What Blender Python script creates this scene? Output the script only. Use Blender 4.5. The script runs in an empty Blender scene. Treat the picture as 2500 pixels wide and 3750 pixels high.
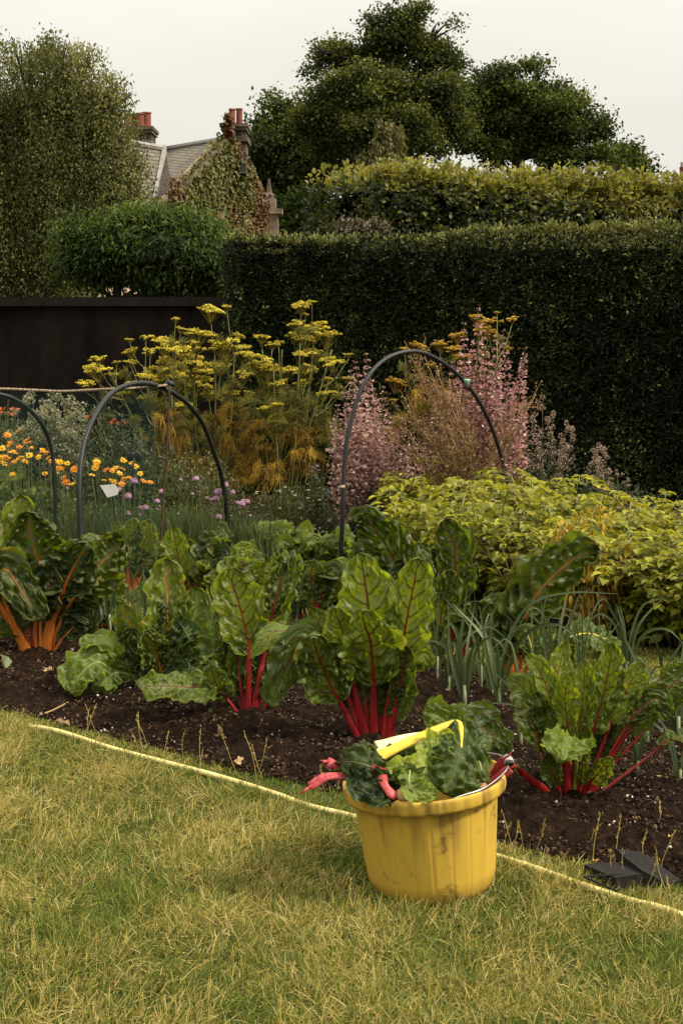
import bpy, math, random
import numpy as np

SC = bpy.context.scene
COL = SC.collection
rng = np.random.default_rng(7)
random.seed(7)
RAD = math.radians

# ------------------------------------------------------------------ camera, sky, sun, exposure
CAM_H, PITCH, LENS = 1.5, RAD(7.6), 50.0
cam_data = bpy.data.cameras.new("camera")
cam_data.sensor_fit = 'VERTICAL'
cam_data.sensor_height = 36.0
cam_data.lens = LENS
cam_data.clip_start = 0.05
cam_data.clip_end = 1000.0
cam = bpy.data.objects.new("camera", cam_data)
cam.location = (0, 0, CAM_H)
cam.rotation_euler = (math.pi / 2 - PITCH, 0, 0)
COL.objects.link(cam)
SC.camera = cam

SUN_DIR = np.array([0.80, -0.22, 0.80]); SUN_DIR /= np.linalg.norm(SUN_DIR)
SKY_ZEN = 3.4
world = bpy.data.worlds.new("World")
SC.world = world
world.use_nodes = True
wn, wl = world.node_tree.nodes, world.node_tree.links
wn.clear()
w_out = wn.new("ShaderNodeOutputWorld"); w_bg = wn.new("ShaderNodeBackground")
w_sky = wn.new("ShaderNodeTexSky"); w_sky.sky_type = 'NISHITA'; w_sky.sun_disc = False
w_sky.sun_elevation = math.asin(SUN_DIR[2]); w_sky.sun_rotation = math.atan2(SUN_DIR[0], SUN_DIR[1])
w_sky.dust_density = 6.0; w_sky.ozone_density = 0.6
w_tc = wn.new("ShaderNodeTexCoord"); w_map = wn.new("ShaderNodeMapping")
w_map.inputs['Scale'].default_value = (1.2, 1.2, 7.0)
w_no = wn.new("ShaderNodeTexNoise"); w_no.inputs['Scale'].default_value = 2.2; w_no.inputs['Detail'].default_value = 5
w_cr = wn.new("ShaderNodeValToRGB")          # the thin cloud sheet that covers the whole sky
w_cr.color_ramp.elements[0].position = 0.3; w_cr.color_ramp.elements[0].color = (0.86, 0.822, 0.725, 1)
w_cr.color_ramp.elements[1].position = 0.7; w_cr.color_ramp.elements[1].color = (0.94, 0.91, 0.825, 1)
w_mul = wn.new("ShaderNodeVectorMath"); w_mul.operation = 'SCALE'
w_mix = wn.new("ShaderNodeMix"); w_mix.data_type = 'RGBA'; w_mix.inputs['Factor'].default_value = 0.92
w_bg.inputs['Strength'].default_value = 0.1
# an overcast sky is brighter overhead than at the horizon
w_sep = wn.new("ShaderNodeSeparateXYZ"); w_max = wn.new("ShaderNodeMath"); w_max.operation = 'MAXIMUM'; w_max.inputs[1].default_value = 0.0
w_ma = wn.new("ShaderNodeMath"); w_ma.operation = 'MULTIPLY_ADD'; w_ma.inputs[1].default_value = 6.0 * SKY_ZEN; w_ma.inputs[2].default_value = 6.0
wl.new(w_tc.outputs['Generated'], w_sep.inputs[0]); wl.new(w_sep.outputs[2], w_max.inputs[0])
w_pow = wn.new("ShaderNodeMath"); w_pow.operation = 'POWER'; w_pow.inputs[1].default_value = 1.6
wl.new(w_max.outputs[0], w_pow.inputs[0]); wl.new(w_pow.outputs[0], w_ma.inputs[0]); wl.new(w_ma.outputs[0], w_mul.inputs['Scale'])
wl.new(w_tc.outputs['Generated'], w_map.inputs['Vector']); wl.new(w_map.outputs[0], w_no.inputs['Vector'])
wl.new(w_no.outputs['Fac'], w_cr.inputs[0]); wl.new(w_cr.outputs[0], w_mul.inputs[0])
wl.new(w_sky.outputs[0], w_mix.inputs['A']); wl.new(w_mul.outputs[0], w_mix.inputs['B'])
wl.new(w_mix.outputs['Result'], w_bg.inputs['Color']); wl.new(w_bg.outputs[0], w_out.inputs[0])

sun_data = bpy.data.lights.new("sun", 'SUN')
sun_data.energy = 4.0; sun_data.angle = RAD(9); sun_data.color = (1.0, 0.90, 0.74)
sun = bpy.data.objects.new("sun", sun_data)
COL.objects.link(sun)
from mathutils import Vector
sun.rotation_euler = Vector(-SUN_DIR).to_track_quat('-Z', 'Y').to_euler()

SC.view_settings.view_transform = 'Standard'
SC.view_settings.look = 'None'
SC.view_settings.gamma = 1.0
SC.view_settings.exposure = 0.6
SC.cycles.max_bounces = 6; SC.cycles.diffuse_bounces = 3; SC.cycles.glossy_bounces = 2
SC.cycles.transmission_bounces = 4; SC.cycles.transparent_max_bounces = 8
SC.cycles.caustics_reflective = False; SC.cycles.caustics_refractive = False

# ------------------------------------------------------------------ geometry of the view (used to lay the garden out)
FPX = 3750 * LENS / 36.0
CP, SP = math.cos(PITCH), math.sin(PITCH)
CAMP = np.array([0, 0, CAM_H])
def ray(px, py):
    x = (px - 1250) / FPX; y = -(py - 1875) / FPX
    return np.array([x, CP + y * SP, -SP + y * CP])
def at(px, py, Y):
    d = ray(px, py)
    return CAMP + d * (Y / d[1])
def ground(px, py, z=0.0):
    d = ray(px, py)
    return CAMP + d * ((z - CAM_H) / d[2])
def gY(px, py): return ground(px, py)[1]
def mpp(P):                                   # metres per pixel of the photograph at a point
    q = np.asarray(P) - CAMP
    return (q[1] * CP - q[2] * SP) / FPX
KD = 2500 / 1568.0

def nrm(a):
    a = np.asarray(a, float)
    return a / np.maximum(np.linalg.norm(a, axis=-1, keepdims=True), 1e-9)

# ------------------------------------------------------------------ noise
def vnoise(x, y, seed=0):
    x = np.asarray(x, float); y = np.asarray(y, float)
    xi, yi = np.floor(x).astype(np.int64), np.floor(y).astype(np.int64)
    fx, fy = x - xi, y - yi
    fx = fx * fx * (3 - 2 * fx); fy = fy * fy * (3 - 2 * fy)
    def h(i, j):
        n = (i * 374761393 + j * 668265263 + seed * 1442695041) & 0xFFFFFFFF
        n = ((n ^ (n >> 13)) * 1274126177) & 0xFFFFFFFF
        return ((n ^ (n >> 16)) & 0xFFFF) / 65535.0
    return (h(xi, yi) * (1 - fx) + h(xi + 1, yi) * fx) * (1 - fy) + (h(xi, yi + 1) * (1 - fx) + h(xi + 1, yi + 1) * fx) * fy
def fbm(x, y, seed=0, oct=4):
    s, a, t = 0, 0.5, 0
    for o in range(oct):
        s = s + a * vnoise(x * 2 ** o, y * 2 ** o, seed + o); t += a; a *= 0.5
    return s / t

# ------------------------------------------------------------------ meshes
class MB:
    """collects vertices, faces, a per-face random value and optional uv, then links ONE mesh object"""
    def __init__(self): self.V, self.F, self.R, self.n, self.UV = [], [], [], 0, []
    def add(self, V, F, rnd=0.5, uv=None):
        V = np.asarray(V, float).reshape(-1, 3)
        fs = F if isinstance(F, list) and len(F) and isinstance(F[0], np.ndarray) else [np.asarray(F, int)]
        for f in fs:
            if f.size == 0: continue
            self.F.append(f + self.n)
            r = np.asarray(rnd, float)
            self.R.append(np.full(len(f), float(r)) if r.ndim == 0 else r)
        self.V.append(V); self.UV.append(uv); self.n += len(V)
        return self
    def mesh(self, name, mats, smooth=False):
        me = bpy.data.meshes.new(name)
        V = np.concatenate(self.V)
        me.vertices.add(len(V)); me.vertices.foreach_set("co", V.ravel().astype(np.float32))
        loops = np.concatenate([f.ravel() for f in self.F])
        cnt = np.concatenate([np.full(len(f), f.shape[1]) for f in self.F])
        me.loops.add(len(loops)); me.loops.foreach_set("vertex_index", loops.astype(np.int32))
        me.polygons.add(len(cnt))
        st = np.concatenate([[0], np.cumsum(cnt)[:-1]])
        me.polygons.foreach_set("loop_start", st.astype(np.int32))
        me.polygons.foreach_set("use_smooth", np.full(len(cnt), bool(smooth)))
        a = me.attributes.new("rnd", 'FLOAT', 'FACE')
        a.data.foreach_set("value", np.concatenate(self.R).astype(np.float32))
        if self.UV and all(u is not None for u in self.UV):
            UV = np.concatenate(self.UV)
            l = me.uv_layers.new(name="UVMap")
            l.data.foreach_set("uv", UV[loops].ravel().astype(np.float32))
        me.update(calc_edges=True); me.validate()
        for m in (mats if isinstance(mats, (list, tuple)) else [mats]): me.materials.append(m)
        return me
    def build(self, name, mat, parent=None, smooth=False, origin=None):
        if origin is not None:
            o3 = np.asarray(origin, float)
            self.V = [v - o3 for v in self.V]
        o = bpy.data.objects.new(name, self.mesh(name, mat, smooth))
        if origin is not None: o.location = tuple(origin)
        COL.objects.link(o)
        if parent is not None:
            o.parent = parent
            o.location = tuple(np.array(o.location) - wloc(parent))
        return o

def wloc(o):
    p = np.zeros(3)
    while o is not None: p = p + np.array(o.location); o = o.parent
    return p
def tag(o, label, cat, group=None, kind=None):
    o['label'] = label; o['category'] = cat
    if group: o['group'] = group
    if kind: o['kind'] = kind
    return o
def thing(name, loc, label, cat, group=None):
    o = bpy.data.objects.new(name, None); o.location = tuple(loc); o.empty_display_size = 0.1
    COL.objects.link(o)
    return tag(o, label, cat, group)
def part(mb, name, mat, parent, smooth=False):
    return mb.build(name, mat, parent, smooth)
def structure(o): o['kind'] = 'structure'; return o
def stuff(o, label=None, cat=None):
    o['kind'] = 'stuff'
    if label: o['label'] = label; o['category'] = cat
    return o

def scatter(mb, tv, tf, pos, R, sc, rnd):
    """copies of a small template (vertices tv, face arrays tf) at pos with frames R (columns x,y,z) and scales"""
    tv = np.asarray(tv, float); N, K = len(pos), len(tv)
    if N == 0: return
    sc = np.asarray(sc, float)
    if sc.ndim == 1: sc = np.repeat(sc[:, None], 3, 1)
    V = np.einsum('nij,nkj->nki', R, tv[None] * sc[:, None, :]) + np.asarray(pos)[:, None]
    mb_V = V.reshape(-1, 3)
    base = np.arange(N) * K
    first = True
    for f in tf:
        f = np.asarray(f)
        F = (f[None] + base[:, None, None]).reshape(-1, f.shape[1])
        mb.F.append(F + mb.n); mb.R.append(np.repeat(rnd, len(f)))
    mb.V.append(mb_V); mb.UV.append(None); mb.n += len(mb_V)
def frames(ydir, nh):
    y = nrm(ydir); x = np.cross(y, nh)
    bad = np.linalg.norm(x, axis=1) < 1e-4
    x[bad] = np.cross(y[bad], [0.3, 0.5, 0.9]); x = nrm(x); z = np.cross(x, y)
    return np.stack([x, y, z], axis=2)
def rdir(n): return nrm(rng.normal(size=(n, 3)))

LEAF4 = (np.array([[0, 0, 0], [.5, .42, .1], [0, 1, -.06], [-.5, .42, .1]]), [np.array([[0, 1, 2], [0, 2, 3]])])
LEAF7 = (np.array([[0, 0, 0], [.30, .18, .05], [.5, .45, .10], [.33, .75, .05], [0, 1, -.12], [-.33, .75, .05], [-.5, .45, .1], [-.30, .18, .05], [0, .45, 0]]),
         [np.array([[0, 1, 2, 8], [8, 2, 3, 4], [8, 4, 5, 6], [0, 8, 6, 7]])])
BLADE = (np.array([[-.5, 0, 0], [.5, 0, 0], [-.42, .5, .06], [.42, .5, .06], [0, 1, .3]]), [np.array([[0, 1, 3, 2]]), np.array([[2, 3, 4]])])
def ico(sub=0):
    t = (1 + 5 ** .5) / 2
    v = [(-1, t, 0), (1, t, 0), (-1, -t, 0), (1, -t, 0), (0, -1, t), (0, 1, t), (0, -1, -t), (0, 1, -t), (t, 0, -1), (t, 0, 1), (-t, 0, -1), (-t, 0, 1)]
    f = [(0, 11, 5), (0, 5, 1), (0, 1, 7), (0, 7, 10), (0, 10, 11), (1, 5, 9), (5, 11, 4), (11, 10, 2), (10, 7, 6), (7, 1, 8), (3, 9, 4), (3, 4, 2), (3, 2, 6), (3, 6, 8), (3, 8, 9), (4, 9, 5), (2, 4, 11), (6, 2, 10), (8, 6, 7), (9, 8, 1)]
    v = [tuple(nrm(x)) for x in v]
    for _ in range(sub):
        m, nf = {}, []
        def mid(a, b):
            k = (min(a, b), max(a, b))
            if k not in m: m[k] = len(v); v.append(tuple(nrm(np.array(v[a]) + np.array(v[b]))))
            return m[k]
        for a, b, c in f:
            x, y, z = mid(a, b), mid(b, c), mid(c, a)
            nf += [(a, x, z), (b, y, x), (c, z, y), (x, y, z)]
        f = nf
    return np.array(v), [np.array(f)]
ICO0, ICO1, ICO2 = ico(0), ico(1), ico(2)

def spline(P, n):
    """Catmull-Rom through the points, resampled to n points of even arc length"""
    P = np.asarray(P, float)
    if len(P) == 2: return P[0] + (P[1] - P[0]) * np.linspace(0, 1, n)[:, None]
    Q = np.vstack([2 * P[0] - P[1], P, 2 * P[-1] - P[-2]])
    out = []
    for i in range(1, len(Q) - 2):
        t = np.linspace(0, 1, 24, endpoint=(i == len(Q) - 3))[:, None]
        a, b, c, d = Q[i - 1], Q[i], Q[i + 1], Q[i + 2]
        out.append(.5 * (2 * b + (c - a) * t + (2 * a - 5 * b + 4 * c - d) * t ** 2 + (-a + 3 * b - 3 * c + d) * t ** 3))
    C = np.vstack(out)
    s = np.concatenate([[0], np.cumsum(np.linalg.norm(np.diff(C, axis=0), axis=1))])
    u = np.linspace(0, s[-1], n)
    return np.stack([np.interp(u, s, C[:, k]) for k in range(3)], 1)
def tube(P, r, n=8, cap=True, flat=1.0, hint=(0, -1, 0.2), groove=0.0):
    """swept tube; flat < 1 squeezes it along the hint direction"""
    P = np.asarray(P, float); m = len(P)
    r = np.full(m, r) if np.ndim(r) == 0 else np.asarray(r, float)
    T = nrm(np.gradient(P, axis=0))
    N = np.zeros_like(P); h = np.asarray(hint, float)
    for i in range(m):
        q = h - T[i] * (h @ T[i])
        if np.linalg.norm(q) < 1e-3: q = np.array([.3, .8, .1]) - T[i] * (np.array([.3, .8, .1]) @ T[i])
        N[i] = nrm(q); h = 0.5 * N[i] + 0.5 * np.asarray(hint, float)
    B = np.cross(T, N)
    a = np.linspace(0, 2 * math.pi, n, endpoint=False)
    ca, sa = np.cos(a), np.sin(a)
    rr = flat * sa * (1 - groove * np.clip(sa, 0, 1) ** 2)
    V = P[:, None] + r[:, None, None] * (B[:, None] * ca[None, :, None] + N[:, None] * rr[None, :, None])
    V = V.reshape(-1, 3)
    i = np.arange(m - 1)[:, None] * n; j = np.arange(n)[None]; k = (j + 1) % n
    F = [np.stack([i + j, i + k, i + n + k, i + n + j], -1).reshape(-1, 4)]
    if cap:
        V = np.vstack([V, P[:1], P[-1:]]); c0, c1 = m * n, m * n + 1
        jj = np.arange(n); kk = (jj + 1) % n
        F.append(np.stack([np.full(n, c0), kk, jj], 1)); F.append(np.stack([np.full(n, c1), (m - 1) * n + jj, (m - 1) * n + kk], 1))
    return V, F
def box(a, b):
    (x0, y0, z0), (x1, y1, z1) = a, b
    V = np.array([[x0, y0, z0], [x1, y0, z0], [x1, y1, z0], [x0, y1, z0], [x0, y0, z1], [x1, y0, z1], [x1, y1, z1], [x0, y1, z1]])
    return V, [np.array([[0, 3, 2, 1], [4, 5, 6, 7], [0, 1, 5, 4], [1, 2, 6, 5], [2, 3, 7, 6], [3, 0, 4, 7]])]
def obox(c, ax, ay, hz0, hz1):
    """box on a rotated footprint: centre c, half axes ax and ay (2-D), heights"""
    c, ax, ay = map(np.asarray, (c, ax, ay))
    q = [c - ax - ay, c + ax - ay, c + ax + ay, c - ax + ay]
    V = np.array([[*p, hz0] for p in q] + [[*p, hz1] for p in q])
    return V, [np.array([[0, 3, 2, 1], [4, 5, 6, 7], [0, 1, 5, 4], [1, 2, 6, 5], [2, 3, 7, 6], [3, 0, 4, 7]])]
def lathe(prof, n=48, mod=None):
    """profile of (radius, z) swept round z; mod(angle, k) scales the radius"""
    a = np.linspace(0, 2 * math.pi, n, endpoint=False)
    V = []
    for k, (r, z) in enumerate(prof):
        m = np.ones(n) if mod is None else mod(a, k)
        V.append(np.stack([r * m * np.cos(a), r * m * np.sin(a), np.full(n, z)], 1))
    V = np.vstack(V)
    i = np.arange(len(prof) - 1)[:, None] * n; j = np.arange(n)[None]; k = (j + 1) % n
    return V, [np.stack([i + j, i + k, i + n + k, i + n + j], -1).reshape(-1, 4)]
def inpoly(x, y, poly):
    poly = np.asarray(poly); ins = np.zeros(len(x), bool)
    for i in range(len(poly)):
        (x0, y0), (x1, y1) = poly[i][:2], poly[i - 1][:2]
        c = ((y0 > y) != (y1 > y)) & (x < (x1 - x0) * (y - y0) / (y1 - y0 + 1e-12) + x0)
        ins ^= c
    return ins

# ------------------------------------------------------------------ materials
def new_mat(name):
    m = bpy.data.materials.new(name); m.use_nodes = True
    n, l = m.node_tree.nodes, m.node_tree.links
    n.clear()
    o = n.new("ShaderNodeOutputMaterial")
    return m, n, l, o
def ramp(n, stops):
    r = n.new("ShaderNodeValToRGB"); e = r.color_ramp.elements
    while len(e) < len(stops): e.new(0.5)
    for i, (p, c) in enumerate(stops): e[i].position = p; e[i].color = (*c, 1)
    return r
def leaf_mat(name, stops, trans=0.35, rough=0.5, spec=0.35, tgain=1.5, tint=(1.15, 1.1, 0.6)):
    """thin leaf: colour from the per-face value, some light passing through"""
    m, n, l, o = new_mat(name)
    at_ = n.new("ShaderNodeAttribute"); at_.attribute_name = "rnd"
    r = ramp(n, stops); l.new(at_.outputs['Fac'], r.inputs[0])
    p = n.new("ShaderNodeBsdfPrincipled"); p.inputs['Roughness'].default_value = rough
    p.inputs['Specular IOR Level'].default_value = spec
    l.new(r.outputs[0], p.inputs['Base Color'])
    if trans > 0:
        t = n.new("ShaderNodeBsdfTranslucent"); v = n.new("ShaderNodeVectorMath"); v.operation = 'MULTIPLY'
        v.inputs[1].default_value = tuple(tgain * c for c in tint)
        l.new(r.outputs[0], v.inputs[0]); l.new(v.outputs[0], t.inputs['Color'])
        mx = n.new("ShaderNodeMixShader"); mx.inputs[0].default_value = trans
        l.new(p.outputs[0], mx.inputs[1]); l.new(t.outputs[0], mx.inputs[2]); l.new(mx.outputs[0], o.inputs[0])
    else: l.new(p.outputs[0], o.inputs[0])
    return m
def noise_mat(name, c0, c1, scale=8, detail=6, rough=0.8, bump=0.0, bscale=None, spec=0.3, stretch=(1, 1, 1), p0=0.35, p1=0.65, coord='Object', dist=0.01):
    m, n, l, o = new_mat(name)
    tc = n.new("ShaderNodeTexCoord"); mp = n.new("ShaderNodeMapping"); mp.inputs['Scale'].default_value = stretch
    no = n.new("ShaderNodeTexNoise"); no.inputs['Scale'].default_value = scale; no.inputs['Detail'].default_value = detail
    no.inputs['Roughness'].default_value = 0.65
    r = ramp(n, [(p0, c0), (p1, c1)])
    p = n.new("ShaderNodeBsdfPrincipled"); p.inputs['Roughness'].default_value = rough
    p.inputs['Specular IOR Level'].default_value = spec
    l.new(tc.outputs[coord], mp.inputs[0]); l.new(mp.outputs[0], no.inputs['Vector']); l.new(no.outputs['Fac'], r.inputs[0])
    l.new(r.outputs[0], p.inputs['Base Color'])
    if bump:
        n2 = n.new("ShaderNodeTexNoise"); n2.inputs['Scale'].default_value = bscale or scale * 4; n2.inputs['Detail'].default_value = 6
        b = n.new("ShaderNodeBump"); b.inputs['Strength'].default_value = bump; b.inputs['Distance'].default_value = dist
        l.new(mp.outputs[0], n2.inputs['Vector']); l.new(n2.outputs['Fac'], b.inputs['Height']); l.new(b.outputs[0], p.inputs['Normal'])
    l.new(p.outputs[0], o.inputs[0])
    return m
def math_node(n, l, op, a, b=None, c=None):
    k = n.new("ShaderNodeMath"); k.operation = op
    for i, x in enumerate((a, b, c)):
        if x is None: continue
        if isinstance(x, (int, float)): k.inputs[i].default_value = x
        else: l.new(x, k.inputs[i])
    return k.outputs[0]
def mixc(n, l, f, a, b):
    k = n.new("ShaderNodeMix"); k.data_type = 'RGBA'
    for nm, x in (('Factor', f), ('A', a), ('B', b)):
        s = k.inputs[nm] if nm != 'Factor' else k.inputs[0]
        if nm == 'A': s = k.inputs[6]
        if nm == 'B': s = k.inputs[7]
        if isinstance(x, (int, float)): s.default_value = x
        elif isinstance(x, tuple): s.default_value = (*x, 1)
        else: l.new(x, s)
    return k.outputs[2]

def chard_mat(name, vein, dark=(0.012, 0.032, 0.007), light=(0.125, 0.165, 0.016), nv=6.5):
    """blade of a chard leaf: its own tone from the object colour, branching veins from the leaf's uv"""
    m, n, l, o = new_mat(name)
    uv = n.new("ShaderNodeUVMap"); sx = n.new("ShaderNodeSeparateXYZ"); l.new(uv.outputs[0], sx.inputs[0])
    no = n.new("ShaderNodeTexNoise"); no.inputs['Scale'].default_value = 5; no.inputs['Detail'].default_value = 3
    l.new(uv.outputs[0], no.inputs['Vector'])
    wob = math_node(n, l, 'MULTIPLY', math_node(n, l, 'SUBTRACT', no.outputs['Fac'], 0.5), 0.10)
    v = math_node(n, l, 'MULTIPLY', math_node(n, l, 'SUBTRACT', sx.outputs[0], 0.5), 2.0)
    av = math_node(n, l, 'ABSOLUTE', v)
    side = math_node(n, l, 'MULTIPLY', math_node(n, l, 'GREATER_THAN', v, 0.0), 0.5)
    ph = math_node(n, l, 'ADD', math_node(n, l, 'SUBTRACT', math_node(n, l, 'MULTIPLY', math_node(n, l, 'ADD', sx.outputs[1], wob), nv), math_node(n, l, 'MULTIPLY', math_node(n, l, 'POWER', av, 1.25), 1.9)), side)
    fr = math_node(n, l, 'ABSOLUTE', math_node(n, l, 'SUBTRACT', math_node(n, l, 'FRACT', ph), 0.5))
    lw = math_node(n, l, 'SUBTRACT', 0.085, math_node(n, l, 'MULTIPLY', av, 0.055))
    lat = math_node(n, l, 'LESS_THAN', fr, lw)
    fork = math_node(n, l, 'ABSOLUTE', math_node(n, l, 'SUBTRACT', math_node(n, l, 'FRACT', math_node(n, l, 'ADD', math_node(n, l, 'MULTIPLY', ph, 2.0), math_node(n, l, 'MULTIPLY', av, 1.4))), 0.5))
    fk = math_node(n, l, 'MULTIPLY', math_node(n, l, 'LESS_THAN', fork, 0.07), math_node(n, l, 'GREATER_THAN', av, 0.33))
    mid = math_node(n, l, 'LESS_THAN', av, 0.035)
    mask = math_node(n, l, 'MAXIMUM', math_node(n, l, 'MAXIMUM', math_node(n, l, 'MULTIPLY', lat, 0.75), mid), math_node(n, l, 'MULTIPLY', fk, 0.5))
    oi = n.new("ShaderNodeObjectInfo"); sc = n.new("ShaderNodeSeparateColor"); l.new(oi.outputs['Color'], sc.inputs[0])
    n2 = n.new("ShaderNodeTexNoise"); n2.inputs['Scale'].default_value = 3.2; n2.inputs['Detail'].default_value = 4; l.new(uv.outputs[0], n2.inputs['Vector'])
    tone = math_node(n, l, 'ADD', sc.outputs[0], math_node(n, l, 'MULTIPLY', math_node(n, l, 'SUBTRACT', n2.outputs['Fac'], 0.5), 0.7))
    tone.node.use_clamp = True
    base = mixc(n, l, tone, dark, light)
    geo = n.new("ShaderNodeNewGeometry")
    base = mixc(n, l, math_node(n, l, 'MULTIPLY', geo.outputs['Backfacing'], 0.18), base, (0.14, 0.17, 0.07))
    colr = mixc(n, l, math_node(n, l, 'MULTIPLY', mask, 0.92), base, vein)
    # browned, eaten edge here and there
    edge = math_node(n, l, 'MULTIPLY', math_node(n, l, 'GREATER_THAN', av, 0.93), math_node(n, l, 'GREATER_THAN', no.outputs['Fac'], 0.56))
    colr = mixc(n, l, math_node(n, l, 'MULTIPLY', edge, 0.5), colr, (0.20, 0.15, 0.05))
    p = n.new("ShaderNodeBsdfPrincipled"); p.inputs['Roughness'].default_value = 0.43; p.inputs['Specular IOR Level'].default_value = 0.32
    l.new(colr, p.inputs['Base Color'])
    tcn = n.new("ShaderNodeTexNoise"); tcn.inputs['Scale'].default_value = 16; tcn.inputs['Detail'].default_value = 3; l.new(uv.outputs[0], tcn.inputs['Vector'])
    hb = math_node(n, l, 'SUBTRACT', tcn.outputs['Fac'], math_node(n, l, 'MULTIPLY', mask, 0.6))
    b = n.new("ShaderNodeBump"); b.inputs['Strength'].default_value = 0.6; b.inputs['Distance'].default_value = 0.006
    l.new(hb, b.inputs['Height']); l.new(b.outputs[0], p.inputs['Normal'])
    t = n.new("ShaderNodeBsdfTranslucent")
    vm = n.new("ShaderNodeVectorMath"); vm.operation = 'MULTIPLY'; vm.inputs[1].default_value = (2.5, 2.3, 0.9)
    l.new(colr, vm.inputs[0]); l.new(vm.outputs[0], t.inputs['Color']); l.new(b.outputs[0], t.inputs['Normal'])
    mx = n.new("ShaderNodeMixShader"); mx.inputs[0].default_value = 0.43
    l.new(p.outputs[0], mx.inputs[1]); l.new(t.outputs[0], mx.inputs[2])
    # slug holes, different on every leaf
    vo = n.new("ShaderNodeTexVoronoi"); vo.inputs['Scale'].default_value = 9.0
    ofs = n.new("ShaderNodeVectorMath"); ofs.operation = 'ADD'; cmb = n.new("ShaderNodeCombineXYZ")
    l.new(math_node(n, l, 'MULTIPLY', oi.outputs['Random'], 40.0), cmb.inputs[0]); l.new(uv.outputs[0], ofs.inputs[0]); l.new(cmb.outputs[0], ofs.inputs[1])
    l.new(ofs.outputs[0], vo.inputs['Vector'])
    n3 = n.new("ShaderNodeTexNoise"); n3.inputs['Scale'].default_value = 2.3; l.new(ofs.outputs[0], n3.inputs['Vector'])
    hole = math_node(n, l, 'LESS_THAN', vo.outputs['Distance'], math_node(n, l, 'MULTIPLY', math_node(n, l, 'SUBTRACT', n3.outputs['Fac'], .50), 1.1))
    hole = math_node(n, l, 'MULTIPLY', hole, math_node(n, l, 'GREATER_THAN', av, 0.12))
    tr = n.new("ShaderNodeBsdfTransparent"); m2 = n.new("ShaderNodeMixShader")
    l.new(hole, m2.inputs[0]); l.new(mx.outputs[0], m2.inputs[1]); l.new(tr.outputs[0], m2.inputs[2]); l.new(m2.outputs[0], o.inputs[0])
    return m
def stalk_mat(name, c0, c1, spec=0.28):
    m, n, l, o = new_mat(name)
    uv = n.new("ShaderNodeTexCoord"); mp = n.new("ShaderNodeMapping"); mp.inputs['Scale'].default_value = (90, 90, 6)
    no = n.new("ShaderNodeTexNoise"); no.inputs['Scale'].default_value = 1.0; no.inputs['Detail'].default_value = 4
    r = ramp(n, [(0.3, c0), (0.7, c1)])
    p = n.new("ShaderNodeBsdfPrincipled"); p.inputs['Roughness'].default_value = 0.48; p.inputs['Specular IOR Level'].default_value = spec
    b = n.new("ShaderNodeBump"); b.inputs['Strength'].default_value = 0.35; b.inputs['Distance'].default_value = 0.003
    l.new(uv.outputs['Object'], mp.inputs[0]); l.new(mp.outputs[0], no.inputs['Vector']); l.new(no.outputs['Fac'], r.inputs[0])
    l.new(r.outputs[0], p.inputs['Base Color']); l.new(no.outputs['Fac'], b.inputs['Height']); l.new(b.outputs[0], p.inputs['Normal'])
    l.new(p.outputs[0], o.inputs[0])
    return m
# ------------------------------------------------------------------ the setting: lawn, soil, beds
def lawn_mat():
    m, n, l, o = new_mat("lawn_turf")
    tc = n.new("ShaderNodeTexCoord")
    a = n.new("ShaderNodeTexNoise"); a.inputs['Scale'].default_value = 2.2; a.inputs['Detail'].default_value = 8; a.inputs['Roughness'].default_value = 0.7
    f = n.new("ShaderNodeTexNoise"); f.inputs['Scale'].default_value = 160; f.inputs['Detail'].default_value = 4
    l.new(tc.outputs['Object'], a.inputs['Vector']); l.new(tc.outputs['Object'], f.inputs['Vector'])
    r = ramp(n, [(0.35, (0.034, 0.052, 0.010)), (0.55, (0.070, 0.080, 0.020)), (0.72, (0.11, 0.098, 0.034))])
    l.new(a.outputs['Fac'], r.inputs[0])
    c = mixc(n, l, math_node(n, l, 'MULTIPLY', f.outputs['Fac'], 0.9), r.outputs[0], (0.020, 0.022, 0.007))
    p = n.new("ShaderNodeBsdfPrincipled"); p.inputs['Roughness'].default_value = 0.95; p.inputs['Specular IOR Level'].default_value = 0.1
    b = n.new("ShaderNodeBump"); b.inputs['Strength'].default_value = 0.8; b.inputs['Distance'].default_value = 0.02
    l.new(f.outputs['Fac'], b.inputs['Height']); l.new(b.outputs[0], p.inputs['Normal'])
    l.new(c, p.inputs['Base Color']); l.new(p.outputs[0], o.inputs[0])
    return m
def soil_mat():
    m, n, l, o = new_mat("dark_garden_soil")
    tc = n.new("ShaderNodeTexCoord")
    a = n.new("ShaderNodeTexNoise"); a.inputs['Scale'].default_value = 26; a.inputs['Detail'].default_value = 10; a.inputs['Roughness'].default_value = 0.72
    s = n.new("ShaderNodeTexVoronoi"); s.inputs['Scale'].default_value = 120
    l.new(tc.outputs['Object'], a.inputs['Vector']); l.new(tc.outputs['Object'], s.inputs['Vector'])
    r = ramp(n, [(0.34, (0.0034, 0.0019, 0.0010)), (0.56, (0.0165, 0.0090, 0.0046)), (0.74, (0.060, 0.034, 0.017))])
    l.new(a.outputs['Fac'], r.inputs[0])
    p = n.new("ShaderNodeBsdfPrincipled"); p.inputs['Roughness'].default_value = 0.9; p.inputs['Specular IOR Level'].default_value = 0.2
    b = n.new("ShaderNodeBump"); p.inputs['Specular IOR Level'].default_value = 0.05; b.inputs['Strength'].default_value = 1.0; b.inputs['Distance'].default_value = 0.02
    h = math_node(n, l, 'ADD', a.outputs['Fac'], math_node(n, l, 'MULTIPLY', s.outputs['Distance'], 0.4))
    l.new(h, b.inputs['Height']); l.new(b.outputs[0], p.inputs['Normal'])
    l.new(r.outputs[0], p.inputs['Base Color']); l.new(p.outputs[0], o.inputs[0])
    return m
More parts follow.
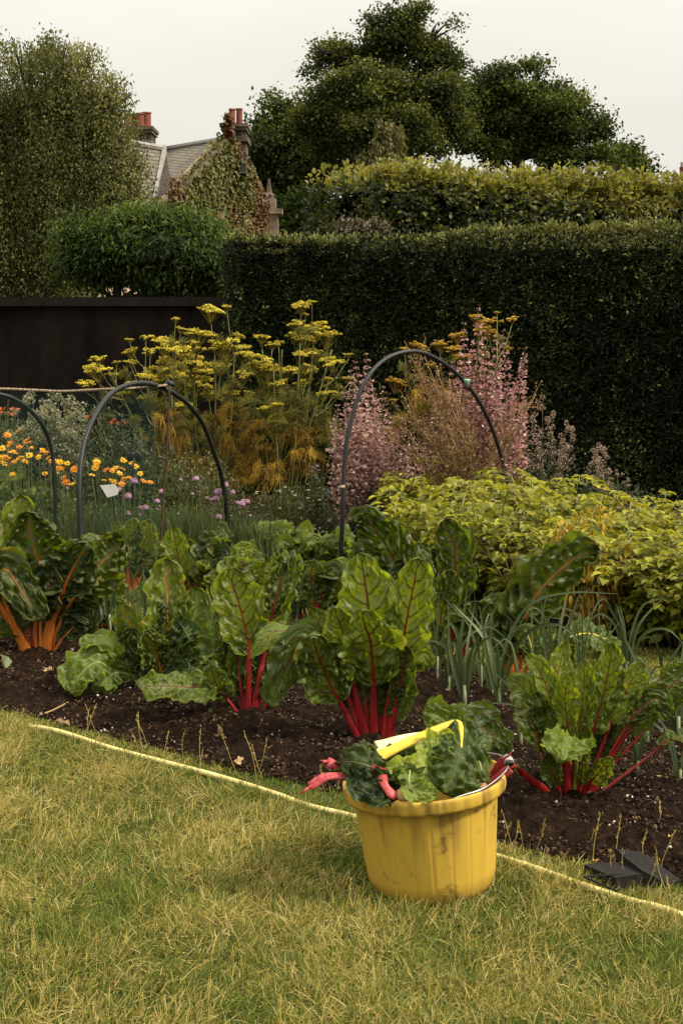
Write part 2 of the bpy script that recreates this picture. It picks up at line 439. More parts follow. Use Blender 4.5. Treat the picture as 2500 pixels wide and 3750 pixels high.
M_LAWN, M_SOIL = lawn_mat(), soil_mat()
g = MB(); g.add(np.array([[-300, -60, 0], [300, -60, 0], [300, 600, 0], [-300, 600, 0]]), [np.array([[0, 1, 2, 3]])])
structure(g.build("lawn", M_LAWN))

def gp(*pts): return [ground(x, y)[:2] for x, y in pts]
# front edge of the chard bed, left to right, then its back edge
BED_F = gp((-500, 2505), (0, 2603), (200, 2652), (400, 2705), (640, 2765), (900, 2838), (1246, 2910), (1540, 3010), (1807, 3094), (2050, 3142), (2245, 3180), (2480, 3250), (2760, 3330), (3300, 3480))
BED_B = gp((-600, 2180), (0, 2235), (350, 2268), (900, 2330), (1400, 2420), (1760, 2500), (2150, 2570), (2500, 2655), (2800, 2730), (3500, 2850))
POT_F = gp((1370, 2135), (1650, 2215), (1900, 2290), (2050, 2372), (2300, 2385), (2500, 2412), (2800, 2440), (3600, 2520))
POT_B = gp((1350, 1905), (1650, 1895), (1900, 1890), (2050, 1885), (2300, 1880), (2500, 1875), (2800, 1870), (3600, 1865))
FLO_F = gp((-700, 2010), (0, 2035), (400, 2040), (820, 1998), (1100, 1972), (1330, 1955), (1345, 1950))
FLO_B = [(-4.2, 13.2), (-2.6, 13.2), (-1.8, 13.1), (-1.0, 12.3), (-0.3, 12.2), (0.25, 12.1), (0.3, 12.1)]
def bed(name, F, B, nu, nv, rise, seed, amp):
    def rs(P, n):
        P = np.asarray(P, float); s = np.concatenate([[0], np.cumsum(np.linalg.norm(np.diff(P, axis=0), axis=1))])
        u = np.linspace(0, s[-1], n)
        return np.stack([np.interp(u, s, P[:, 0]), np.interp(u, s, P[:, 1])], 1)
    f, b = rs(F, nu), rs(B, nu)
    v = np.linspace(0, 1, nv)[None, :, None]
    XY = f[:, None] * (1 - v) + b[:, None] * v
    x, y = XY[..., 0], XY[..., 1]
    e = np.clip(np.minimum(v[..., 0], 1 - v[..., 0]) * 9, 0, 1)
    e = e * e * (3 - 2 * e)
    z = 0.006 + rise * e + amp * e * (fbm(x * 9, y * 9, seed, 5) - 0.45) + amp * .9 * (0.15 + e) * np.clip(fbm(x * 32, y * 32, seed + 9, 3) - 0.4, 0, 1)
    ragged = (fbm(x * 14, y * 14, seed + 3, 3) - 0.5) * 0.07 * (1 - e)
    V = np.stack([x, y + ragged, z], -1).reshape(-1, 3)
    i = np.arange(nu - 1)[:, None] * nv; j = np.arange(nv - 1)[None]
    Fc = np.stack([i + j, i + nv + j, i + nv + j + 1, i + j + 1], -1).reshape(-1, 4)
    mb = MB(); mb.add(V, [Fc])
    return structure(mb.build(name, M_SOIL, smooth=True))
bed("vegetable_bed_soil", BED_F, BED_B, 520, 190, 0.03, 3, 0.052)
bed("potato_bed_soil", POT_F, POT_B, 160, 70, 0.04, 13, 0.08)
bed("flower_bed_soil", FLO_F, FLO_B, 120, 70, 0.02, 23, 0.05)
BED_POLY = list(map(tuple, BED_F)) + list(map(tuple, BED_B[::-1]))
POT_POLY = list(map(tuple, POT_F)) + list(map(tuple, POT_B[::-1]))
FLO_POLY = list(map(tuple, FLO_F)) + list(map(tuple, FLO_B[::-1]))

# ------------------------------------------------------------------ boundary wall, hedges
M_WALL = noise_mat("dark_wall_render", (0.0022, 0.0015, 0.0011), (0.0105, 0.0068, 0.0048), scale=2.2, detail=10, rough=0.95, bump=0.5, bscale=45, spec=0.1, stretch=(1.6, 1.6, .7))
WY = 16.0
wt = at(400, 1088, WY)[2]
g = thing("garden_wall", (-5, WY, 0), "long dark brown garden wall behind the flower bed", "wall")
m = MB(); m.add(*box((-16, WY, 0), (0.6, WY + .35, wt - .10))); part(m, "wall_face", M_WALL, g)
m = MB(); m.add(*box((-16.05, WY - .04, wt - .10), (0.65, WY + .39, wt))); part(m, "coping", noise_mat("wall_coping", (0.005, 0.0036, 0.0028), (0.010, 0.0072, 0.0055), scale=6, rough=0.9, spec=0.15), g)

def hedge(name, label, p0, p1, thick, z0, z1, mats, n_sprig, leaf, per, spread, core_in, topn=0.0, tmpl=LEAF4, ztop=None, aspect=.45, rnd_top=0.35, wild=0.0, endn=0.06):
    p0, p1 = np.asarray(p0, float), np.asarray(p1, float)
    d = nrm(p1 - p0); L = np.linalg.norm(p1 - p0); nb = np.array([-d[1], d[0]])          # nb points to the back
    root = thing(name, (*((p0 + p1) / 2), 0), label, "hedge")
    c = (p0 + p1) / 2 + nb * thick / 2
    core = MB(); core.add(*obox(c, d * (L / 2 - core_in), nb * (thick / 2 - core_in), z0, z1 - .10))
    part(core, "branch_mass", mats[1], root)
    nt = int(n_sprig * topn); ne = int(n_sprig * endn); nf = n_sprig - nt - ne
    u = rng.random(nf) * L; z = z0 + rng.random(nf) * (z1 - z0)
    lump = (fbm(u * 1.4, z * 1.4, 5, 4) - .5) * .16 + (fbm(u * 5, z * 5, 8, 3) - .5) * .08
    dep = lump + rng.random(nf) ** 2 * core_in * 1.2
    P = np.stack([p0[0] + d[0] * u + nb[0] * dep, p0[1] + d[1] * u + nb[1] * dep, z], 1)
    Nn = np.repeat([[-nb[0], -nb[1], 0.25]], nf, 0)
    ut = rng.random(nt) * L; vt = rng.random(nt) ** 1.4 * thick
    top = (fbm(ut * 1.3, vt * 1.3, 17, 4) - .5) * .22
    Pt = np.stack([p0[0] + d[0] * ut + nb[0] * vt, p0[1] + d[1] * ut + nb[1] * vt, z1 + top - .02 + wild * rng.random(nt) ** 3], 1)
    Nt = np.repeat([[-nb[0] * .2, -nb[1] * .2, 1.0]], nt, 0)
    ve = rng.random(ne) * thick; ze = z0 + rng.random(ne) * (z1 - z0)
    de = -(fbm(ve * 3, ze * 2, 31, 3) - .5) * .2
    Pe = np.stack([p0[0] + nb[0] * ve + d[0] * de, p0[1] + nb[1] * ve + d[1] * de, ze], 1)
    Ne = np.repeat([[-d[0], -d[1], .25]], ne, 0)
    C = np.vstack([P, Pt, Pe]); Nn = np.vstack([Nn, Nt, Ne]); n = len(C)
    srnd = np.clip(rng.normal(.40, .19, n), 0, 1); srnd[:nf] = np.clip(srnd[:nf] + (fbm(u * .9, z * .9, 41, 4) - .5) * .55 + (fbm(u * 3.2, z * 3.2, 43, 2) - .5) * .35, 0, 1); srnd[nf:nf + nt] = np.clip(srnd[nf:nf + nt] + rnd_top, 0, 1)  # top leaves get lighter values: the lit top edge is painted into their colour
    if ztop is not None: srnd[:nf] += np.clip((z - ztop) / (z1 - ztop), 0, 1) * rnd_top * .8  # upper front lighter too: yellow growth plus light painted into the leaf colour
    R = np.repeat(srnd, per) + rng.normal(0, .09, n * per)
    Cc = np.repeat(C, per, 0); Nc = np.repeat(Nn, per, 0)
    yd = nrm(nrm(Nc) * .75 + rdir(n * per) * .95 + [0, 0, .25])
    pos = Cc + yd * spread * rng.random((n * per, 1))
    Fm = frames(yd, nrm(Nc + rdir(n * per) * .8 + [0, 0, .4]))
    ln = leaf * rng.uniform(.65, 1.25, n * per)
    sc = np.stack([ln * aspect * rng.uniform(.8, 1.2, n * per), ln, ln], 1)
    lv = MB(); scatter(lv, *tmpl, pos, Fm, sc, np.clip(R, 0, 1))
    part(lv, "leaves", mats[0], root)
    return root
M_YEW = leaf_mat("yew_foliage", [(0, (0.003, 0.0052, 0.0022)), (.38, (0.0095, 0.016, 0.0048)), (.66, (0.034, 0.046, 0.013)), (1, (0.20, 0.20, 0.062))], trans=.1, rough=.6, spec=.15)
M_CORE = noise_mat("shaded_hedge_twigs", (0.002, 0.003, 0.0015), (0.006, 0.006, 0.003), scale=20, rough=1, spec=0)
zt = at(1700, 874, 12.0)[2]
HL, HR = at(826, 1100, 12.5)[:2], at(2700, 1100, 11.35)[:2]
HR = HL + (HR - HL) * 1.25
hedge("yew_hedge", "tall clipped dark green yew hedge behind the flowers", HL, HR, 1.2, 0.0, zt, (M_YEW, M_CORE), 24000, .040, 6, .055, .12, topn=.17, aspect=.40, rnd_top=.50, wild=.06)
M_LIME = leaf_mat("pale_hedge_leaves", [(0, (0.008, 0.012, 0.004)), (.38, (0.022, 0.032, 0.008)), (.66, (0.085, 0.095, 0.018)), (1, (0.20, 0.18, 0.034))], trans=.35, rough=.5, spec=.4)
H2L, H2R = at(1430, 900, 14.2)[:2], at(2900, 900, 17.6)[:2]
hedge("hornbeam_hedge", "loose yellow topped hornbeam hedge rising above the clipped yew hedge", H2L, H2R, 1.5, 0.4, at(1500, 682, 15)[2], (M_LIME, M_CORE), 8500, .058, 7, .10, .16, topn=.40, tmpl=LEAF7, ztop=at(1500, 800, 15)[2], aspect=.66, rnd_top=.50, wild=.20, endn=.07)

# ------------------------------------------------------------------ the house
def brick_mat(name, c0, c1, mortar, scale, w=.5, h=.25, ms=.02, rough=.9, bump=.4, coord='Object', rot=None, stain=None):
    m, n, l, o = new_mat(name)
    if coord == 'UV': src = n.new("ShaderNodeUVMap").outputs[0]
    else: src = n.new("ShaderNodeTexCoord").outputs['Object']
    b = n.new("ShaderNodeTexBrick"); b.inputs['Scale'].default_value = scale; b.inputs['Brick Width'].default_value = w; b.inputs['Row Height'].default_value = h
    b.inputs['Mortar Size'].default_value = ms; b.inputs['Color1'].default_value = (*c0, 1); b.inputs['Color2'].default_value = (*c1, 1); b.inputs['Mortar'].default_value = (*mortar, 1)
    no = n.new("ShaderNodeTexNoise"); no.inputs['Scale'].default_value = 1.3; no.inputs['Detail'].default_value = 8; no.inputs['Roughness'].default_value = .7
    l.new(src, b.inputs['Vector']); l.new(src, no.inputs['Vector'])
    f = ramp(n, [(.4, (0, 0, 0)), (.7, (1, 1, 1))]); l.new(no.outputs['Fac'], f.inputs[0])
    c = mixc(n, l, math_node(n, l, 'MULTIPLY', f.outputs[0], .55), b.outputs['Color'], stain or tuple(x * .45 for x in c0))
    p = n.new("ShaderNodeBsdfPrincipled"); p.inputs['Roughness'].default_value = rough; p.inputs['Specular IOR Level'].default_value = .2
    bp = n.new("ShaderNodeBump"); bp.inputs['Strength'].default_value = bump; bp.inputs['Distance'].default_value = .03; bp.invert = True
    l.new(b.outputs['Fac'], bp.inputs['Height']); l.new(bp.outputs[0], p.inputs['Normal'])
    l.new(c, p.inputs['Base Color']); l.new(p.outputs[0], o.inputs[0])
    return m
M_STONE = brick_mat("warm_sandstone", (.20, .145, .095), (.27, .20, .13), (.16, .125, .09), 1.0, w=.9, h=.32, ms=.015, coord='UV')
M_SLATE = brick_mat("grey_roof_slate", (.125, .110, .085), (.19, .168, .13), (.035, .031, .026), 1.0, w=.20, h=.125, ms=.012, coord='UV', bump=.8, rough=.75, stain=(.085, .075, .055))
M_SOOT = brick_mat("sooty_chimney_stone", (.040, .031, .024), (.115, .088, .062), (.17, .14, .105), 1.0, w=.55, h=.30, ms=.03, coord='UV')
M_POT = noise_mat("terracotta_pot", (.10, .026, .014), (.18, .050, .027), scale=4, rough=.75)
M_LEAD = noise_mat("weathered_lead", (.15, .145, .13), (.24, .23, .21), scale=5, rough=.6)
M_TRIM = noise_mat("pale_sandstone_trim", (.36, .27, .18), (.50, .39, .26), scale=3, rough=.85)
M_DARKTRIM = noise_mat("weathered_sandstone_trim", (.05, .038, .026), (.12, .09, .062), scale=3, rough=.9)
M_GLASS = noise_mat("dark_window_glass", (.012, .013, .014), (.03, .032, .034), scale=2, rough=.08, spec=.6)
M_WHITE = noise_mat("white_window_paint", (.62, .58, .50), (.74, .70, .62), scale=8, rough=.5)
def panel(mb, P, thick=.25):
    """a flat polygon given real thickness away from the camera; uv in metres"""
    P = [np.asarray(p, float) for p in P]; n = len(P)
    u = nrm(P[1] - P[0]); nn = nrm(np.cross(u, P[2] - P[0])); w = np.cross(nn, u)
    if nn @ (P[0] - CAMP) < 0: nn = -nn
    A = np.array(P); B = A + nn * thick
    uv = np.stack([(A - P[0]) @ u, (A - P[0]) @ w], 1); uv = np.vstack([uv, uv])
    V = np.vstack([A, B]); ii = np.arange(n); jj = (ii + 1) % n
    mb.add(V, [ii[None, ::-1].copy(), (ii + n)[None], np.stack([ii, jj, jj + n, ii + n], 1)], uv=uv)
def ubox(mb, c, ax, ay, z0, z1):
    V, F = obox(c, ax, ay, z0, z1)
    la, lb = np.linalg.norm(ax) * 2, np.linalg.norm(ay) * 2
    # separate faces so that each has its own uv in metres
    for f in F[0]:
        q = V[f]; u = nrm(q[1] - q[0]); v = q[3] - q[0]; v = nrm(v - u * (v @ u))
        uv = np.stack([(q - q[0]) @ u, (q - q[0]) @ v], 1)
        if abs(u[2]) > .5: uv = uv[:, ::-1]
        mb.add(q, [np.array([[0, 1, 2, 3]])], uv=uv)
A_ = at(845, 505, 40.0); L_ = at(640, 735, 37.6); R_ = at(985, 782, 42.6)
VT, VB = at(606, 548, 42.6), at(566, 760, 39.6)
ML, MLB = at(330, 500, 38.0), at(300, 745, 35.0)
house = thing("stone_house", (A_[0], A_[1], 0), "old stone house with slate roof and ivy covered gable behind the trees", "house")
dn = lambda p, z=0.0: np.array([p[0], p[1], z])
m = MB(); panel(m, [dn(L_), dn(R_), R_, A_, L_], .5); part(m, "gable_wall", M_STONE, house)
m = MB(); panel(m, [dn(VB) + [-.1, .3, 0], dn(L_) + [0, .3, 0], L_ + [0, .3, -.1], VB + [-.1, .3, -.1]], .4)
panel(m, [dn(MLB) + [-5, -1.5, 0], dn(VB) + [0, .35, 0], VB + [0, .35, -.1], MLB + [-5, -1.5, .1]], .4); part(m, "wall", M_STONE, house)
m = MB(); panel(m, [VB, L_, A_, VT], .2); part(m, "roof", M_SLATE, house)
ext = (ML - VT); ML2, MLB2 = VT + ext * 3.0, VB + (MLB - VB) * 3.0
m = MB(); panel(m, [MLB2, VB, VT, ML2], .2); part(m, "roof", M_SLATE, house)
bk = A_ - VT; off = np.array([3.2, 2.2, -3.6])
m = MB(); panel(m, [R_ + [0, .1, 0], R_ + [-3, 4.5, 0], VT + [0.1, .5, 0], A_ + [0, .15, 0]], .2); part(m, "roof", M_SLATE, house)
m = MB(); panel(m, [dn(R_), dn(R_) + [-3, 4.5, 0], R_ + [-3, 4.5, 0], R_], .3); part(m, "wall", M_STONE, house)
m = MB(); m.add(*tube([VT + [0, -.1, .05], VB + [0, -.1, .05]], .10, 6)); part(m, "valley_flashing", M_LEAD, house)
m = MB(); m.add(*tube([VT + [0, -.05, .02], ML2 + [0, -.05, .02]], .085, 6)); m.add(*tube([VT + [0, -.05, .02], A_ + [0, -.05, .0]], .075, 6)); part(m, "ridge", M_LEAD, house)
m = MB(); m.add(*tube([A_ + [0, -.10, .05], R_ + [.1, -.10, .05]], .10, 4)); m.add(*tube([A_ + [0, -.10, .0], L_ + [-.05, -.10, .0]], .09, 4)); part(m, "gable_coping", M_DARKTRIM, house)
k = mpp(R_)
m = MB(); ubox(m, R_[:2] + [.02, -.3], [.26, 0], [0, .3], R_[2] - 1.4, R_[2] - .05); ubox(m, R_[:2] + [.05, -.3], [.36, 0], [0, .38], R_[2] - .05, R_[2] + .10)
ubox(m, R_[:2] + [.02, -.3], [.20, 0], [0, .25], R_[2] + .10, R_[2] + .40); part(m, "kneeler", noise_mat("lichened_kneeler_stone", (.10, .075, .05), (.26, .195, .13), scale=2.5, rough=.9), house)
m = MB(); V, F = lathe([(.13, 0), (.15, .15), (.09, .22), (.03, .60), (0.001, .62)], 6); m.add(V + np.array([R_[0] + .02, R_[1] - .3, R_[2] + .36]), F); part(m, "finial", M_DARKTRIM, house)
def chimney(px0, px1, ycap, ybot, Y, pots, band=None, dep=.5):
    a, b = at(px0, ycap, Y), at(px1, ycap, Y)
    c = (a + b) / 2; hw = (b[0] - a[0]) / 2
    z1, z0 = a[2], at(px0, ybot, Y)[2]
    m = MB(); ubox(m, c[:2], [hw, 0], [0, dep], z0, z1 - .12)
    ch = part(m, "chimney", M_SOOT, house)
    m = MB(); ubox(m, c[:2], [hw * 1.13, 0], [0, dep + .1], z1 - .12, z1 - .03); ubox(m, c[:2], [hw * 1.22, 0], [0, dep + .16], z1 - .03, z1 + .06)
    if band: zb = at(px0, band, Y)[2]; ubox(m, c[:2], [hw * 1.2, 0], [0, dep + .14], zb - .07, zb + .07)
    part(m, "cornice", M_DARKTRIM, ch)
    for (x, yt, r, dy) in pots:
        p = at(x, ycap, Y + dy); zt_ = at(x, yt, Y + dy)[2]; h = zt_ - z1 - .04
        V, F = lathe([(r * 1.12, 0), (r * 1.12, .06 * h), (r * .95, .10 * h), (r * .90, .9 * h), (r * 1.06, .92 * h), (r * 1.06, h), (r * .8, h), (r * .8, h * .6), (0.001, h * .6)], 14)
        m = MB(); m.add(V + np.array([p[0], p[1], z1 + .05]), F)
        part(m, "chimney_pot", M_POT, ch)
    return ch
chimney(820, 904, 470, 640, 40.6, [(851, 400, .095, .2), (877, 399, .095, .35)], band=518)
chimney(470, 562, 480, 640, 42.3, [(470, 418, .13, .1), (492, 420, .13, .3), (515, 416, .13, .15), (538, 413, .14, .3)])
# ivy on the gable: many small leaves, thinning to bare stone at the lower right
M_IVY = leaf_mat("turning_creeper", [(0, (.050, .020, .010)), (.3, (.115, .050, .014)), (.55, (.105, .082, .014)), (.78, (.062, .068, .013)), (1, (.10, .105, .018))], trans=.15, rough=.55, spec=.3)
n = 42000
t1, t2 = rng.random(n), rng.random(n)
bot_l, bot_r = dn(L_, 1.5), dn(R_, 1.5)
q = rng.random(n)
tri = (A_ * (1 - np.sqrt(q))[:, None] + (np.sqrt(q) * (1 - t1))[:, None] * L_ + (np.sqrt(q) * t1)[:, None] * R_)
low = bot_l + (bot_r - bot_l) * t1[:, None] + (t2 * (L_[2] - 1.5))[:, None] * np.array([0, 0, 1])
P = np.where((rng.random(n) < .62)[:, None], tri, low)
ux = (P[:, 0] - L_[0]) / (R_[0] - L_[0])
uz = P[:, 2]
dens = np.clip(1.25 - np.clip(ux - .62, 0, 1) * 2.0 - np.clip(4.2 - uz, 0, 3) * .25, .06, 1) * np.clip(fbm(ux * 9, uz * 1.6, 4, 4) * 2.6 - .45, .1, 1)
keep = rng.random(n) < dens
P = P[keep]; ux = ux[keep]; uz = uz[keep]
gn = nrm(np.cross(R_ - L_, A_ - L_)); gn = gn if gn @ (A_ - CAMP) < 0 else -gn
P = P + gn * (rng.random((len(P), 1)) * .22 + .03)
ed = rng.random((1300, 1)); Pc = np.vstack([A_ + (L_ - A_) * ed + np.array([-.26, .30, .12]) * rng.random((1300, 1)) + [.04, -.12, .02] + rng.normal(0, .07, (1300, 3)), A_ + [-.03, -.2, .0] + rng.normal(0, 1, (420, 3)) * [.055, .06, .05] + np.array([-.05, 0, .62]) * rng.random((420, 1)), L_ + rng.normal(0, 1, (260, 3)) * [.12, .1, .12] + np.array([0, 0, .55]) * rng.random((260, 1)) ** 2])
red = np.concatenate([np.clip(1.08 - ux * .75 + (fbm(ux * 6, uz * 1.1, 9, 3) - .5) * .9 + rng.normal(0, .12, len(P)), 0, 1), rng.uniform(.5, .95, 1300), rng.uniform(.0, .45, 680)])
P = np.vstack([P, Pc])
yd = nrm(rdir(len(P)) * .6 + gn * .5 + [0, 0, -.8])
ln = .105 * rng.uniform(.6, 1.3, len(P))
m = MB(); scatter(m, *LEAF4, P, frames(yd, nrm(gn + rdir(len(P)) * .5)), np.stack([ln * .9, ln, ln], 1), red)
part(m, "ivy", M_IVY, house)
# ground floor windows glimpsed between the trees and above the garden wall
def window(c, w, h, n2):
    """sash window: frame, mullion and pane, facing n2"""
    c = np.asarray(c, float); n2 = nrm(np.array([*n2])); u = np.array([-n2[1], n2[0]])
    b = MB()
    for s in (-1, 1): b.add(*obox(c[:2] + u * s * (w / 2), u * .06, n2 * .08, c[2], c[2] + h))
    b.add(*obox(c[:2], u * .035, n2 * .07, c[2], c[2] + h))
    for z in (c[2] - .06, c[2] + h * .5, c[2] + h): b.add(*obox(c[:2], u * (w / 2 - .061), n2 * .075, z, z + .08))
    f = part(b, "window", M_WHITE, house)
    b = MB(); b.add(*obox(c[:2] - n2 * .02, u * (w / 2), n2 * .01, c[2], c[2] + h)); part(b, "pane", M_GLASS, f)
gn2 = nrm(gn[:2])
for t in (.55, .80):
    p = L_ + (R_ - L_) * t; window([*(p[:2] + gn2 * .06), 3.2], 1.05, 1.6, gn2)
m = MB()
for t in (.55, .80):
    p = L_ + (R_ - L_) * t; m.add(*obox(p[:2] + gn2 * .06, nrm((R_ - L_)[:2]) * .75, gn2 * .1, 4.89, 5.2))
part(m, "lintel", M_TRIM, house)
wd = nrm((VB - MLB)[:2]); wn2 = np.array([wd[1], -wd[0]]); wbase = (MLB[:2] + np.array([-5, -1.5]))
for px in (100, 200):
    p = at(px, 1040, 34.6); window([p[0], p[1] - .2, 1.7], 1.0, 1.5, (0, -1))
bc = at(350, 1040, 35.3)
m = MB(); ubox(m, bc[:2], [.95, 0], [0, 1.2], 0, 2.75); part(m, "bay", M_TRIM, house)
m = MB(); ubox(m, bc[:2], [1.05, 0], [0, 1.3], 2.75, 2.95); part(m, "cornice", M_DARKTRIM, house)

fh = at(2480, 700, 85.0)
far = thing("distant_house", (fh[0], fh[1], 0), "far off house of which only red chimney pots show above the hedge", "house")
m = MB(); ubox(m, fh[:2] + [2, 2], [6, 0], [0, 4], 0, 5.0); part(m, "wall", M_STONE, far)
c = fh[:2] + np.array([2, 2])
rv = np.array([[c[0] - 6.3, c[1] - 4.3, 5], [c[0] + 6.3, c[1] - 4.3, 5], [c[0] + 6.3, c[1] + 4.3, 5], [c[0] - 6.3, c[1] + 4.3, 5], [c[0] - 6.3, c[1], 7.6], [c[0] + 6.3, c[1], 7.6]])
m = MB(); m.add(rv, [np.array([[0, 1, 5, 4], [2, 3, 4, 5]]), np.array([[0, 4, 3], [1, 2, 5]])], uv=rv[:, [0, 2]]); part(m, "roof", M_SLATE, far)
ch0 = MB(); ubox(ch0, fh[:2] + [.5, 1.6], [1.3, 0], [0, .5], 6.0, at(2480, 684, 85)[2]); ch0 = part(ch0, "chimney", M_SOOT, far)
for px, yt, r in ((2467, 640, .12), (2494, 612, .16), (2520, 622, .16)):
    p0 = at(px, 684, 86.0); p1 = at(px, yt, 86.0); h = p1[2] - p0[2]
    V, F = lathe([(r * 1.15, 0), (r * .95, .2), (r * .9, h - .15), (r * 1.1, h - .12), (r * 1.1, h), (0.001, h)], 12)
    m = MB(); m.add(V + p0, F); po = part(m, "chimney_pot", M_POT, ch0)
    V, F = lathe([(r * .5, 0), (r * .5, .28), (.001, .28)], 10); m = MB(); m.add(V + p1, F); part(m, "cowl", M_LEAD, po)

# ------------------------------------------------------------------ trees
M_BARK = noise_mat("dark_tree_bark", (.010, .008, .006), (.030, .024, .018), scale=14, rough=.95, bump=.6, stretch=(1, 1, .25))
M_BARK2 = noise_mat("pale_birch_bark", (.06, .05, .04), (.25, .22, .18), scale=9, rough=.9, bump=.4, stretch=(1, 1, 2))
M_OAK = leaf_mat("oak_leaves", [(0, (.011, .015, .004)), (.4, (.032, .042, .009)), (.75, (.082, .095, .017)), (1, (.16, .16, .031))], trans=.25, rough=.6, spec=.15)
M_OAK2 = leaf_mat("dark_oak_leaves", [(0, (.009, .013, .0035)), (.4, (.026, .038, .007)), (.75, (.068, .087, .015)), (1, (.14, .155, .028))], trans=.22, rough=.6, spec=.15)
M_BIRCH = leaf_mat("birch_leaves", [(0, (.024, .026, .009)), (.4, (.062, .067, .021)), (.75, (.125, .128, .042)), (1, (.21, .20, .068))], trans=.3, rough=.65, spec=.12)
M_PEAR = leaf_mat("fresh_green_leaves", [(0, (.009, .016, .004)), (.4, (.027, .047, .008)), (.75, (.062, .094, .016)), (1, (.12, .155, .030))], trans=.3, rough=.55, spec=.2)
M_GOLD = leaf_mat("golden_birch_leaves", [(0, (.03, .03, .008)), (.5, (.07, .062, .014)), (1, (.13, .11, .025))], trans=.3)
def tree(name, label, foot, Y, r0, blobs, nclump, per, leaf, spread, mats, droop=0.0, aspect=.6, tone=.45, trunk_top=None, depth=1.0, tmpl=LEAF4, cat="tree", limbs=True, boughs=9, bsize=1.0, hang=0.0, rag=(.12, 1.12)):
    """blobs: (x, y, rx, ry, dy) in the 1568-wide view; foot likewise (only x used) -> trunk on the ground"""
    fx = at(foot * KD, 1180, Y)[0]
    root = thing(name, (fx, Y, 0), label, cat)
    B = []
    for b in blobs:
        x, y, rx, ry = b[:4]; dy = b[4] if len(b) > 4 else rng.uniform(-1, 1) * .8 * depth * rx * KD * Y / FPX
        c = at(x * KD, y * KD, Y + dy); s = mpp(c) * KD
        B.append((c, np.array([rx * s, max(rx, ry) * s * .95 * depth, ry * s])))
    cs = np.array([b[0] for b in B])
    top = np.array([fx, Y, (trunk_top if trunk_top else max(1.5, cs[:, 2].min()))])
    tm = MB()
    zt_ = np.percentile(cs[:, 2], 75); tt = np.array([cs[:, 0].mean() * .5 + fx * .5, Y, zt_])
    if droop > .7: tt[2] = np.percentile(cs[:, 2], 45)
    tp = spline([[fx, Y, -.1], [fx + r0 * .3, Y, top[2] * .6], top, tt], 14)
    tm.add(*tube(tp, np.linspace(r0, r0 * .28, 14) * (1 + .35 * np.exp(-np.linspace(0, 8, 14))), 10))
    if limbs:
        for c, r in B:
            k = int(np.clip(np.interp(c[2] - r[2], tp[:, 2], np.arange(14)), 3, 12)); a = tp[k]
            mid = a * .45 + c * .55 + rng.normal(0, .08, 3) * r.mean() + np.array([0, 0, -.1 * r[2]])
            lk = .45 if droop > .7 else 1.0; lu = -.2 if droop > .7 else .3
            tm.add(*tube(spline([a, mid, c + [0, 0, r[2] * lu]], 8), np.linspace(r0 * .32, r0 * .05, 8) * lk, 6))
            for _ in range(5):
                e = c + rdir(1)[0] * r * (.6 if droop > .7 else .85); e[2] = min(e[2], c[2]) if droop > .7 else e[2]; b0 = a * .3 + c * .7
                tm.add(*tube(spline([b0, (b0 + e) / 2 + rng.normal(0, .06, 3) * r.mean(), e], 6), np.linspace(r0 * .13, r0 * .02, 6) * lk, 5))
    part(tm, "trunk", mats[1], root)
    vol = np.array([(r[0] * r[2]) for c, r in B]); pr = vol / vol.sum()
    # foliage hangs in separate boughs with air between them
    nb = boughs * len(B); wb = rng.choice(len(B), nb, p=pr); bd = rdir(nb); bd[:, 1] = -np.abs(bd[:, 1]) * np.where(rng.random(nb) < .7, 1, -1)
    Bc = np.array([B[i][0] for i in wb]); Br = np.array([B[i][1] for i in wb])
    Q = Bc + bd * np.where(rng.random((nb, 1)) < rag[0], rag[1], rng.random((nb, 1)) ** .38 * .95) * Br
    qr = np.cbrt(Br.prod(1)) * rng.uniform(.16, .40, nb) * bsize
    qt = tone + rng.normal(0, .16, nb)
    w = rng.choice(nb, nclump, p=qr ** 2 / (qr ** 2).sum())
    dirs = rdir(nclump); dirs[:, 2] = dirs[:, 2] * .75 + .15; dirs = nrm(dirs); rad = rng.random(nclump) ** .5 * (1 + .12 * rng.normal(size=nclump))
    C = Q[w] + dirs * rad[:, None] * qr[w][:, None] * np.array([1.15, 1.15, .85 if droop == 0 else 1.2])
    ct = np.clip(qt[w] + rng.normal(0, .07, nclump) + .26 * dirs[:, 2], 0, 1)  # upper side of each bough coloured lighter, a painted highlight on the clumps
    Cc = np.repeat(C, per, 0); N = len(Cc)
    if droop > 0:
        tpar = np.tile(np.linspace(0, 1, per), nclump)
        ln_ = np.repeat(droop * rng.uniform(.4, 1.2, nclump), per)
        sw = np.repeat(dirs * [1, 1, 0], per, 0)
        pos = Cc + sw * (np.sqrt(tpar) * ln_ * .35)[:, None] + np.stack([rng.normal(0, .05, N), rng.normal(0, .05, N), -tpar ** 1.3 * ln_ + rng.normal(0, .04, N)], 1) * [spread, spread, 1]
        yd = nrm(rdir(N) * .7 + [0, 0, -.9])
    else:
        pos = Cc + rng.normal(0, spread, (N, 3)) * [1, 1, .7]
        yd = nrm(rdir(N) * (1 - .4 * hang) + np.repeat(dirs, per, 0) * .8 + [0, 0, .1 - hang])
    nh = nrm(rdir(N) * .8 + np.repeat(dirs, per, 0) * .5 + [0, 0, .7])
    ln = leaf * rng.uniform(.6, 1.3, N)
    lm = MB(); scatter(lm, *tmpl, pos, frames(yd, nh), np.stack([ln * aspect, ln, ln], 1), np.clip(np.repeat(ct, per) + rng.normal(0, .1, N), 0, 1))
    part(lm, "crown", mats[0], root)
    return root
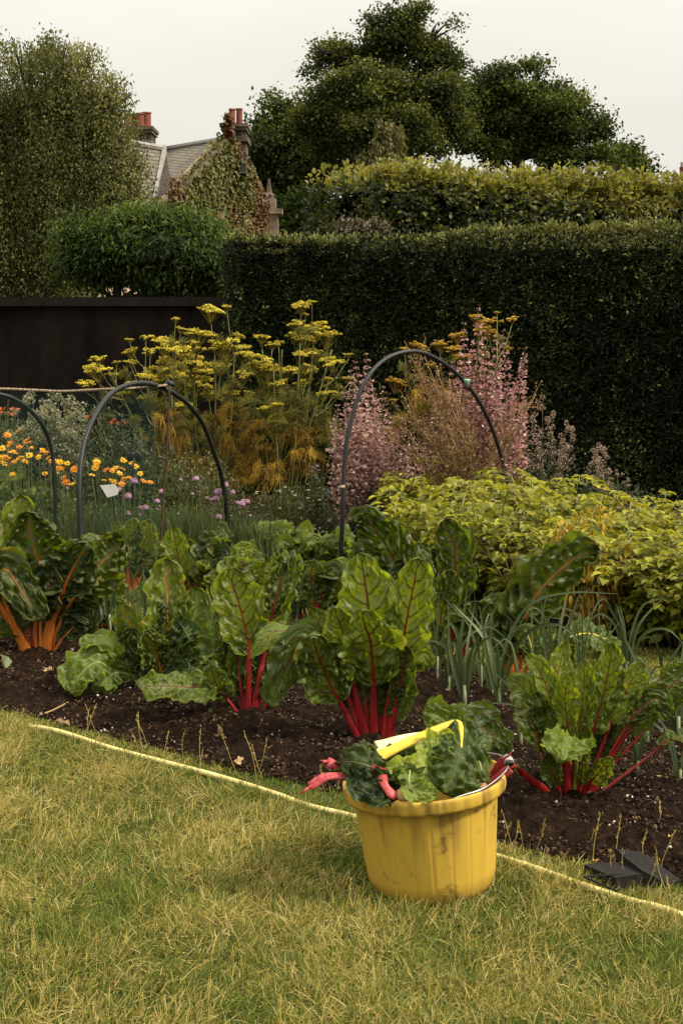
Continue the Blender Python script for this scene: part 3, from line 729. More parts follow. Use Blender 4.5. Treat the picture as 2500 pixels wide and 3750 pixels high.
tree("oak_tree", "tallest broad oak rising behind the pale hedge", 915, 46, .42,
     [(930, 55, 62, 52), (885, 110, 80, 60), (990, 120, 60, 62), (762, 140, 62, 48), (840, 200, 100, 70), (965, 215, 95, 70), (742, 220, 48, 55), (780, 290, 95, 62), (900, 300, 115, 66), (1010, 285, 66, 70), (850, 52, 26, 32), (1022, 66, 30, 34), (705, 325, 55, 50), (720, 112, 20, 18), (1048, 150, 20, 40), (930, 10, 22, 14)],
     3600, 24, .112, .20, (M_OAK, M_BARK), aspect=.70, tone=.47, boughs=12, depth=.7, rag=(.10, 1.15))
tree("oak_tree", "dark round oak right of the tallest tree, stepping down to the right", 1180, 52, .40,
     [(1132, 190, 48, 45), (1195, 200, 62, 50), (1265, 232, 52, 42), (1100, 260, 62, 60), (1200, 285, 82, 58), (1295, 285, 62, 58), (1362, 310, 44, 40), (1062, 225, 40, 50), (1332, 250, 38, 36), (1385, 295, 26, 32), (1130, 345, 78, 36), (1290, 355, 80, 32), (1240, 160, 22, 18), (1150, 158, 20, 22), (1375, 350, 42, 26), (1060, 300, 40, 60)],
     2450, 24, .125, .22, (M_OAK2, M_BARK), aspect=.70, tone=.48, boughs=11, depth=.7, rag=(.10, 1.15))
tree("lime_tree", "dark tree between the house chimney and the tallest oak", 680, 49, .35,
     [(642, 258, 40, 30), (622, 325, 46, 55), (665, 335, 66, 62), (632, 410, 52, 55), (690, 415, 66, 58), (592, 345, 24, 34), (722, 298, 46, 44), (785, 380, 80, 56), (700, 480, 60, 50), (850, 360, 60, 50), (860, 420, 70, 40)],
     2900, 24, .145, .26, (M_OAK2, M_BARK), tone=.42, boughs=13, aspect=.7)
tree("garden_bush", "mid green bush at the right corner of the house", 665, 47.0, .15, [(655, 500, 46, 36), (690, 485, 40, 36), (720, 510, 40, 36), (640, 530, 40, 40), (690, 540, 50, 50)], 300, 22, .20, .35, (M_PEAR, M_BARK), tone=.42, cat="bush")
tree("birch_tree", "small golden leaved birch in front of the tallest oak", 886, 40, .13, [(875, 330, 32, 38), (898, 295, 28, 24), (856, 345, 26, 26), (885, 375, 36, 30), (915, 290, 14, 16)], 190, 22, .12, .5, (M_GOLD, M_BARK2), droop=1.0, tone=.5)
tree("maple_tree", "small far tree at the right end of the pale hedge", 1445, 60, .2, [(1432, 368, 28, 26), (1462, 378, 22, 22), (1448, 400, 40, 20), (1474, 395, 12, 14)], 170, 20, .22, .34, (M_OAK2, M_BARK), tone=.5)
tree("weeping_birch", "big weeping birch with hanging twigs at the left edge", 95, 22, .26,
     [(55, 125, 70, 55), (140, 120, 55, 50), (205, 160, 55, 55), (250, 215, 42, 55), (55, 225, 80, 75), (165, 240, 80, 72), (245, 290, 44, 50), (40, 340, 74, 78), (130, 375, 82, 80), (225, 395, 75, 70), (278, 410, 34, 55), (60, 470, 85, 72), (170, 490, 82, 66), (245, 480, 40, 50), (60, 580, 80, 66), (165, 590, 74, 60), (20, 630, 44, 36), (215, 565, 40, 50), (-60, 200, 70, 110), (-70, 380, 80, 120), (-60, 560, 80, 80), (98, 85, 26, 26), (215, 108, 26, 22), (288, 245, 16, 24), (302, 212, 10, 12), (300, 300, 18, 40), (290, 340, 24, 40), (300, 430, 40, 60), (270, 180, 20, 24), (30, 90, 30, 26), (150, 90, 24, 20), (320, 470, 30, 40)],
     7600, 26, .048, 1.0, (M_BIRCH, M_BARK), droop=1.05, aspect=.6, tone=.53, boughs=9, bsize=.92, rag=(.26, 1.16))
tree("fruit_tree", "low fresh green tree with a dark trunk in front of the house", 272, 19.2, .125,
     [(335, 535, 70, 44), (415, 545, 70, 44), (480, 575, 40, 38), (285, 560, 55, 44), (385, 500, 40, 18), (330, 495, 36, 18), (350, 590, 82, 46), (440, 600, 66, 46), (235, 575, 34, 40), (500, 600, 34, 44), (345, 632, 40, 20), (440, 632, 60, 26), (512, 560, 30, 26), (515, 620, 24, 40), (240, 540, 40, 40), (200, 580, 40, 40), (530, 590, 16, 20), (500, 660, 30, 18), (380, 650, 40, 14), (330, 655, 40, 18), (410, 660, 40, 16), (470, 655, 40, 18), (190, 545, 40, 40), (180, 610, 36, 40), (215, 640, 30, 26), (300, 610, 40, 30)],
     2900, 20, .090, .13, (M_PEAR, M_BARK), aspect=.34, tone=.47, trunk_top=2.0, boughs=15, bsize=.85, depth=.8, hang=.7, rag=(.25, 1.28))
# pink seeding climber showing between the two hedges
M_SEED = leaf_mat("rosy_seed_heads", [(0, (.015, .017, .007)), (.55, (.045, .042, .020)), (1, (.19, .135, .095))], trans=.2)
tree("climbing_shrub", "rosy seeding shrub peeping between the two hedges", 830, 14.0, .03, [(800, 528, 22, 22), (775, 535, 14, 18), (845, 535, 26, 20), (880, 535, 18, 22)], 110, 16, .05, .06, (M_SEED, M_BARK), tone=.55, cat="shrub")
# ------------------------------------------------------------------ hoops, rope, netting, stake
M_HOOP = noise_mat("black_hoop_pipe", (.0045, .0045, .0045), (.010, .010, .010), scale=30, rough=.5, spec=.28)
M_ROPE = noise_mat("hemp_rope", (.16, .115, .075), (.34, .26, .18), scale=60, rough=.9, bump=.5)
M_RUST = noise_mat("rusty_rod", (.020, .011, .007), (.060, .030, .018), scale=40, rough=.8)
def pxpath(pts, n): return spline(np.array([at(x, y, Y) for x, y, Y in pts]), n)
def hoop(label, pts, r):
    C = pxpath(pts, 70); o3 = C[0] * [1, 1, 0]
    root = thing("tunnel_hoop", tuple(o3), label, "hoop", "black pipe hoops over the beds")
    m = MB(); m.add(*tube(C, r, 10)); part(m, "pipe", M_HOOP, root, True)
    return root, C
h1, C1 = hoop("middle black pipe hoop with the rope tied to it, its far foot among chives", [(322, 2312, 6.95), (308, 2130, 6.95), (297, 1960, 7.0), (291, 1780, 7.05), (305, 1640, 7.15), (345, 1530, 7.3), (410, 1440, 7.5), (500, 1404, 7.7), (590, 1418, 7.9), (680, 1472, 8.1), (745, 1555, 8.3), (785, 1660, 8.4), (815, 1760, 8.5), (832, 1900, 8.55), (838, 1995, 8.6)], .0135)
h2, C2 = hoop("largest black pipe hoop, arching over the pink sage and the potatoes", [(1243, 2150, 8.1), (1247, 2050, 8.1), (1255, 1870, 8.1), (1262, 1690, 8.15), (1280, 1560, 8.2), (1335, 1400, 8.3), (1420, 1310, 8.45), (1530, 1288, 8.6), (1630, 1335, 8.75), (1710, 1410, 8.9), (1775, 1510, 9.0), (1825, 1640, 9.1), (1852, 1760, 9.15), (1862, 1860, 9.2), (1866, 1960, 9.2)], .0130)
h3, C3 = hoop("black pipe hoop cut off by the left edge, its right leg sinking behind the marigolds", [(-420, 2060, 7.6), (-425, 1800, 7.6), (-390, 1620, 7.7), (-300, 1500, 7.8), (-150, 1440, 7.9), (0, 1444, 8.0), (90, 1484, 8.1), (155, 1555, 8.2), (188, 1640, 8.3), (200, 1740, 8.3), (204, 1900, 8.3), (205, 2010, 8.3)], .012)
m = MB(); q = C1[40]; m.add(*tube([at(600, 1425, 7.92), at(618, 1400, 7.92), at(640, 1412, 7.92)], [.016, .022, .012], 8)); m.add(*tube([at(605, 1415, 7.9), at(622, 1440, 7.9)], .012, 8)); part(m, "joint", M_HOOP, h1, True)
M_TEAL = noise_mat("turquoise_plastic", (.16, .38, .30), (.22, .46, .36), scale=10, rough=.4)
m = MB(); cc = at(1708, 1392, 8.86); V, F = lathe([(.003, -.05), (.010, -.02), (.018, -.008), (.021, .0), (.019, .005), (.001, .006)], 14); m.add(V + cc, F); pk = part(m, "cap", M_TEAL, h2, True)
m = MB(); V, F = tube([at(1700, 1425, 8.87), at(1712, 1405, 8.86)], .019, 8); m.add(V, F); m.add(*tube(pxpath([(1700, 1425, 8.85), (1692, 1450, 8.84), (1690, 1475, 8.84)], 6), .006, 6)); part(m, "tie", M_RUST, h2, True)
m = MB(); m.add(*tube([at(1240, 1786, 8.07), at(1264, 1782, 8.07)], .010, 6)); part(m, "tie", M_ROPE, h2, True)
# rope: a twisted cord from the left, tied to the middle hoop
rp = pxpath([(-450, 1418, 7.9), (-200, 1424, 7.9), (0, 1424, 7.9), (150, 1430, 7.9), (240, 1433, 7.9), (420, 1424, 7.75), (520, 1420, 7.8), (612, 1410, 7.9)], 260)
m = MB()
tt = np.linspace(0, 1, 260)
for k in range(3):
    a = tt * 2 * math.pi * 62 + k * 2.094
    m.add(*tube(rp + np.stack([np.zeros(260), np.cos(a), np.sin(a)], 1) * .0042, .0048, 5))
tag(m.build("rope", M_ROPE, None, True, origin=rp[0]), "pale hemp rope strung level from the left edge to the middle hoop", "rope")
m = MB(); C = pxpath([(621, 1412, 7.85), (616, 1550, 7.85), (608, 1700, 7.85), (596, 1860, 7.85), (588, 2000, 7.85), (585, 2060, 7.85)], 20); m.add(*tube(C, .0062, 7))
tag(m.build("garden_stake", M_RUST, None, True, origin=C[-1]), "thin rusty stake standing under the middle hoop", "stake")
def net_mat():
    m, n, l, o = new_mat("fine_green_netting")
    d = n.new("ShaderNodeBsdfDiffuse"); d.inputs['Color'].default_value = (.020, .040, .034, 1)
    t = n.new("ShaderNodeBsdfTransparent"); x = n.new("ShaderNodeMixShader")
    x.inputs[0].default_value = .20; l.new(t.outputs[0], x.inputs[1]); l.new(d.outputs[0], x.inputs[2]); l.new(x.outputs[0], o.inputs[0])
    return m
top = rp[60:250:4]; nn_ = len(top); nz = 14
V = []; UV = []
for i, p in enumerate(top):
    for j in range(nz):
        f = j / (nz - 1); z = p[2] * (1 - f) + .02 * f
        V.append([p[0] + .03 * math.sin(i * .6 + j * .4) * f, p[1] + .05 * math.sin(i * .35) * f, z]); UV.append([p[0], z])
i = np.arange(nn_ - 1)[:, None] * nz; j = np.arange(nz - 1)[None]
m = MB(); m.add(np.array(V), [np.stack([i + j, i + j + 1, i + nz + j + 1, i + nz + j], -1).reshape(-1, 4)], uv=np.array(UV))
tag(m.build("garden_netting", net_mat(), None, True, origin=top[0] * [1, 1, 0]), "fine dark green netting hanging from the rope between the hoops", "netting")
# plant label and black marker
M_TAG = noise_mat("white_label_plastic", (.58, .58, .57), (.74, .74, .72), scale=12, rough=.5)
LY = 8.3
root = thing("plant_label", tuple(at(415, 2000, LY) * [1, 1, 0]), "tilted white plant label on a black stake among the chives", "label")
m = MB(); q = [at(367, 1778, LY), at(418, 1774, LY), at(436, 1796, LY), at(430, 1812, LY), at(394, 1822, LY)]; q2 = [p + [0, .006, 0] for p in q]
ii = np.arange(5); jj = (ii + 1) % 5
m.add(np.array(q + q2), [ii[None, ::-1].copy(), (ii + 5)[None], np.stack([ii, jj, jj + 5, ii + 5], 1)]); part(m, "plate", M_TAG, root)
m = MB(); m.add(*tube([at(412, 1812, LY + .012), at(418, 1850, LY + .012), at(424, 1990, LY + .012)], .005, 6)); part(m, "stake", M_HOOP, root)
root = thing("plant_marker", tuple(at(490, 1990, 8.9) * [1, 1, 0]), "black heart shaped plant marker behind the orange marigolds", "marker")
m = MB()
for px, a in ((480, .3), (505, -.3)):
    V = ICO1[0] * [.026, .006, .034]; c = at(px, 1672, 8.9); ca, sa = math.cos(a), math.sin(a)
    V = V @ np.array([[ca, 0, -sa], [0, 1, 0], [sa, 0, ca]]); m.add(V + c, ICO1[1])
m.add(*tube([at(492, 1675, 8.9), at(486, 1730, 8.9), at(484, 1990, 8.9)], .006, 6)); part(m, "plate", M_HOOP, root, True)

# ------------------------------------------------------------------ flowers behind
M_STEM = leaf_mat("green_stem", [(0, (.022, .032, .007)), (.5, (.075, .088, .018)), (1, (.20, .19, .055))], trans=0, rough=.6)
M_STRAW = leaf_mat("dry_straw_stem", [(0, (.065, .033, .012)), (.5, (.16, .090, .032)), (1, (.36, .24, .095))], trans=.1, rough=.7)
M_UMB = leaf_mat("fennel_umbel", [(0, (.085, .072, .010)), (.4, (.23, .19, .018)), (.75, (.44, .36, .036)), (1, (.60, .51, .085))], trans=.2, rough=.7, spec=.1)
M_UMB2 = leaf_mat("ageing_fennel_umbel", [(0, (.10, .055, .010)), (.4, (.25, .145, .020)), (.75, (.42, .26, .035)), (1, (.50, .34, .06))], trans=.2, rough=.7, spec=.1)
M_FROND = leaf_mat("bronze_fennel_frond", [(0, (.030, .018, .005)), (.35, (.105, .062, .010)), (.7, (.28, .17, .020)), (1, (.46, .31, .05))], trans=.3, rough=.6, spec=.2)
M_FGREEN = leaf_mat("green_fennel_frond", [(0, (.030, .034, .008)), (.5, (.095, .095, .017)), (1, (.22, .19, .035))], trans=.3, rough=.6, spec=.2)
FEN = "tall flowering fennel plants"
def umbel_mesh(seed, mat):
    """open flat topped head of unit width: uneven rays from one point, each with a lumpy button of florets"""
    r = np.random.default_rng(seed)
    m = MB(); n = int(r.integers(13, 19)); sx, sy = r.uniform(.8, 1.1, 2); tilt = r.uniform(-.08, .08, 2)
    for i in range(n):
        a = i * 2.39996 + r.uniform(-.5, .5); q = .44 * math.sqrt((i + .6) / n) * r.uniform(.75, 1.18)
        c = np.array([q * math.cos(a) * sx, q * math.sin(a) * sy, .06 * (1 - (q / .47) ** 2) + r.uniform(-.07, .07)]); c[2] += c[0] * tilt[0] + c[1] * tilt[1]
        m.add(*tube(np.array([[0, 0, -.40], c * [.55, .55, 0] + [0, 0, -.18], c - [0, 0, .02]]), [.008, .006, .005], 4, cap=False), rnd=.18)
        big = r.uniform(.7, 1.4); k = int(19 * big) + 6; rr = .095 * big * np.sqrt(r.random(k)); b = r.uniform(0, 6.28, k)
        P = c + np.stack([rr * np.cos(b), rr * np.sin(b), .04 * (1 - (rr / .12) ** 2) + r.normal(0, .016, k)], 1)
        base = r.uniform(.45, .9)
        scatter(m, ICO0[0] * [1, 1, .75], ICO0[1], P, np.repeat(np.eye(3)[None], k, 0), r.uniform(.016, .028, k), np.clip(r.normal(base, .16, k), 0, 1))
    return m.mesh("flower_head", mat)
UMS = [umbel_mesh(s, M_UMB) for s in range(7)]; UMO = [umbel_mesh(s + 9, M_UMB2) for s in range(3)]
def strands(mb, c, r, n, length, rnd=(.15, .95), droop=.6, wid=.0016, up=.35, hang=False):
    """thread-fine leaves in tufts: each tuft springs from one node and arches over; hanging tufts fall like thatch"""
    nt = max(6, n // 26); per = n // nt; N = nt * per
    node = c + rdir(nt) * rng.random((nt, 1)) ** .5 * np.array([1.1, .8, .9]) * r
    td = rdir(nt) * [1, 1, .5]; td[:, 2] = np.abs(td[:, 2]) + up; td = nrm(td)
    st = np.repeat(node, per, 0) + rng.normal(0, .008, (N, 3)); d = nrm(np.repeat(td, per, 0) + rdir(N) * .55)
    ln = length * rng.uniform(.45, 1.15, N)
    K = 6; t = np.linspace(0, 1, K)
    C = st[:, None] + d[:, None] * (ln[:, None] * t * (1 - .35 * t * droop))[..., None] + np.array([0, 0, -1.0]) * (droop * ln[:, None] * t ** 2 * (1.5 if hang else .8))[..., None] + rng.normal(0, .006, (N, K, 3)) * t[None, :, None]
    side = nrm(np.cross(d, rdir(N)))[:, None] * (wid * (1 - .5 * t))[None, :, None]
    V = np.stack([C - side, C + side], 2).reshape(-1, 3)
    i = (np.arange(N) * K * 2)[:, None] + (np.arange(K - 1) * 2)[None]
    F = np.stack([i, i + 1, i + 3, i + 2], -1).reshape(-1, 4)
    tone = np.repeat(rng.uniform(*rnd, nt), per)
    mb.add(V, [F], np.repeat(np.clip(tone + rng.normal(0, .13, N), 0, 1), K - 1))
def fennel(label, foot, Y, umbels, mounds, meshes, stems_n=3):
    mounds = list(mounds) + [(x + rng.normal(0, 12), y + rng.uniform(35, 105), 22, 0, 150) for (x, y, w) in umbels[::2]]
    f = at(foot * KD, 1180, Y) * [1, 1, 0]
    root = thing("fennel_plant", tuple(f), label, "fennel", FEN)
    sm = MB()
    mains = []
    for i in range(stems_n):
        xs = np.percentile([u[0] for u in umbels], 100 * (i + .5) / stems_n); ys = min(u[1] for u in umbels if abs(u[0] - xs) < 70 or True)
        e = at(xs * KD, (ys + 110) * KD, Y + rng.uniform(-.1, .1))
        C = spline([f + rng.normal(0, .05, 3) * [1, 1, 0], f * .5 + e * .5 + rng.normal(0, .03, 3), e], 20); mains.append(C)
        sm.add(*tube(C, np.linspace(.010, .005, 20), 6), rnd=.6)
    for j, (x, y, w) in enumerate(umbels):
        dy = rng.uniform(-.28, .28); c = at(x * KD, y * KD, Y + dy); W = w * KD * mpp(c)
        C = mains[int(np.argmin([abs(C[-1][0] - c[0]) for C in mains]))]
        zt_ = c[2] - W * .4 - rng.uniform(.12, .28); k = int(np.clip(np.argmin(np.abs(C[:, 2] - zt_)), 4, 19))
        b = c - [0, 0, W * .36]
        sm.add(*tube(spline([C[k], C[k] * .5 + b * .5 + [0, 0, -.04], b], 9), np.linspace(.0036, .0022, 9), 5), rnd=np.clip(rng.normal(.6, .2), 0, 1))
        o = bpy.data.objects.new("flower_head", meshes[j % len(meshes)]); COL.objects.link(o); o.parent = root
        W *= rng.uniform(.95, 1.2); o.location = tuple(c - f); o.scale = (W, W, W * rng.uniform(.85, 1.2)); o.rotation_euler = (rng.normal(.10, .11), rng.normal(0, .11), rng.uniform(0, 6.28))
    for _ in range(stems_n * 5):
        x, y, w = umbels[rng.integers(len(umbels))]; e = at((x + rng.normal(0, 14)) * KD, (y + rng.uniform(60, 170)) * KD, Y + rng.uniform(-.3, .2)); b = f + [(e[0] - f[0]) * .35 + rng.normal(0, .05), e[1] - Y, 0]
        sm.add(*tube(spline([b, b * .5 + e * .5 + rng.normal(0, .03, 3), e], 12), np.linspace(.0045, .0022, 12), 5), rnd=rng.uniform(.1, .8))
    part(sm, "stem", M_STEM, root, True)
    fm, fg = MB(), MB()
    for (x, y, r, kind, n) in mounds:
        c = at(x * KD, y * KD, Y + rng.uniform(-.25, .1)); R = r * KD * mpp(c)
        strands(fm if kind else fg, c, R, int(n * .8), R * 1.35, droop=.80 if kind else .45, hang=bool(kind) and rng.random() < .5)
    if fm.n: part(fm, "fronds", M_FROND, root)
    if fg.n: part(fg, "fronds", M_FGREEN, root)
    return root
U1 = [(403, 733, 26), (416, 755, 24), (380, 788, 66), (335, 775, 30), (298, 780, 22), (300, 808, 44), (225, 825, 42), (213, 845, 52), (225, 852, 70), (197, 882, 48), (268, 832, 18), (302, 832, 32), (400, 806, 86), (345, 806, 40), (392, 838, 84), (365, 852, 70), (338, 868, 60), (380, 872, 80), (305, 880, 44), (258, 862, 30), (330, 915, 40), (420, 930, 44), (285, 905, 40)]
U2 = [(485, 714, 80), (521, 705, 26), (458, 768, 74), (432, 800, 70), (440, 832, 70), (502, 802, 44), (520, 796, 80), (547, 772, 40), (506, 842, 58), (470, 855, 46), (422, 866, 60), (452, 880, 72), (560, 800, 44), (560, 862, 50), (480, 905, 44), (530, 905, 46)]
U3 = [(690, 703, 48), (716, 693, 24), (702, 722, 18), (680, 745, 48), (720, 756, 74), (752, 772, 62), (676, 772, 46), (702, 782, 62), (601, 775, 52), (640, 787, 28), (625, 792, 32), (582, 820, 72), (602, 842, 72), (622, 853, 62), (690, 815, 52), (720, 810, 52), (660, 852, 62), (702, 852, 62), (762, 832, 52), (800, 815, 28), (690, 882, 42), (752, 872, 42), (640, 882, 52), (742, 906, 44), (800, 870, 32), (622, 936, 62), (762, 902, 32), (575, 905, 40), (700, 930, 40)]
U4 = [(1120, 742, 58), (1095, 730, 42), (1175, 733, 36), (1141, 718, 18), (1050, 772, 48), (1010, 792, 54), (960, 797, 52), (1040, 802, 42), (930, 802, 32), (910, 880, 52), (902, 920, 26), (916, 962, 36), (1120, 762, 52), (1062, 822, 52), (1100, 760, 44), (1165, 800, 26), (985, 840, 40)]
fennel("yellow flowering fennel leaning left in front of the dark brown wall", 400, 10.6, U1, [(390, 960, 40, 1, 420), (420, 900, 30, 0, 380), (350, 930, 34, 0, 380), (380, 1010, 44, 1, 600), (440, 980, 40, 0, 420), (420, 1060, 40, 1, 520)], UMS)
fennel("yellow flowering fennel with the highest flat head at the corner of the yew hedge", 485, 10.9, U2, [(480, 960, 34, 1, 380), (500, 900, 30, 0, 380), (540, 960, 38, 1, 620), (530, 1010, 38, 1, 420), (480, 1020, 44, 0, 520), (470, 1080, 40, 1, 520)], UMS, 3)
fennel("biggest yellow fennel, with bronze feathery mounds at its foot", 655, 10.5, U3, [(590, 1060, 46, 1, 1600), (560, 1090, 34, 1, 900), (620, 1085, 34, 1, 900), (700, 1000, 50, 1, 1100), (640, 960, 46, 0, 900), (700, 1060, 36, 1, 900), (740, 980, 36, 0, 600), (600, 980, 40, 1, 700), (690, 930, 40, 0, 600), (760, 1000, 30, 0, 360), (600, 920, 36, 0, 480)], UMS, 5)
fennel("old gold fennel showing above the right hoop behind the pink sage", 1060, 10.9, U4, [(1000, 900, 50, 1, 600), (940, 950, 40, 1, 400), (1050, 960, 50, 0, 500), (900, 1000, 40, 1, 300)], UMO, 4)
# clary sage
M_SAGE = leaf_mat("pink_sage_bracts", [(0, (.085, .050, .038)), (.35, (.225, .142, .115)), (.7, (.41, .285, .245)), (1, (.66, .54, .49))], trans=.35, rough=.55, spec=.2, tint=(1.1, .8, .8))
M_SAGE2 = leaf_mat("rosy_sage_bracts", [(0, (.085, .046, .036)), (.35, (.22, .128, .106)), (.7, (.41, .255, .228)), (1, (.64, .49, .45))], trans=.35, rough=.55, spec=.2, tint=(1.1, .8, .85))
M_SAGEL = leaf_mat("grey_green_sage_leaves", [(0, (.014, .018, .008)), (.5, (.040, .046, .018)), (1, (.10, .11, .05))], trans=.2)
def sage(label, foot, Y, tops, mat, spread, dens=1.0, ybase=1180):
    f = at(foot * KD, 1180, Y) * [1, 1, 0]
    root = thing("clary_sage", tuple(f), label, "sage", "pink clary sage plants")
    for (x, y) in tops:
        dy = rng.uniform(-.25, .25)
        e = at(x * KD, y * KD, Y + dy); xb = foot + (x - foot) * spread; b = at(xb * KD, 1180, Y + dy * .6) * [1, 1, 0]
        b = b + np.array([0, 0, .03])
        mid = b * .45 + e * .55 + rng.normal(0, .03, 3)
        C = spline([b, mid, e], 40); L = e[2] - b[2]
        m = MB(); m.add(*tube(C, np.linspace(.0045, .0015, 40), 5), rnd=.1)
        nb = int(290 * dens * L / .9)
        t = 1 - rng.random(nb) ** 1.0 * .86
        k = t * 39; i0 = np.floor(k).astype(int).clip(0, 38); P = C[i0] + (C[i0 + 1] - C[i0]) * (k - i0)[:, None]
        whorl = np.round(t * 26) / 26; kz = (whorl - t)[:, None] * (e - b) * .6
        a = rng.uniform(0, 6.28, nb); out = np.stack([np.cos(a), np.sin(a), rng.uniform(-.25, .5, nb)], 1)
        rad = .010 + .060 * np.clip((1 - t) * 2.4, .05, 1)
        P = P + kz + out * (rad * rng.uniform(.3, 1, nb))[:, None]
        yd = nrm(out + rdir(nb) * .5); ln = (.010 + .020 * np.clip((1 - t) * 3, 0, 1)) * rng.uniform(.7, 1.3, nb)
        scatter(m, *LEAF4, P, frames(yd, nrm(rdir(nb) + [0, 0, .8])), np.stack([ln * .85, ln, ln], 1), np.clip(rng.normal(.5, .25, nb), 0, 1))
        o = part(m, "flower_spike", mat, root)
    m = MB(); n = 900
    P = f + np.stack([rng.normal(0, .22, n), rng.normal(0, .16, n), rng.random(n) * .45], 1); ln = .05 * rng.uniform(.6, 1.4, n)
    scatter(m, *LEAF4, P, frames(nrm(rdir(n) + [0, 0, .1]), nrm(rdir(n) * .7 + [0, 0, 1])), np.stack([ln * .5, ln, ln], 1), np.clip(rng.normal(.4, .2, n), 0, 1))
    part(m, "leaves", M_SAGEL, root)
T1 = [(840, 812), (805, 850), (846, 868), (881, 888), (868, 915), (910, 985), (892, 948), (927, 960), (945, 985), (788, 888), (775, 930), (760, 962), (820, 900), (855, 950), (955, 1020), (768, 1000), (830, 980), (905, 1030), (795, 960), (870, 1000), (930, 1040), (790, 1040), (850, 1050), (815, 830), (880, 1060), (765, 1050)]
T2 = [(1065, 742), (1098, 708), (1110, 760), (1140, 768), (1155, 758), (1200, 822), (1180, 868), (1060, 800), (1040, 830), (1076, 830), (1120, 820), (1145, 850), (1206, 798), (1170, 900), (1000, 872), (1020, 900), (1196, 930), (1100, 900), (980, 950), (1085, 790), (1130, 880), (1210, 960), (1050, 900), (970, 1010), (1190, 1000), (1155, 940), (1010, 980), (1090, 960)]
sage("pale pink clary sage massed around the left leg of the largest hoop", 850, 9.55, T1, M_SAGE, .55, 1.15)
sage("rosier clary sage standing taller inside and right of the largest hoop", 1090, 9.95, T2, M_SAGE2, .6, 1.0)
# dry seeding stalks leaning left under the right hoop
DY = 9.3
f = at(1112 * KD, 1180, DY) * [1, 1, 0]
root = thing("dead_seed_plant", tuple(f), "dry straw coloured seed plant fanning left under the largest hoop", "dry plant")
sm, pm = MB(), MB()
tips = [(928, 782), (950, 830), (958, 862), (920, 920), (938, 942), (1000, 850), (1030, 870), (980, 902), (900, 960), (890, 1000), (960, 985), (1010, 930), (1050, 930), (880, 1125), (1180, 945), (1170, 1000), (1195, 1040), (1230, 905), (1000, 1010), (1060, 1000), (940, 1040), (975, 820), (1075, 970), (1020, 1050), (1140, 1000)]
for x, y in tips:
    dy = rng.uniform(-.2, .2); e = at(x * KD, y * KD, DY + dy); b = f + [rng.normal(0, .05), dy * .3, 0]
    C = spline([b, b * .5 + e * .5 + [.04 * (1 if x < 1112 else -1), 0, .05], e], 24)
    sm.add(*tube(C, np.linspace(.006, .0022, 24), 5), rnd=rng.uniform(.45, .95))
    for _ in range(17):
        k = rng.integers(6, 23); d = nrm(nrm(C[k] - C[k - 3]) + rng.normal(0, .45, 3)); L = rng.uniform(.08, .26)
        tw = spline([C[k], C[k] + d * L * .6, C[k] + d * L + [0, 0, -.02]], 8); sm.add(*tube(tw, np.linspace(.0024, .0011, 8), 4, cap=False), rnd=rng.uniform(.3, .9))
        n = 16; P = tw[rng.integers(1, 8, n)] + rng.normal(0, .014, (n, 3)); ln = .018 * rng.uniform(.6, 1.4, n)
        scatter(pm, *LEAF4, P, frames(rdir(n), rdir(n)), np.stack([ln * .6, ln, ln], 1), np.clip(rng.normal(.38, .2, n), 0, 1))
part(sm, "stem", M_STRAW, root, True); part(pm, "seed_pods", M_STRAW, root)
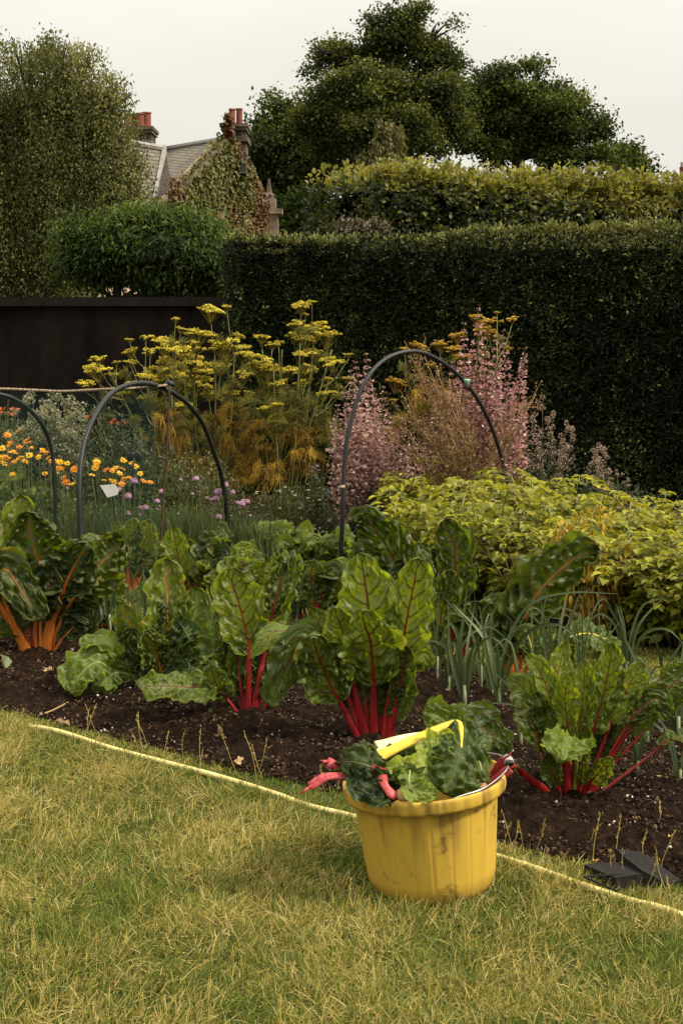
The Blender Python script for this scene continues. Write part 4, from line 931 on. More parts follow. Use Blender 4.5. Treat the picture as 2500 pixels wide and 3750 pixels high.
# marjoram and the pale flowered plant: knobbly heads on stems
M_MARJ = leaf_mat("dusty_marjoram_heads", [(0, (.050, .032, .022)), (.4, (.17, .118, .090)), (.75, (.34, .25, .20)), (1, (.54, .43, .37))], trans=.2, rough=.7)
M_PALE = leaf_mat("greenish_white_heads", [(0, (.06, .062, .032)), (.4, (.16, .165, .095)), (.75, (.29, .28, .18)), (1, (.46, .42, .34))], trans=.25, rough=.7)
M_DKLF = leaf_mat("dull_green_foliage", [(0, (.011, .016, .007)), (.5, (.032, .044, .017)), (1, (.09, .105, .042))], trans=.25)
def knobbly(name, label, cat, foot, Y, tops, mat, head_r, foliage_n, fr, group=None, hl=.45, leaf=.025, ybase=None, fmat=None, nh=9):
    f = at(foot * KD, 1180, Y) * [1, 1, 0]
    root = thing(name, tuple(f), label, cat, group)
    sm, lm = MB(), MB()
    for (x, y) in tops:
        dy = rng.uniform(-.2, .2); e = at(x * KD, y * KD, Y + dy); b = f + [(e[0] - f[0]) * .5 + rng.normal(0, .02), dy * .7, 0]
        C = spline([b, b * .4 + e * .6 + rng.normal(0, .015, 3), e], 20); sm.add(*tube(C, np.linspace(.004, .0018, 20), 5), rnd=.3)
        hm = MB(); L = e[2] - b[2]; hm.add(*tube(C[int(19 * (1 - hl)):], .0022, 5), rnd=.3)
        for q in range(nh):
            t = 1 - hl * (q / nh) ** 1.2 ; k = t * 19; i0 = min(int(k), 18); c = C[i0] + (C[i0 + 1] - C[i0]) * (k - i0) + rng.normal(0, 1, 3) * [.022, .022, .006] * (1 if q else 0) * (head_r / .012)
            n = 34; d = rdir(n); P = c + d * head_r * rng.uniform(.6, 1.05, (n, 1)); ln = head_r * .75 * rng.uniform(.7, 1.2, n)
            scatter(hm, *LEAF4, P, frames(nrm(d + rdir(n) * .6), rdir(n)), np.stack([ln * .8, ln, ln], 1), np.clip(rng.normal(.5, .24, n) + .15 * d[:, 2], 0, 1))
        part(hm, "flower_head", mat, root)
        n = int(foliage_n / len(tops)); t = rng.random(n) * .85; k = t * 19; i0 = np.floor(k).astype(int).clip(0, 18)
        P = C[i0] + rng.normal(0, 1, (n, 3)) * [fr, fr, .02]; ln = leaf * rng.uniform(.6, 1.3, n)
        scatter(lm, *LEAF4, P, frames(nrm(rdir(n) + [0, 0, .2]), nrm(rdir(n) + [0, 0, 1])), np.stack([ln * .5, ln, ln], 1), np.clip(rng.normal(.45, .22, n), 0, 1))
    part(sm, "stem", M_STEM, root); part(lm, "leaves", fmat or M_DKLF, root)
    return root
knobbly("marjoram_plant", "dusty pink marjoram clump right of the largest hoop against the yew hedge", "marjoram", 1262, 10.2, [(1245, 913), (1270, 948), (1300, 972), (1312, 985), (1256, 962), (1230, 1000), (1290, 1020), (1240, 1042), (1270, 1030), (1215, 1050), (1222, 960), (1205, 1010), (1310, 1030)], M_MARJ, .015, 1500, .05)
knobbly("marjoram_plant", "single narrow marjoram standing apart before the yew hedge", "marjoram", 1375, 10.2, [(1362, 1035), (1374, 1022), (1388, 1030), (1370, 1060), (1395, 1080)], M_MARJ, .015, 500, .045)
knobbly("marjoram_plant", "low dark marjoram in the shade right of the narrow one", "marjoram", 1420, 10.3, [(1415, 1080), (1440, 1100), (1400, 1110)], M_MARJ, .010, 400, .07, hl=.2, nh=4)
knobbly("oregano_plant", "greenish white flowering oregano behind the netting at the left", "oregano", 120, 9.6, [(75, 905), (60, 916), (110, 925), (135, 912), (150, 930), (165, 915), (176, 930), (186, 960), (100, 950), (45, 990), (30, 1000), (60, 985), (90, 1000), (118, 905), (128, 950), (160, 960), (75, 950), (140, 985), (170, 1000), (105, 1010)], M_PALE, .021, 4200, .09, hl=.5, leaf=.03, nh=13)
# shaggy dark filler plants behind the hoops
def bushy(name, label, cat, foot, Y, w, d, h, n, leaf, mat, tone=.45, flowers=None, fmat=None, fr=.012, group=None, tmpl=LEAF4, aspect=.5):
    f = at(foot * KD, 1180, Y) * [1, 1, 0]
    root = thing(name, tuple(f), label, cat, group)
    sm = MB()
    for i in range(14):
        a = rng.uniform(0, 6.28); e = f + [w * .8 * math.cos(a) * rng.random(), d * .8 * math.sin(a), h * rng.uniform(.5, .95)]
        sm.add(*tube(spline([f, f * .5 + e * .5 + [0, 0, .05], e], 8), np.linspace(.005, .002, 8), 5), rnd=.3)
    part(sm, "stem", M_STEM, root)
    u = rdir(n) * (rng.random((n, 1)) ** .4); u[:, 2] = np.abs(u[:, 2])
    lump = 1 + .25 * (fbm(u[:, 0] * 3 + 5, u[:, 2] * 3, 3, 3)[:, None] - .5)
    P = f + u * lump * [w, d, h]
    ln = leaf * rng.uniform(.6, 1.3, n); m = MB()
    scatter(m, *tmpl, P, frames(nrm(rdir(n) * .8 + u * .6 + [0, 0, .3]), nrm(rdir(n) * .7 + [0, 0, 1])), np.stack([ln * aspect, ln, ln], 1), np.clip(rng.normal(tone, .2, n) + .15 * u[:, 2], 0, 1))
    part(m, "leaves", mat, root)
    if flowers:
        k = flowers; v = nrm(rdir(k) * [1, 1, .7] + [0, -.3, .4]); P = f + v * [w, d, h] * rng.uniform(.9, 1.05, (k, 1)); P[:, 2] = np.maximum(P[:, 2], .05)
        for p in P:
            fm = MB(); a = np.arange(6) * 1.047 + rng.random(); o = np.stack([np.cos(a), np.sin(a), np.full(6, .3)], 1)
            scatter(fm, *LEAF4, np.repeat(p[None], 6, 0), frames(nrm(o + rng.normal(0, .2, 3)), np.repeat([[0, -.3, 1.]], 6, 0)), np.full((6, 3), fr), np.clip(rng.normal(.6, .25, 6), 0, 1))
            part(fm, "flower", fmat, root)
    return root
M_WHITEF = leaf_mat("cream_white_petals", [(0, (.35, .31, .16)), (.5, (.52, .48, .32)), (1, (.66, .63, .52))], trans=.2)
M_BLUEF = leaf_mat("blue_petals", [(0, (.06, .07, .16)), (.5, (.13, .15, .32)), (1, (.26, .28, .46))], trans=.2)
M_OLIVE = leaf_mat("olive_foliage", [(0, (.018, .021, .006)), (.5, (.055, .060, .017)), (1, (.14, .14, .042))], trans=.3)
bushy("white_flowered_bush", "low bush dotted with cream flowers left of the largest hoop's leg", "bush", 690, 9.95, .58, .28, .36, 6500, .022, M_OLIVE, flowers=70, fmat=M_WHITEF, fr=.014)
bushy("blue_flowered_plant", "blue flowered plant squeezed between the bronze fennel and the pale pink sage", "flower", 722, 10.0, .10, .10, .52, 900, .020, M_OLIVE, flowers=30, fmat=M_BLUEF, fr=.014)
bushy("dark_shrub", "dark shaggy shrub behind the netting beside the pale oregano", "shrub", 225, 10.0, .55, .35, .95, 4200, .034, M_DKLF, tone=.5)
bushy("dark_shrub", "dark shrub low behind the middle hoop's left leg", "shrub", 330, 10.2, .50, .3, .70, 3200, .034, M_DKLF, tone=.45)
bushy("herb_bush", "olive herb bush below the left leaning fennel", "bush", 445, 9.9, .45, .3, .62, 3600, .024, M_OLIVE, tone=.5)
bushy("dark_shrub", "green shrub at the far left under the orange nasturtiums", "shrub", 10, 10.3, .6, .35, .86, 3200, .04, M_DKLF, tone=.6)
bushy("herb_bush", "rough green growth at the foot of the rosier sage", "bush", 1000, 9.7, .55, .2, .45, 2600, .035, M_OLIVE, tone=.5)
bushy("dark_shrub", "deep shaded growth along the yew hedge behind the potatoes", "shrub", 1330, 10.9, .9, .25, .30, 2400, .03, M_DKLF, tone=.35)
# marigolds
M_MARI = leaf_mat("marigold_petals", [(0, (.50, .13, .006)), (.3, (.62, .27, .010)), (.6, (.68, .38, .016)), (1, (.74, .50, .04))], trans=.25, rough=.5, spec=.2)
M_NAST = leaf_mat("red_orange_petals", [(0, (.34, .045, .008)), (.5, (.50, .095, .012)), (1, (.62, .18, .02))], trans=.25, rough=.5)
M_EYE = noise_mat("marigold_centre", (.30, .12, .01), (.50, .26, .02), scale=200, rough=.9)
M_FRESH = leaf_mat("fresh_marigold_foliage", [(0, (.016, .028, .006)), (.5, (.045, .068, .014)), (1, (.12, .14, .035))], trans=.3)
def daisy(mb, c, nrm_, r, rnd, k=15):
    nz_ = nrm(nrm_); a0 = nrm(np.cross(nz_, [.3, .9, .2])); b0 = np.cross(nz_, a0)
    a = np.arange(k) * 2 * math.pi / k + rng.random(); o = a0 * np.cos(a)[:, None] + b0 * np.sin(a)[:, None] + nz_ * rng.uniform(-.05, .45, (k, 1))
    sc = np.stack([np.full(k, r * .42), r * rng.uniform(.85, 1.1, k), np.full(k, r * .6)], 1)
    scatter(mb, *LEAF4, np.repeat(np.asarray(c)[None], k, 0) + o * r * .12, frames(nrm(o), np.repeat(nz_[None], k, 0)), sc, np.clip(rng.normal(rnd, .12, k), 0, 1))
def marigold(label, foot, Y, fl, h, w, n, mat=M_MARI, r=.030, name="marigold_plant", cat="marigold", group="orange marigolds", fmat=M_FRESH, tone=.5):
    f = at(foot * KD, 1180, Y) * [1, 1, 0]
    root = thing(name, tuple(f), label, cat, group)
    sm = MB(); blooms = []
    for (x, y) in fl:
        dy = rng.uniform(-.2, .2); c = at(x * KD, y * KD, Y + dy); b = f + [(c[0] - f[0]) * .6, dy * .6, 0]
        sm.add(*tube(spline([b, b * .5 + c * .5 + rng.normal(0, .015, 3), c], 10), np.linspace(.004, .0022, 10), 5), rnd=.5)
        m = MB(); nn = np.array([rng.normal(0, .45), -.55 + rng.normal(0, .35), 1]); daisy(m, c, nn, r * rng.uniform(.75, 1.1), np.clip(rng.normal(.5, .26), 0, 1))
        fo = part(m, "flower", mat, root)
        if mat is M_MARI:
            m = MB(); m.add(ICO1[0] * [.32 * r, .32 * r, .16 * r] + c + nrm(nn) * .004, ICO1[1]); part(m, "flower_centre", M_EYE, fo)
    part(sm, "stem", M_STEM, root)
    P = f + np.stack([rng.uniform(-1, 1, n) * w, rng.normal(0, .17, n), rng.random(n) ** .8 * h], 1); ln = .052 * rng.uniform(.5, 1.3, n)
    m = MB(); scatter(m, *LEAF4, P, frames(nrm(rdir(n) + [0, 0, .35]), nrm(rdir(n) + [0, -.2, 1])), np.stack([ln * .34, ln, ln], 1), np.clip(rng.normal(tone, .2, n), 0, 1))
    part(m, "leaves", fmat, root)
F1 = [(18, 1000), (42, 992), (62, 1012), (72, 1030), (5, 1030), (30, 1040), (15, 1052), (50, 1050), (68, 1046), (40, 1058), (10, 1065), (58, 1060), (25, 1020), (66, 1018), (30, 1063), (45, 1028), (3, 1052)]
F2 = [(98, 1035), (90, 1050), (108, 1040), (112, 1052), (128, 1060), (138, 1062), (135, 1075), (128, 1085), (142, 1078), (155, 1065), (172, 1078), (148, 1098), (152, 1108), (104, 1088), (165, 1112), (118, 1060), (30, 1090), (108, 1132)]
F3 = [(222, 1062), (220, 1075), (245, 1080), (258, 1082), (266, 1075), (282, 1078), (275, 1088), (284, 1058), (305, 1062), (258, 1105), (264, 1110), (285, 1100), (296, 1098), (312, 1072), (322, 1088), (330, 1105), (345, 1108), (212, 1092), (240, 1104), (280, 1112)]
marigold("orange marigold clump at the left edge beneath the pale oregano", 35, 8.9, F1, .44, .36, 2600, r=.029)
marigold("orange marigold clump trailing right in front of the left hoop's leg", 130, 8.7, F2, .36, .36, 2600, r=.027)
marigold("orange marigolds flowering inside the middle hoop behind the chives", 280, 9.0, F3, .30, .38, 1900, r=.026)
NF = [(5, 948), (12, 938), (28, 940), (20, 948), (35, 946), (42, 940), (20, 912), (0, 940), (30, 952), (14, 950)]
NF2 = [(240, 963), (262, 964), (256, 970), (282, 967), (290, 970), (272, 972), (105, 945), (185, 958), (200, 958), (315, 965)]
marigold("red orange nasturtiums at the far left under the rope", 15, 10.6, NF, .75, .4, 1500, M_NAST, .024, "nasturtium_plant", "nasturtium", "red orange nasturtiums", M_DKLF, .6)
marigold("sparse red orange nasturtiums seen through the netting near the middle hoop", 260, 11.0, NF2, .72, .6, 1700, M_NAST, .022, "nasturtium_plant", "nasturtium", "red orange nasturtiums", M_OLIVE, .5)
# chives
M_CHIVE = leaf_mat("chive_leaves", [(0, (.014, .024, .007)), (.5, (.042, .062, .016)), (.85, (.090, .105, .030)), (1, (.24, .20, .075))], trans=.15, rough=.5)
M_CHF = leaf_mat("mauve_chive_flower", [(0, (.22, .105, .19)), (.5, (.42, .24, .37)), (1, (.60, .40, .54))], trans=.25, rough=.6)
def blades(mb, P, h, lean, wid, rnd, K=4):
    N = len(P); a = rng.uniform(0, 6.28, N); d = np.stack([np.cos(a) * lean, np.sin(a) * lean, np.ones(N)], 1) ; d = nrm(d)
    t = np.linspace(0, 1, K); out = nrm(d * [1, 1, 0] + 1e-6)
    C = P[:, None] + d[:, None] * (h[:, None] * t)[..., None] + (out[:, None] * [1, 1, 0] + [0, 0, -.25]) * (h[:, None] * .35 * lean[:, None] * t ** 2)[..., None]
    s = nrm(np.cross(d, rdir(N)))[:, None] * (wid * (1 - .8 * t))[None, :, None]
    V = np.stack([C - s, C + s], 2).reshape(-1, 3); i = (np.arange(N) * K * 2)[:, None] + (np.arange(K - 1) * 2)[None]
    mb.add(V, [np.stack([i, i + 1, i + 3, i + 2], -1).reshape(-1, 4)], np.repeat(rnd, K - 1))
def chives(label, foot, Y, fl, n, w, h):
    f = at(foot * KD, 1180, Y) * [1, 1, 0]
    root = thing("chive_clump", tuple(f), label, "chives", "clumps of flowering chives")
    m = MB(); P = f + np.stack([rng.uniform(-1, 1, n) * w, rng.normal(0, .14, n), np.zeros(n)], 1)
    blades(m, P, h * rng.uniform(.5, 1.1, n), np.abs(rng.normal(0, .25, n)), .0028, np.clip(rng.normal(.45, .22, n), 0, 1)); part(m, "leaves", M_CHIVE, root)
    for (x, y, r) in fl:
        dy = rng.uniform(-.15, .1); c = at(x * KD, y * KD, Y + dy); b = f + [(c[0] - f[0]) * .85, dy, 0]; R = r * KD * mpp(c)
        m = MB(); k = 130; d = rdir(k); d[:, 2] = np.where(d[:, 2] < -.45, -d[:, 2], d[:, 2]); ln = R * rng.uniform(.7, 1.05, k)
        scatter(m, *LEAF4, np.repeat(c[None], k, 0) + d * R * .15, frames(d, rdir(k)), np.stack([ln * .45, ln, ln], 1) * [1, .85, 1], np.clip(rng.normal(.5, .22, k), 0, 1))
        m.add(ICO1[0] * [.78 * R, .78 * R, .68 * R] + c, ICO1[1], .35)
        fl_ = part(m, "flower", M_CHF, root)
        m = MB(); m.add(*tube(spline([b, b * .5 + c * .5 + rng.normal(0, .02, 3) * [1, 1, 0], c], 8), .0022, 5), rnd=.6); part(m, "stem", M_CHIVE, fl_)
chives("chive clump left of the rusty stake with pale mauve balls around the white label", 285, 8.55, [(308, 1106, 11), (273, 1125, 9), (294, 1141, 11), (294, 1180, 8), (334, 1167, 10), (324, 1166, 6), (321, 1183, 6), (361, 1152, 8)], 2200, .36, .34)
chives("chive clump behind the rusty stake with a few mauve balls", 385, 8.7, [(372, 1130, 8), (450, 1100, 9), (415, 1102, 5), (442, 1135, 5), (361, 1170, 4), (410, 1180, 4)], 2200, .30, .36)
chives("dark chive clump at the far foot of the middle hoop, thick with mauve balls", 505, 8.6, [(517, 1114, 10), (501, 1131, 11), (496, 1146, 9), (535, 1131, 7), (503, 1188, 9), (546, 1155, 6), (557, 1158, 10), (568, 1153, 8), (476, 1144, 5), (485, 1147, 4), (575, 1185, 5)], 2400, .32, .34)
chives("chive clump without flowers beside the left leg of the middle hoop", 215, 8.3, [(155, 1122, 4)], 1700, .26, .42)
# straw litter at the foot of the flower bed and tall dry stalks
# ------------------------------------------------------------------ potatoes
M_POTL = leaf_mat("potato_leaves", [(0, (.030, .037, .005)), (.35, (.105, .115, .010)), (.7, (.23, .225, .016)), (1, (.38, .34, .030))], trans=.36, rough=.45, spec=.25)
M_POTY = leaf_mat("yellowing_potato_leaves", [(0, (.11, .060, .010)), (.4, (.27, .17, .017)), (.75, (.40, .28, .028)), (1, (.50, .40, .07))], trans=.3, rough=.5)
M_POTS = leaf_mat("potato_stem", [(0, (.06, .065, .015)), (1, (.20, .18, .05))], trans=0)
POTG = "potato plants in a row on the right"
def potato_meshes(seed, yellow):
    r = np.random.default_rng(seed); sm, lm = MB(), MB()
    ns = 13
    for i in range(ns):
        a = i * 2.39996 + r.uniform(-.3, .3); sp = r.uniform(.10, .36); h = r.uniform(.30, .60) * (1 - .5 * max(0, sp - .25))
        e = np.array([math.cos(a) * sp, math.sin(a) * sp, h]); b = np.array([math.cos(a) * .05, math.sin(a) * .05, -.02])
        C = spline([b, b * .5 + e * .5 + [0, 0, .08], e, e + [math.cos(a) * .07, math.sin(a) * .07, -.02]], 16)
        sm.add(*tube(C, np.linspace(.006, .0025, 16), 5), rnd=r.random())
        for k in range(3, 16):
            for s in range((0 if r.random() < .22 else 1) if k < 12 else (1 if r.random() < .5 else 2)):
                b2 = a + r.uniform(-2.2, 2.2); d = nrm(np.array([math.cos(b2), math.sin(b2), r.uniform(-.15, .5)])); L = r.uniform(.09, .17)
                q = C[k]; rc = spline([q, q + d * L * .6 + [0, 0, .012], q + d * L + [0, 0, -.045 - (.05 if yellow else 0)]], 6)
                sm.add(*tube(rc, np.linspace(.0022, .001, 6), 3, cap=False), rnd=r.random())
                sd = nrm(np.cross(d, [0, 0, 1]))
                for j in (2, 3, 4, 5):
                    for g_ in ((-1, 1) if j < 5 else (0,)):
                        yd = nrm(d * (.55 if g_ else 1) + sd * g_ + np.array([0, 0, -.35 - (.6 if yellow else 0) + r.normal(0, .15)]))
                        ln = r.uniform(.033, .060) * (1.25 if not g_ else 1) * (.8 if j == 2 else 1)
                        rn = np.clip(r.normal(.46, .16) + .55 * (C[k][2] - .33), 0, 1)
                        fr_ = frames(yd[None], nrm(np.array([[0, -.1, 1.]]) + r.normal(0, .35, (1, 3))))
                        scatter(lm, *LEAF7, rc[j][None], fr_, np.array([[ln * .62, ln, ln * 1.5]]), np.array([rn]))
    return sm.mesh("stem", M_POTS, True), lm.mesh("leaves", M_POTY if yellow else M_POTL)
PM = [potato_meshes(s, False) for s in range(5)]; PY = [potato_meshes(77, True)]
rows = [(2490, 2345, 0), (2345, 2305, 1), (2225, 2285, 2), (2150, 2330, 3), (1915, 2212, 4), (1775, 2170, 0), (1650, 2128, 1), (1560, 2090, 2),
        (2560, 2200, 3), (2420, 2150, 4), (2270, 2120, 0), (2120, 2090, 1), (1970, 2060, 2), (1820, 2035, 3), (1690, 2010, 4), (1585, 1985, 0), (2650, 2340, 2)]
names = ["front row potato plant at the right edge of the photo", "front row potato plant next to the right edge one", "front row potato plant just right of the yellowing one", None, "front row potato plant behind the huge arching chard leaf", "front row potato plant left of the arching chard leaf", "front row potato plant above the light puckered chard leaf", "front row potato plant at the left end beside the pink sage",
         "back row potato plant at the right edge", "back row potato plant below the bare patch of yew hedge at the right", "back row potato plant below the narrow marjoram", "back row potato plant right of the largest hoop's right foot", "back row potato plant at the largest hoop's right foot", "back row potato plant under the dry straw coloured plant", "back row potato plant between the sage clumps", "back row potato plant at the left end under the pale pink sage", "front row potato plant cut by the right edge"]
for (x, y, k), lb in zip(rows, names):
    yel = lb is None
    p = ground(x, y, .03)
    root = thing("potato_plant", tuple(p), lb or "yellow wilting potato plant with hanging ochre leaves", "potato plant", POTG)
    s = rng.uniform(.84, 1.14); root.rotation_euler = (0, 0, rng.uniform(0, 6.28)); root.scale = (s * 1.05, s * 1.05, s * (.96 if y > 2150 else .84) * (.90 if x > 2000 else 1)) if not yel else (.46, .5, .98)
    for me, nm in zip(PY[0] if yel else PM[k], ("stem", "leaves")):
        o = bpy.data.objects.new(nm, me); COL.objects.link(o); o.parent = root
M_DRYL = leaf_mat("withered_leaves", [(0, (.09, .045, .018)), (.5, (.26, .16, .065)), (1, (.46, .33, .17))], trans=.2)
f = ground(2270, 2140, .0); root = thing("withered_potato_stem", tuple(f), "withered brown potato top poking up above the green row", "dead stem")
sm, lm = MB(), MB()
for x, y in ((2268, 1815), (2300, 1850), (2250, 1850)):
    e = at(x, y, f[1]); C = spline([f, f * .5 + e * .5, e], 12); sm.add(*tube(C, np.linspace(.005, .002, 12), 5), rnd=.4)
    n = 16; P = C[rng.integers(7, 12, n)] + rng.normal(0, .02, (n, 3)); ln = .055 * rng.uniform(.6, 1.3, n)
    scatter(lm, *LEAF7, P, frames(nrm(rdir(n) * .7 + [0, 0, -.7]), rdir(n)), np.stack([ln * .5, ln, ln * 1.5], 1), rng.random(n))
part(sm, "stem", M_STRAW, root); part(lm, "leaves", M_DRYL, root)
# ------------------------------------------------------------------ chard: every leaf is a blade with its own stalk
RED, ORA, YEL, GRN, CRM, PNK, LET = 'red', 'orange', 'yellow', 'green', 'cream', 'pink', 'lettuce'
M_BLADE = {RED: chard_mat("red_veined_chard_blade", (.030, .006, .006)), ORA: chard_mat("orange_veined_chard_blade", (.10, .060, .012)),
           YEL: chard_mat("yellow_veined_chard_blade", (.075, .10, .018)), GRN: chard_mat("green_veined_chard_blade", (.09, .13, .03)),
           CRM: chard_mat("pale_veined_chard_blade", (.20, .22, .08)), LET: chard_mat("lettuce_green_blade", (.30, .34, .10), (.07, .12, .014), (.26, .31, .045)), PNK: chard_mat("pink_veined_chard_blade", (.10, .02, .02))}
M_STALK = {RED: stalk_mat("crimson_stalk", (.10, .0025, .0035), (.21, .009, .008)), ORA: stalk_mat("orange_stalk", (.27, .060, .007), (.45, .135, .016)),
           YEL: stalk_mat("yellow_stalk", (.44, .31, .018), (.56, .42, .06)), LET: stalk_mat("pale_green_stalk", (.30, .36, .12), (.42, .46, .20)), GRN: stalk_mat("green_stalk", (.10, .15, .03), (.18, .22, .06)),
           CRM: stalk_mat("cream_stalk", (.46, .42, .18), (.58, .54, .30)), PNK: stalk_mat("pink_stalk", (.19, .010, .014), (.38, .065, .062))}
HINT = {'f': (0, -1, .15), 'u': (0, -.35, 1), 'm': (0, -.8, .6), 'l': (-.75, -.65, .2), 'r': (.75, -.65, .2), 'b': (0, 1, .2), 'L': (-.5, -.5, .7), 'R': (.5, -.5, .7)}
LEAF_ID = [0]
def blade(mb, C, W, hint, seed, ruffle=.16, pucker=.10, curl=.25, cup=0.0, nu=34, nv=22, round_=.44, hint2=None, wob=1.15, ridge=1.0):
    """leaf blade along the midrib points C (nu x 3), half width W in metres"""
    r = np.random.default_rng(seed)
    u = np.linspace(0, 1, nu)
    T = nrm(np.gradient(C, axis=0))
    h0 = np.asarray(hint, float); h1 = np.asarray(hint2 if hint2 is not None else hint, float)
    Hh = h0 * (1 - u[:, None]) + h1 * u[:, None]
    N = nrm(Hh - T * np.sum(Hh * T, 1)[:, None]); B = np.cross(T, N)
    w = np.sin(math.pi * np.clip(.03 + .97 * u, 0, 1) ** .98) ** round_
    w = w * (1 - .10 * np.cos(u * 9 + r.random() * 6)) ; w[-1] *= .25; w[0] = .12
    v = np.linspace(-1, 1, nv)
    U, Vv = np.meshgrid(u, v, indexing='ij'); av = np.abs(Vv)
    ph1, ph2, ph3 = r.random(3) * 6.28
    # uneven lobed outline
    lob = 1 + wob * (.075 * np.sin(U * 17 + ph1 + 2.0 * (Vv > 0)) + .05 * np.sin(U * 31 + ph2 + 4 * (Vv > 0)) + .04 * np.sin(U * 53 + ph3)) * av ** 2
    half = W * w[:, None] * Vv * lob
    # puckering between the side veins
    sd = (Vv > 0) * .5
    phs = U * 6.5 - av ** 1.25 * 1.9 + sd
    cell = np.abs(np.sin(math.pi * phs)) ** .7
    sub = np.abs(np.sin(math.pi * (phs * 2 + av * 3 + r.random()))) * np.abs(np.sin(av * 8 + phs))
    n1 = fbm(U * 5 + ph1 * 7, Vv * 3.2 + ph2 * 7, seed % 97, 3) - .5
    env = np.clip((av - .07) * 5, 0, 1) * (1 - .55 * av ** 3)
    bil = np.abs(vnoise(U * 11 + ph1 * 9, Vv * 5.5 + ph2 * 9, seed % 89) - .5) * 2; bil2 = np.abs(vnoise(U * 21 + ph3 * 9, Vv * 10 + ph1 * 5, seed % 83) - .5) * 2
    disp = W * (pucker * (cell - .5) * env * 1.1 * ridge + pucker * .5 * sub * env + pucker * 3.2 * (bil - .4) * env + pucker * 1.5 * (bil2 - .4) * env + pucker * 2.2 * n1 * np.clip(av * 3, 0, 1))
    fr = r.uniform(2.2, 3.6)
    disp = disp + W * ruffle * av ** 2.6 * (np.sin(2 * math.pi * (U * fr + .17 * Vv) + ph1 + 2.2 * (Vv > 0)) + .5 * np.sin(2 * math.pi * U * fr * 2.3 + ph2 + 1.4 * (Vv > 0)))
    ang = curl * av ** 1.3 + cup * av                                  # edges folded forward (+) or back (-)
    P = C[:, None] + half[..., None] * (B[:, None] * np.cos(ang)[..., None]) + (np.abs(half) * np.sin(ang) + disp)[..., None] * N[:, None]
    i = np.arange(nu - 1)[:, None] * nv; j = np.arange(nv - 1)[None]
    F = np.stack([i + j, i + j + 1, i + nv + j + 1, i + nv + j], -1).reshape(-1, 4)
    uv = np.stack([Vv * .5 + .5, U], -1).reshape(-1, 2)
    mb.add(P.reshape(-1, 3), [F], uv=uv)
def leaf_on(root, Y, pts, w, t0=.42, hint='f', kind=RED, tone=.4, d=0.0, ws=None, seed=None, curl=.3, pucker=.10, ruffle=.15, cup=0., round_=.44, hint2=None, top=True, name='leaf', sink=True, nu=44, nv=30, pw=None, d0=0.0, skind=None, ridge=1.0, skend=.93):
    LEAF_ID[0] += 1
    sd = seed or (1000 + LEAF_ID[0] * 37)
    n = len(pts)
    P = []
    for i, p in enumerate(pts):
        dy = p[2] if len(p) > 2 else d0 + (d - d0) * (i / (n - 1)) ** 1.2
        P.append(at(p[0], p[1], Y + dy))
    P = np.array(P)
    if sink: P[0, 2] -= .03
    s = mpp(P[-1])
    C = spline(P, 60)
    k0 = int(t0 * 59)
    hv = HINT[hint] if isinstance(hint, str) else hint
    h2 = None if hint2 is None else (HINT[hint2] if isinstance(hint2, str) else hint2)
    m = MB(); Cb = spline(C[k0:], nu)
    blade(m, Cb, w * s / 2 * 1.14, hv, sd, ruffle, pucker, curl, cup, nu, nv, round_, h2, ridge=ridge)
    lf = part(m, name, M_BLADE[kind], root, smooth=True)
    lf.color = (tone, 0, 0, 1)
    if ws is None: ws = np.clip(w * .19, 11, 30)
    tw = np.linspace(0, 1, 60); kk = k0 / 59
    prof = np.where(tw < kk, 1.0 - .38 * tw / max(kk, .01), .62 * (1 - (tw - kk) / (1 - kk)) ** 1.2 * np.clip(1 - (tw - kk) / (1 - kk) * 2.2, .42, 1) + .035)
    prof[:6] *= np.linspace(1.18, 1.0, 6)
    e = int(skend * 60)
    V, F = tube(C[:e], ws * s / 2 * prof[:e], 9, True, .60, hv, groove=.45)
    m = MB(); m.add(V, F); part(m, "stalk", M_STALK[skind or kind], lf, smooth=True)
    return lf
CHARD_GROUP = "chard plants in the vegetable bed"
def chard(label, base, leaves, kind=RED, fringe=0, dY=0.0, extra=(4, 300, 110)):
    Y = gY(*base) + dY
    b = at(base[0], base[1], Y)
    root = thing("chard_plant", (b[0], b[1], max(b[2], 0.0)), label, "chard", CHARD_GROUP)
    for L in leaves:
        L = dict(L); k = L.pop('kind', kind)
        leaf_on(root, Y, L.pop('p'), L.pop('w'), kind=k, **L)
    for i in range(extra[0]):                                          # shorter leaves crowded in behind the main ones
        sg = -1 if i % 2 else 1; dx = sg * rng.uniform(.12, .8) * extra[2]; hh = extra[1] * rng.uniform(.42, .82); kx = base[0] + dx
        ty = base[1] - hh
        bendy = rng.random() < .5
        pts = [(base[0] + .1 * dx, base[1] - 4), (base[0] + .55 * dx, base[1] - .5 * hh), (kx, ty)]
        if bendy: pts = pts + [(kx + sg * 34, ty + 30)]
        leaf_on(root, Y, pts, rng.uniform(66, 118) * (extra[1] / 480) ** .5, .52, ['f', 'm', 'L', 'R'][int(rng.integers(4))], kind, float(np.clip(rng.normal(.42, .2), .1, .85)), d=float(rng.uniform(.06, .20)), pucker=float(rng.uniform(.10, .17)), ws=15, ridge=float(rng.uniform(1, 2.4)), ruffle=.2)
    for i in range(fringe):                                            # small old leaves round the foot
        a = rng.uniform(0, 6.28); x = base[0] + 60 * math.cos(a); y = base[1] + 14 + 18 * math.sin(a)
        leaf_on(root, Y, [(base[0] + 8 * math.cos(a), base[1] - 5), (base[0] + 32 * math.cos(a), base[1] - 22 + 8 * math.sin(a), -.02 * math.sin(a)), (x, y, -.06 * math.sin(a))], rng.uniform(34, 52), .45, 'u', GRN, rng.uniform(.7, 1.0), ws=8, nu=16, nv=10)
    return root

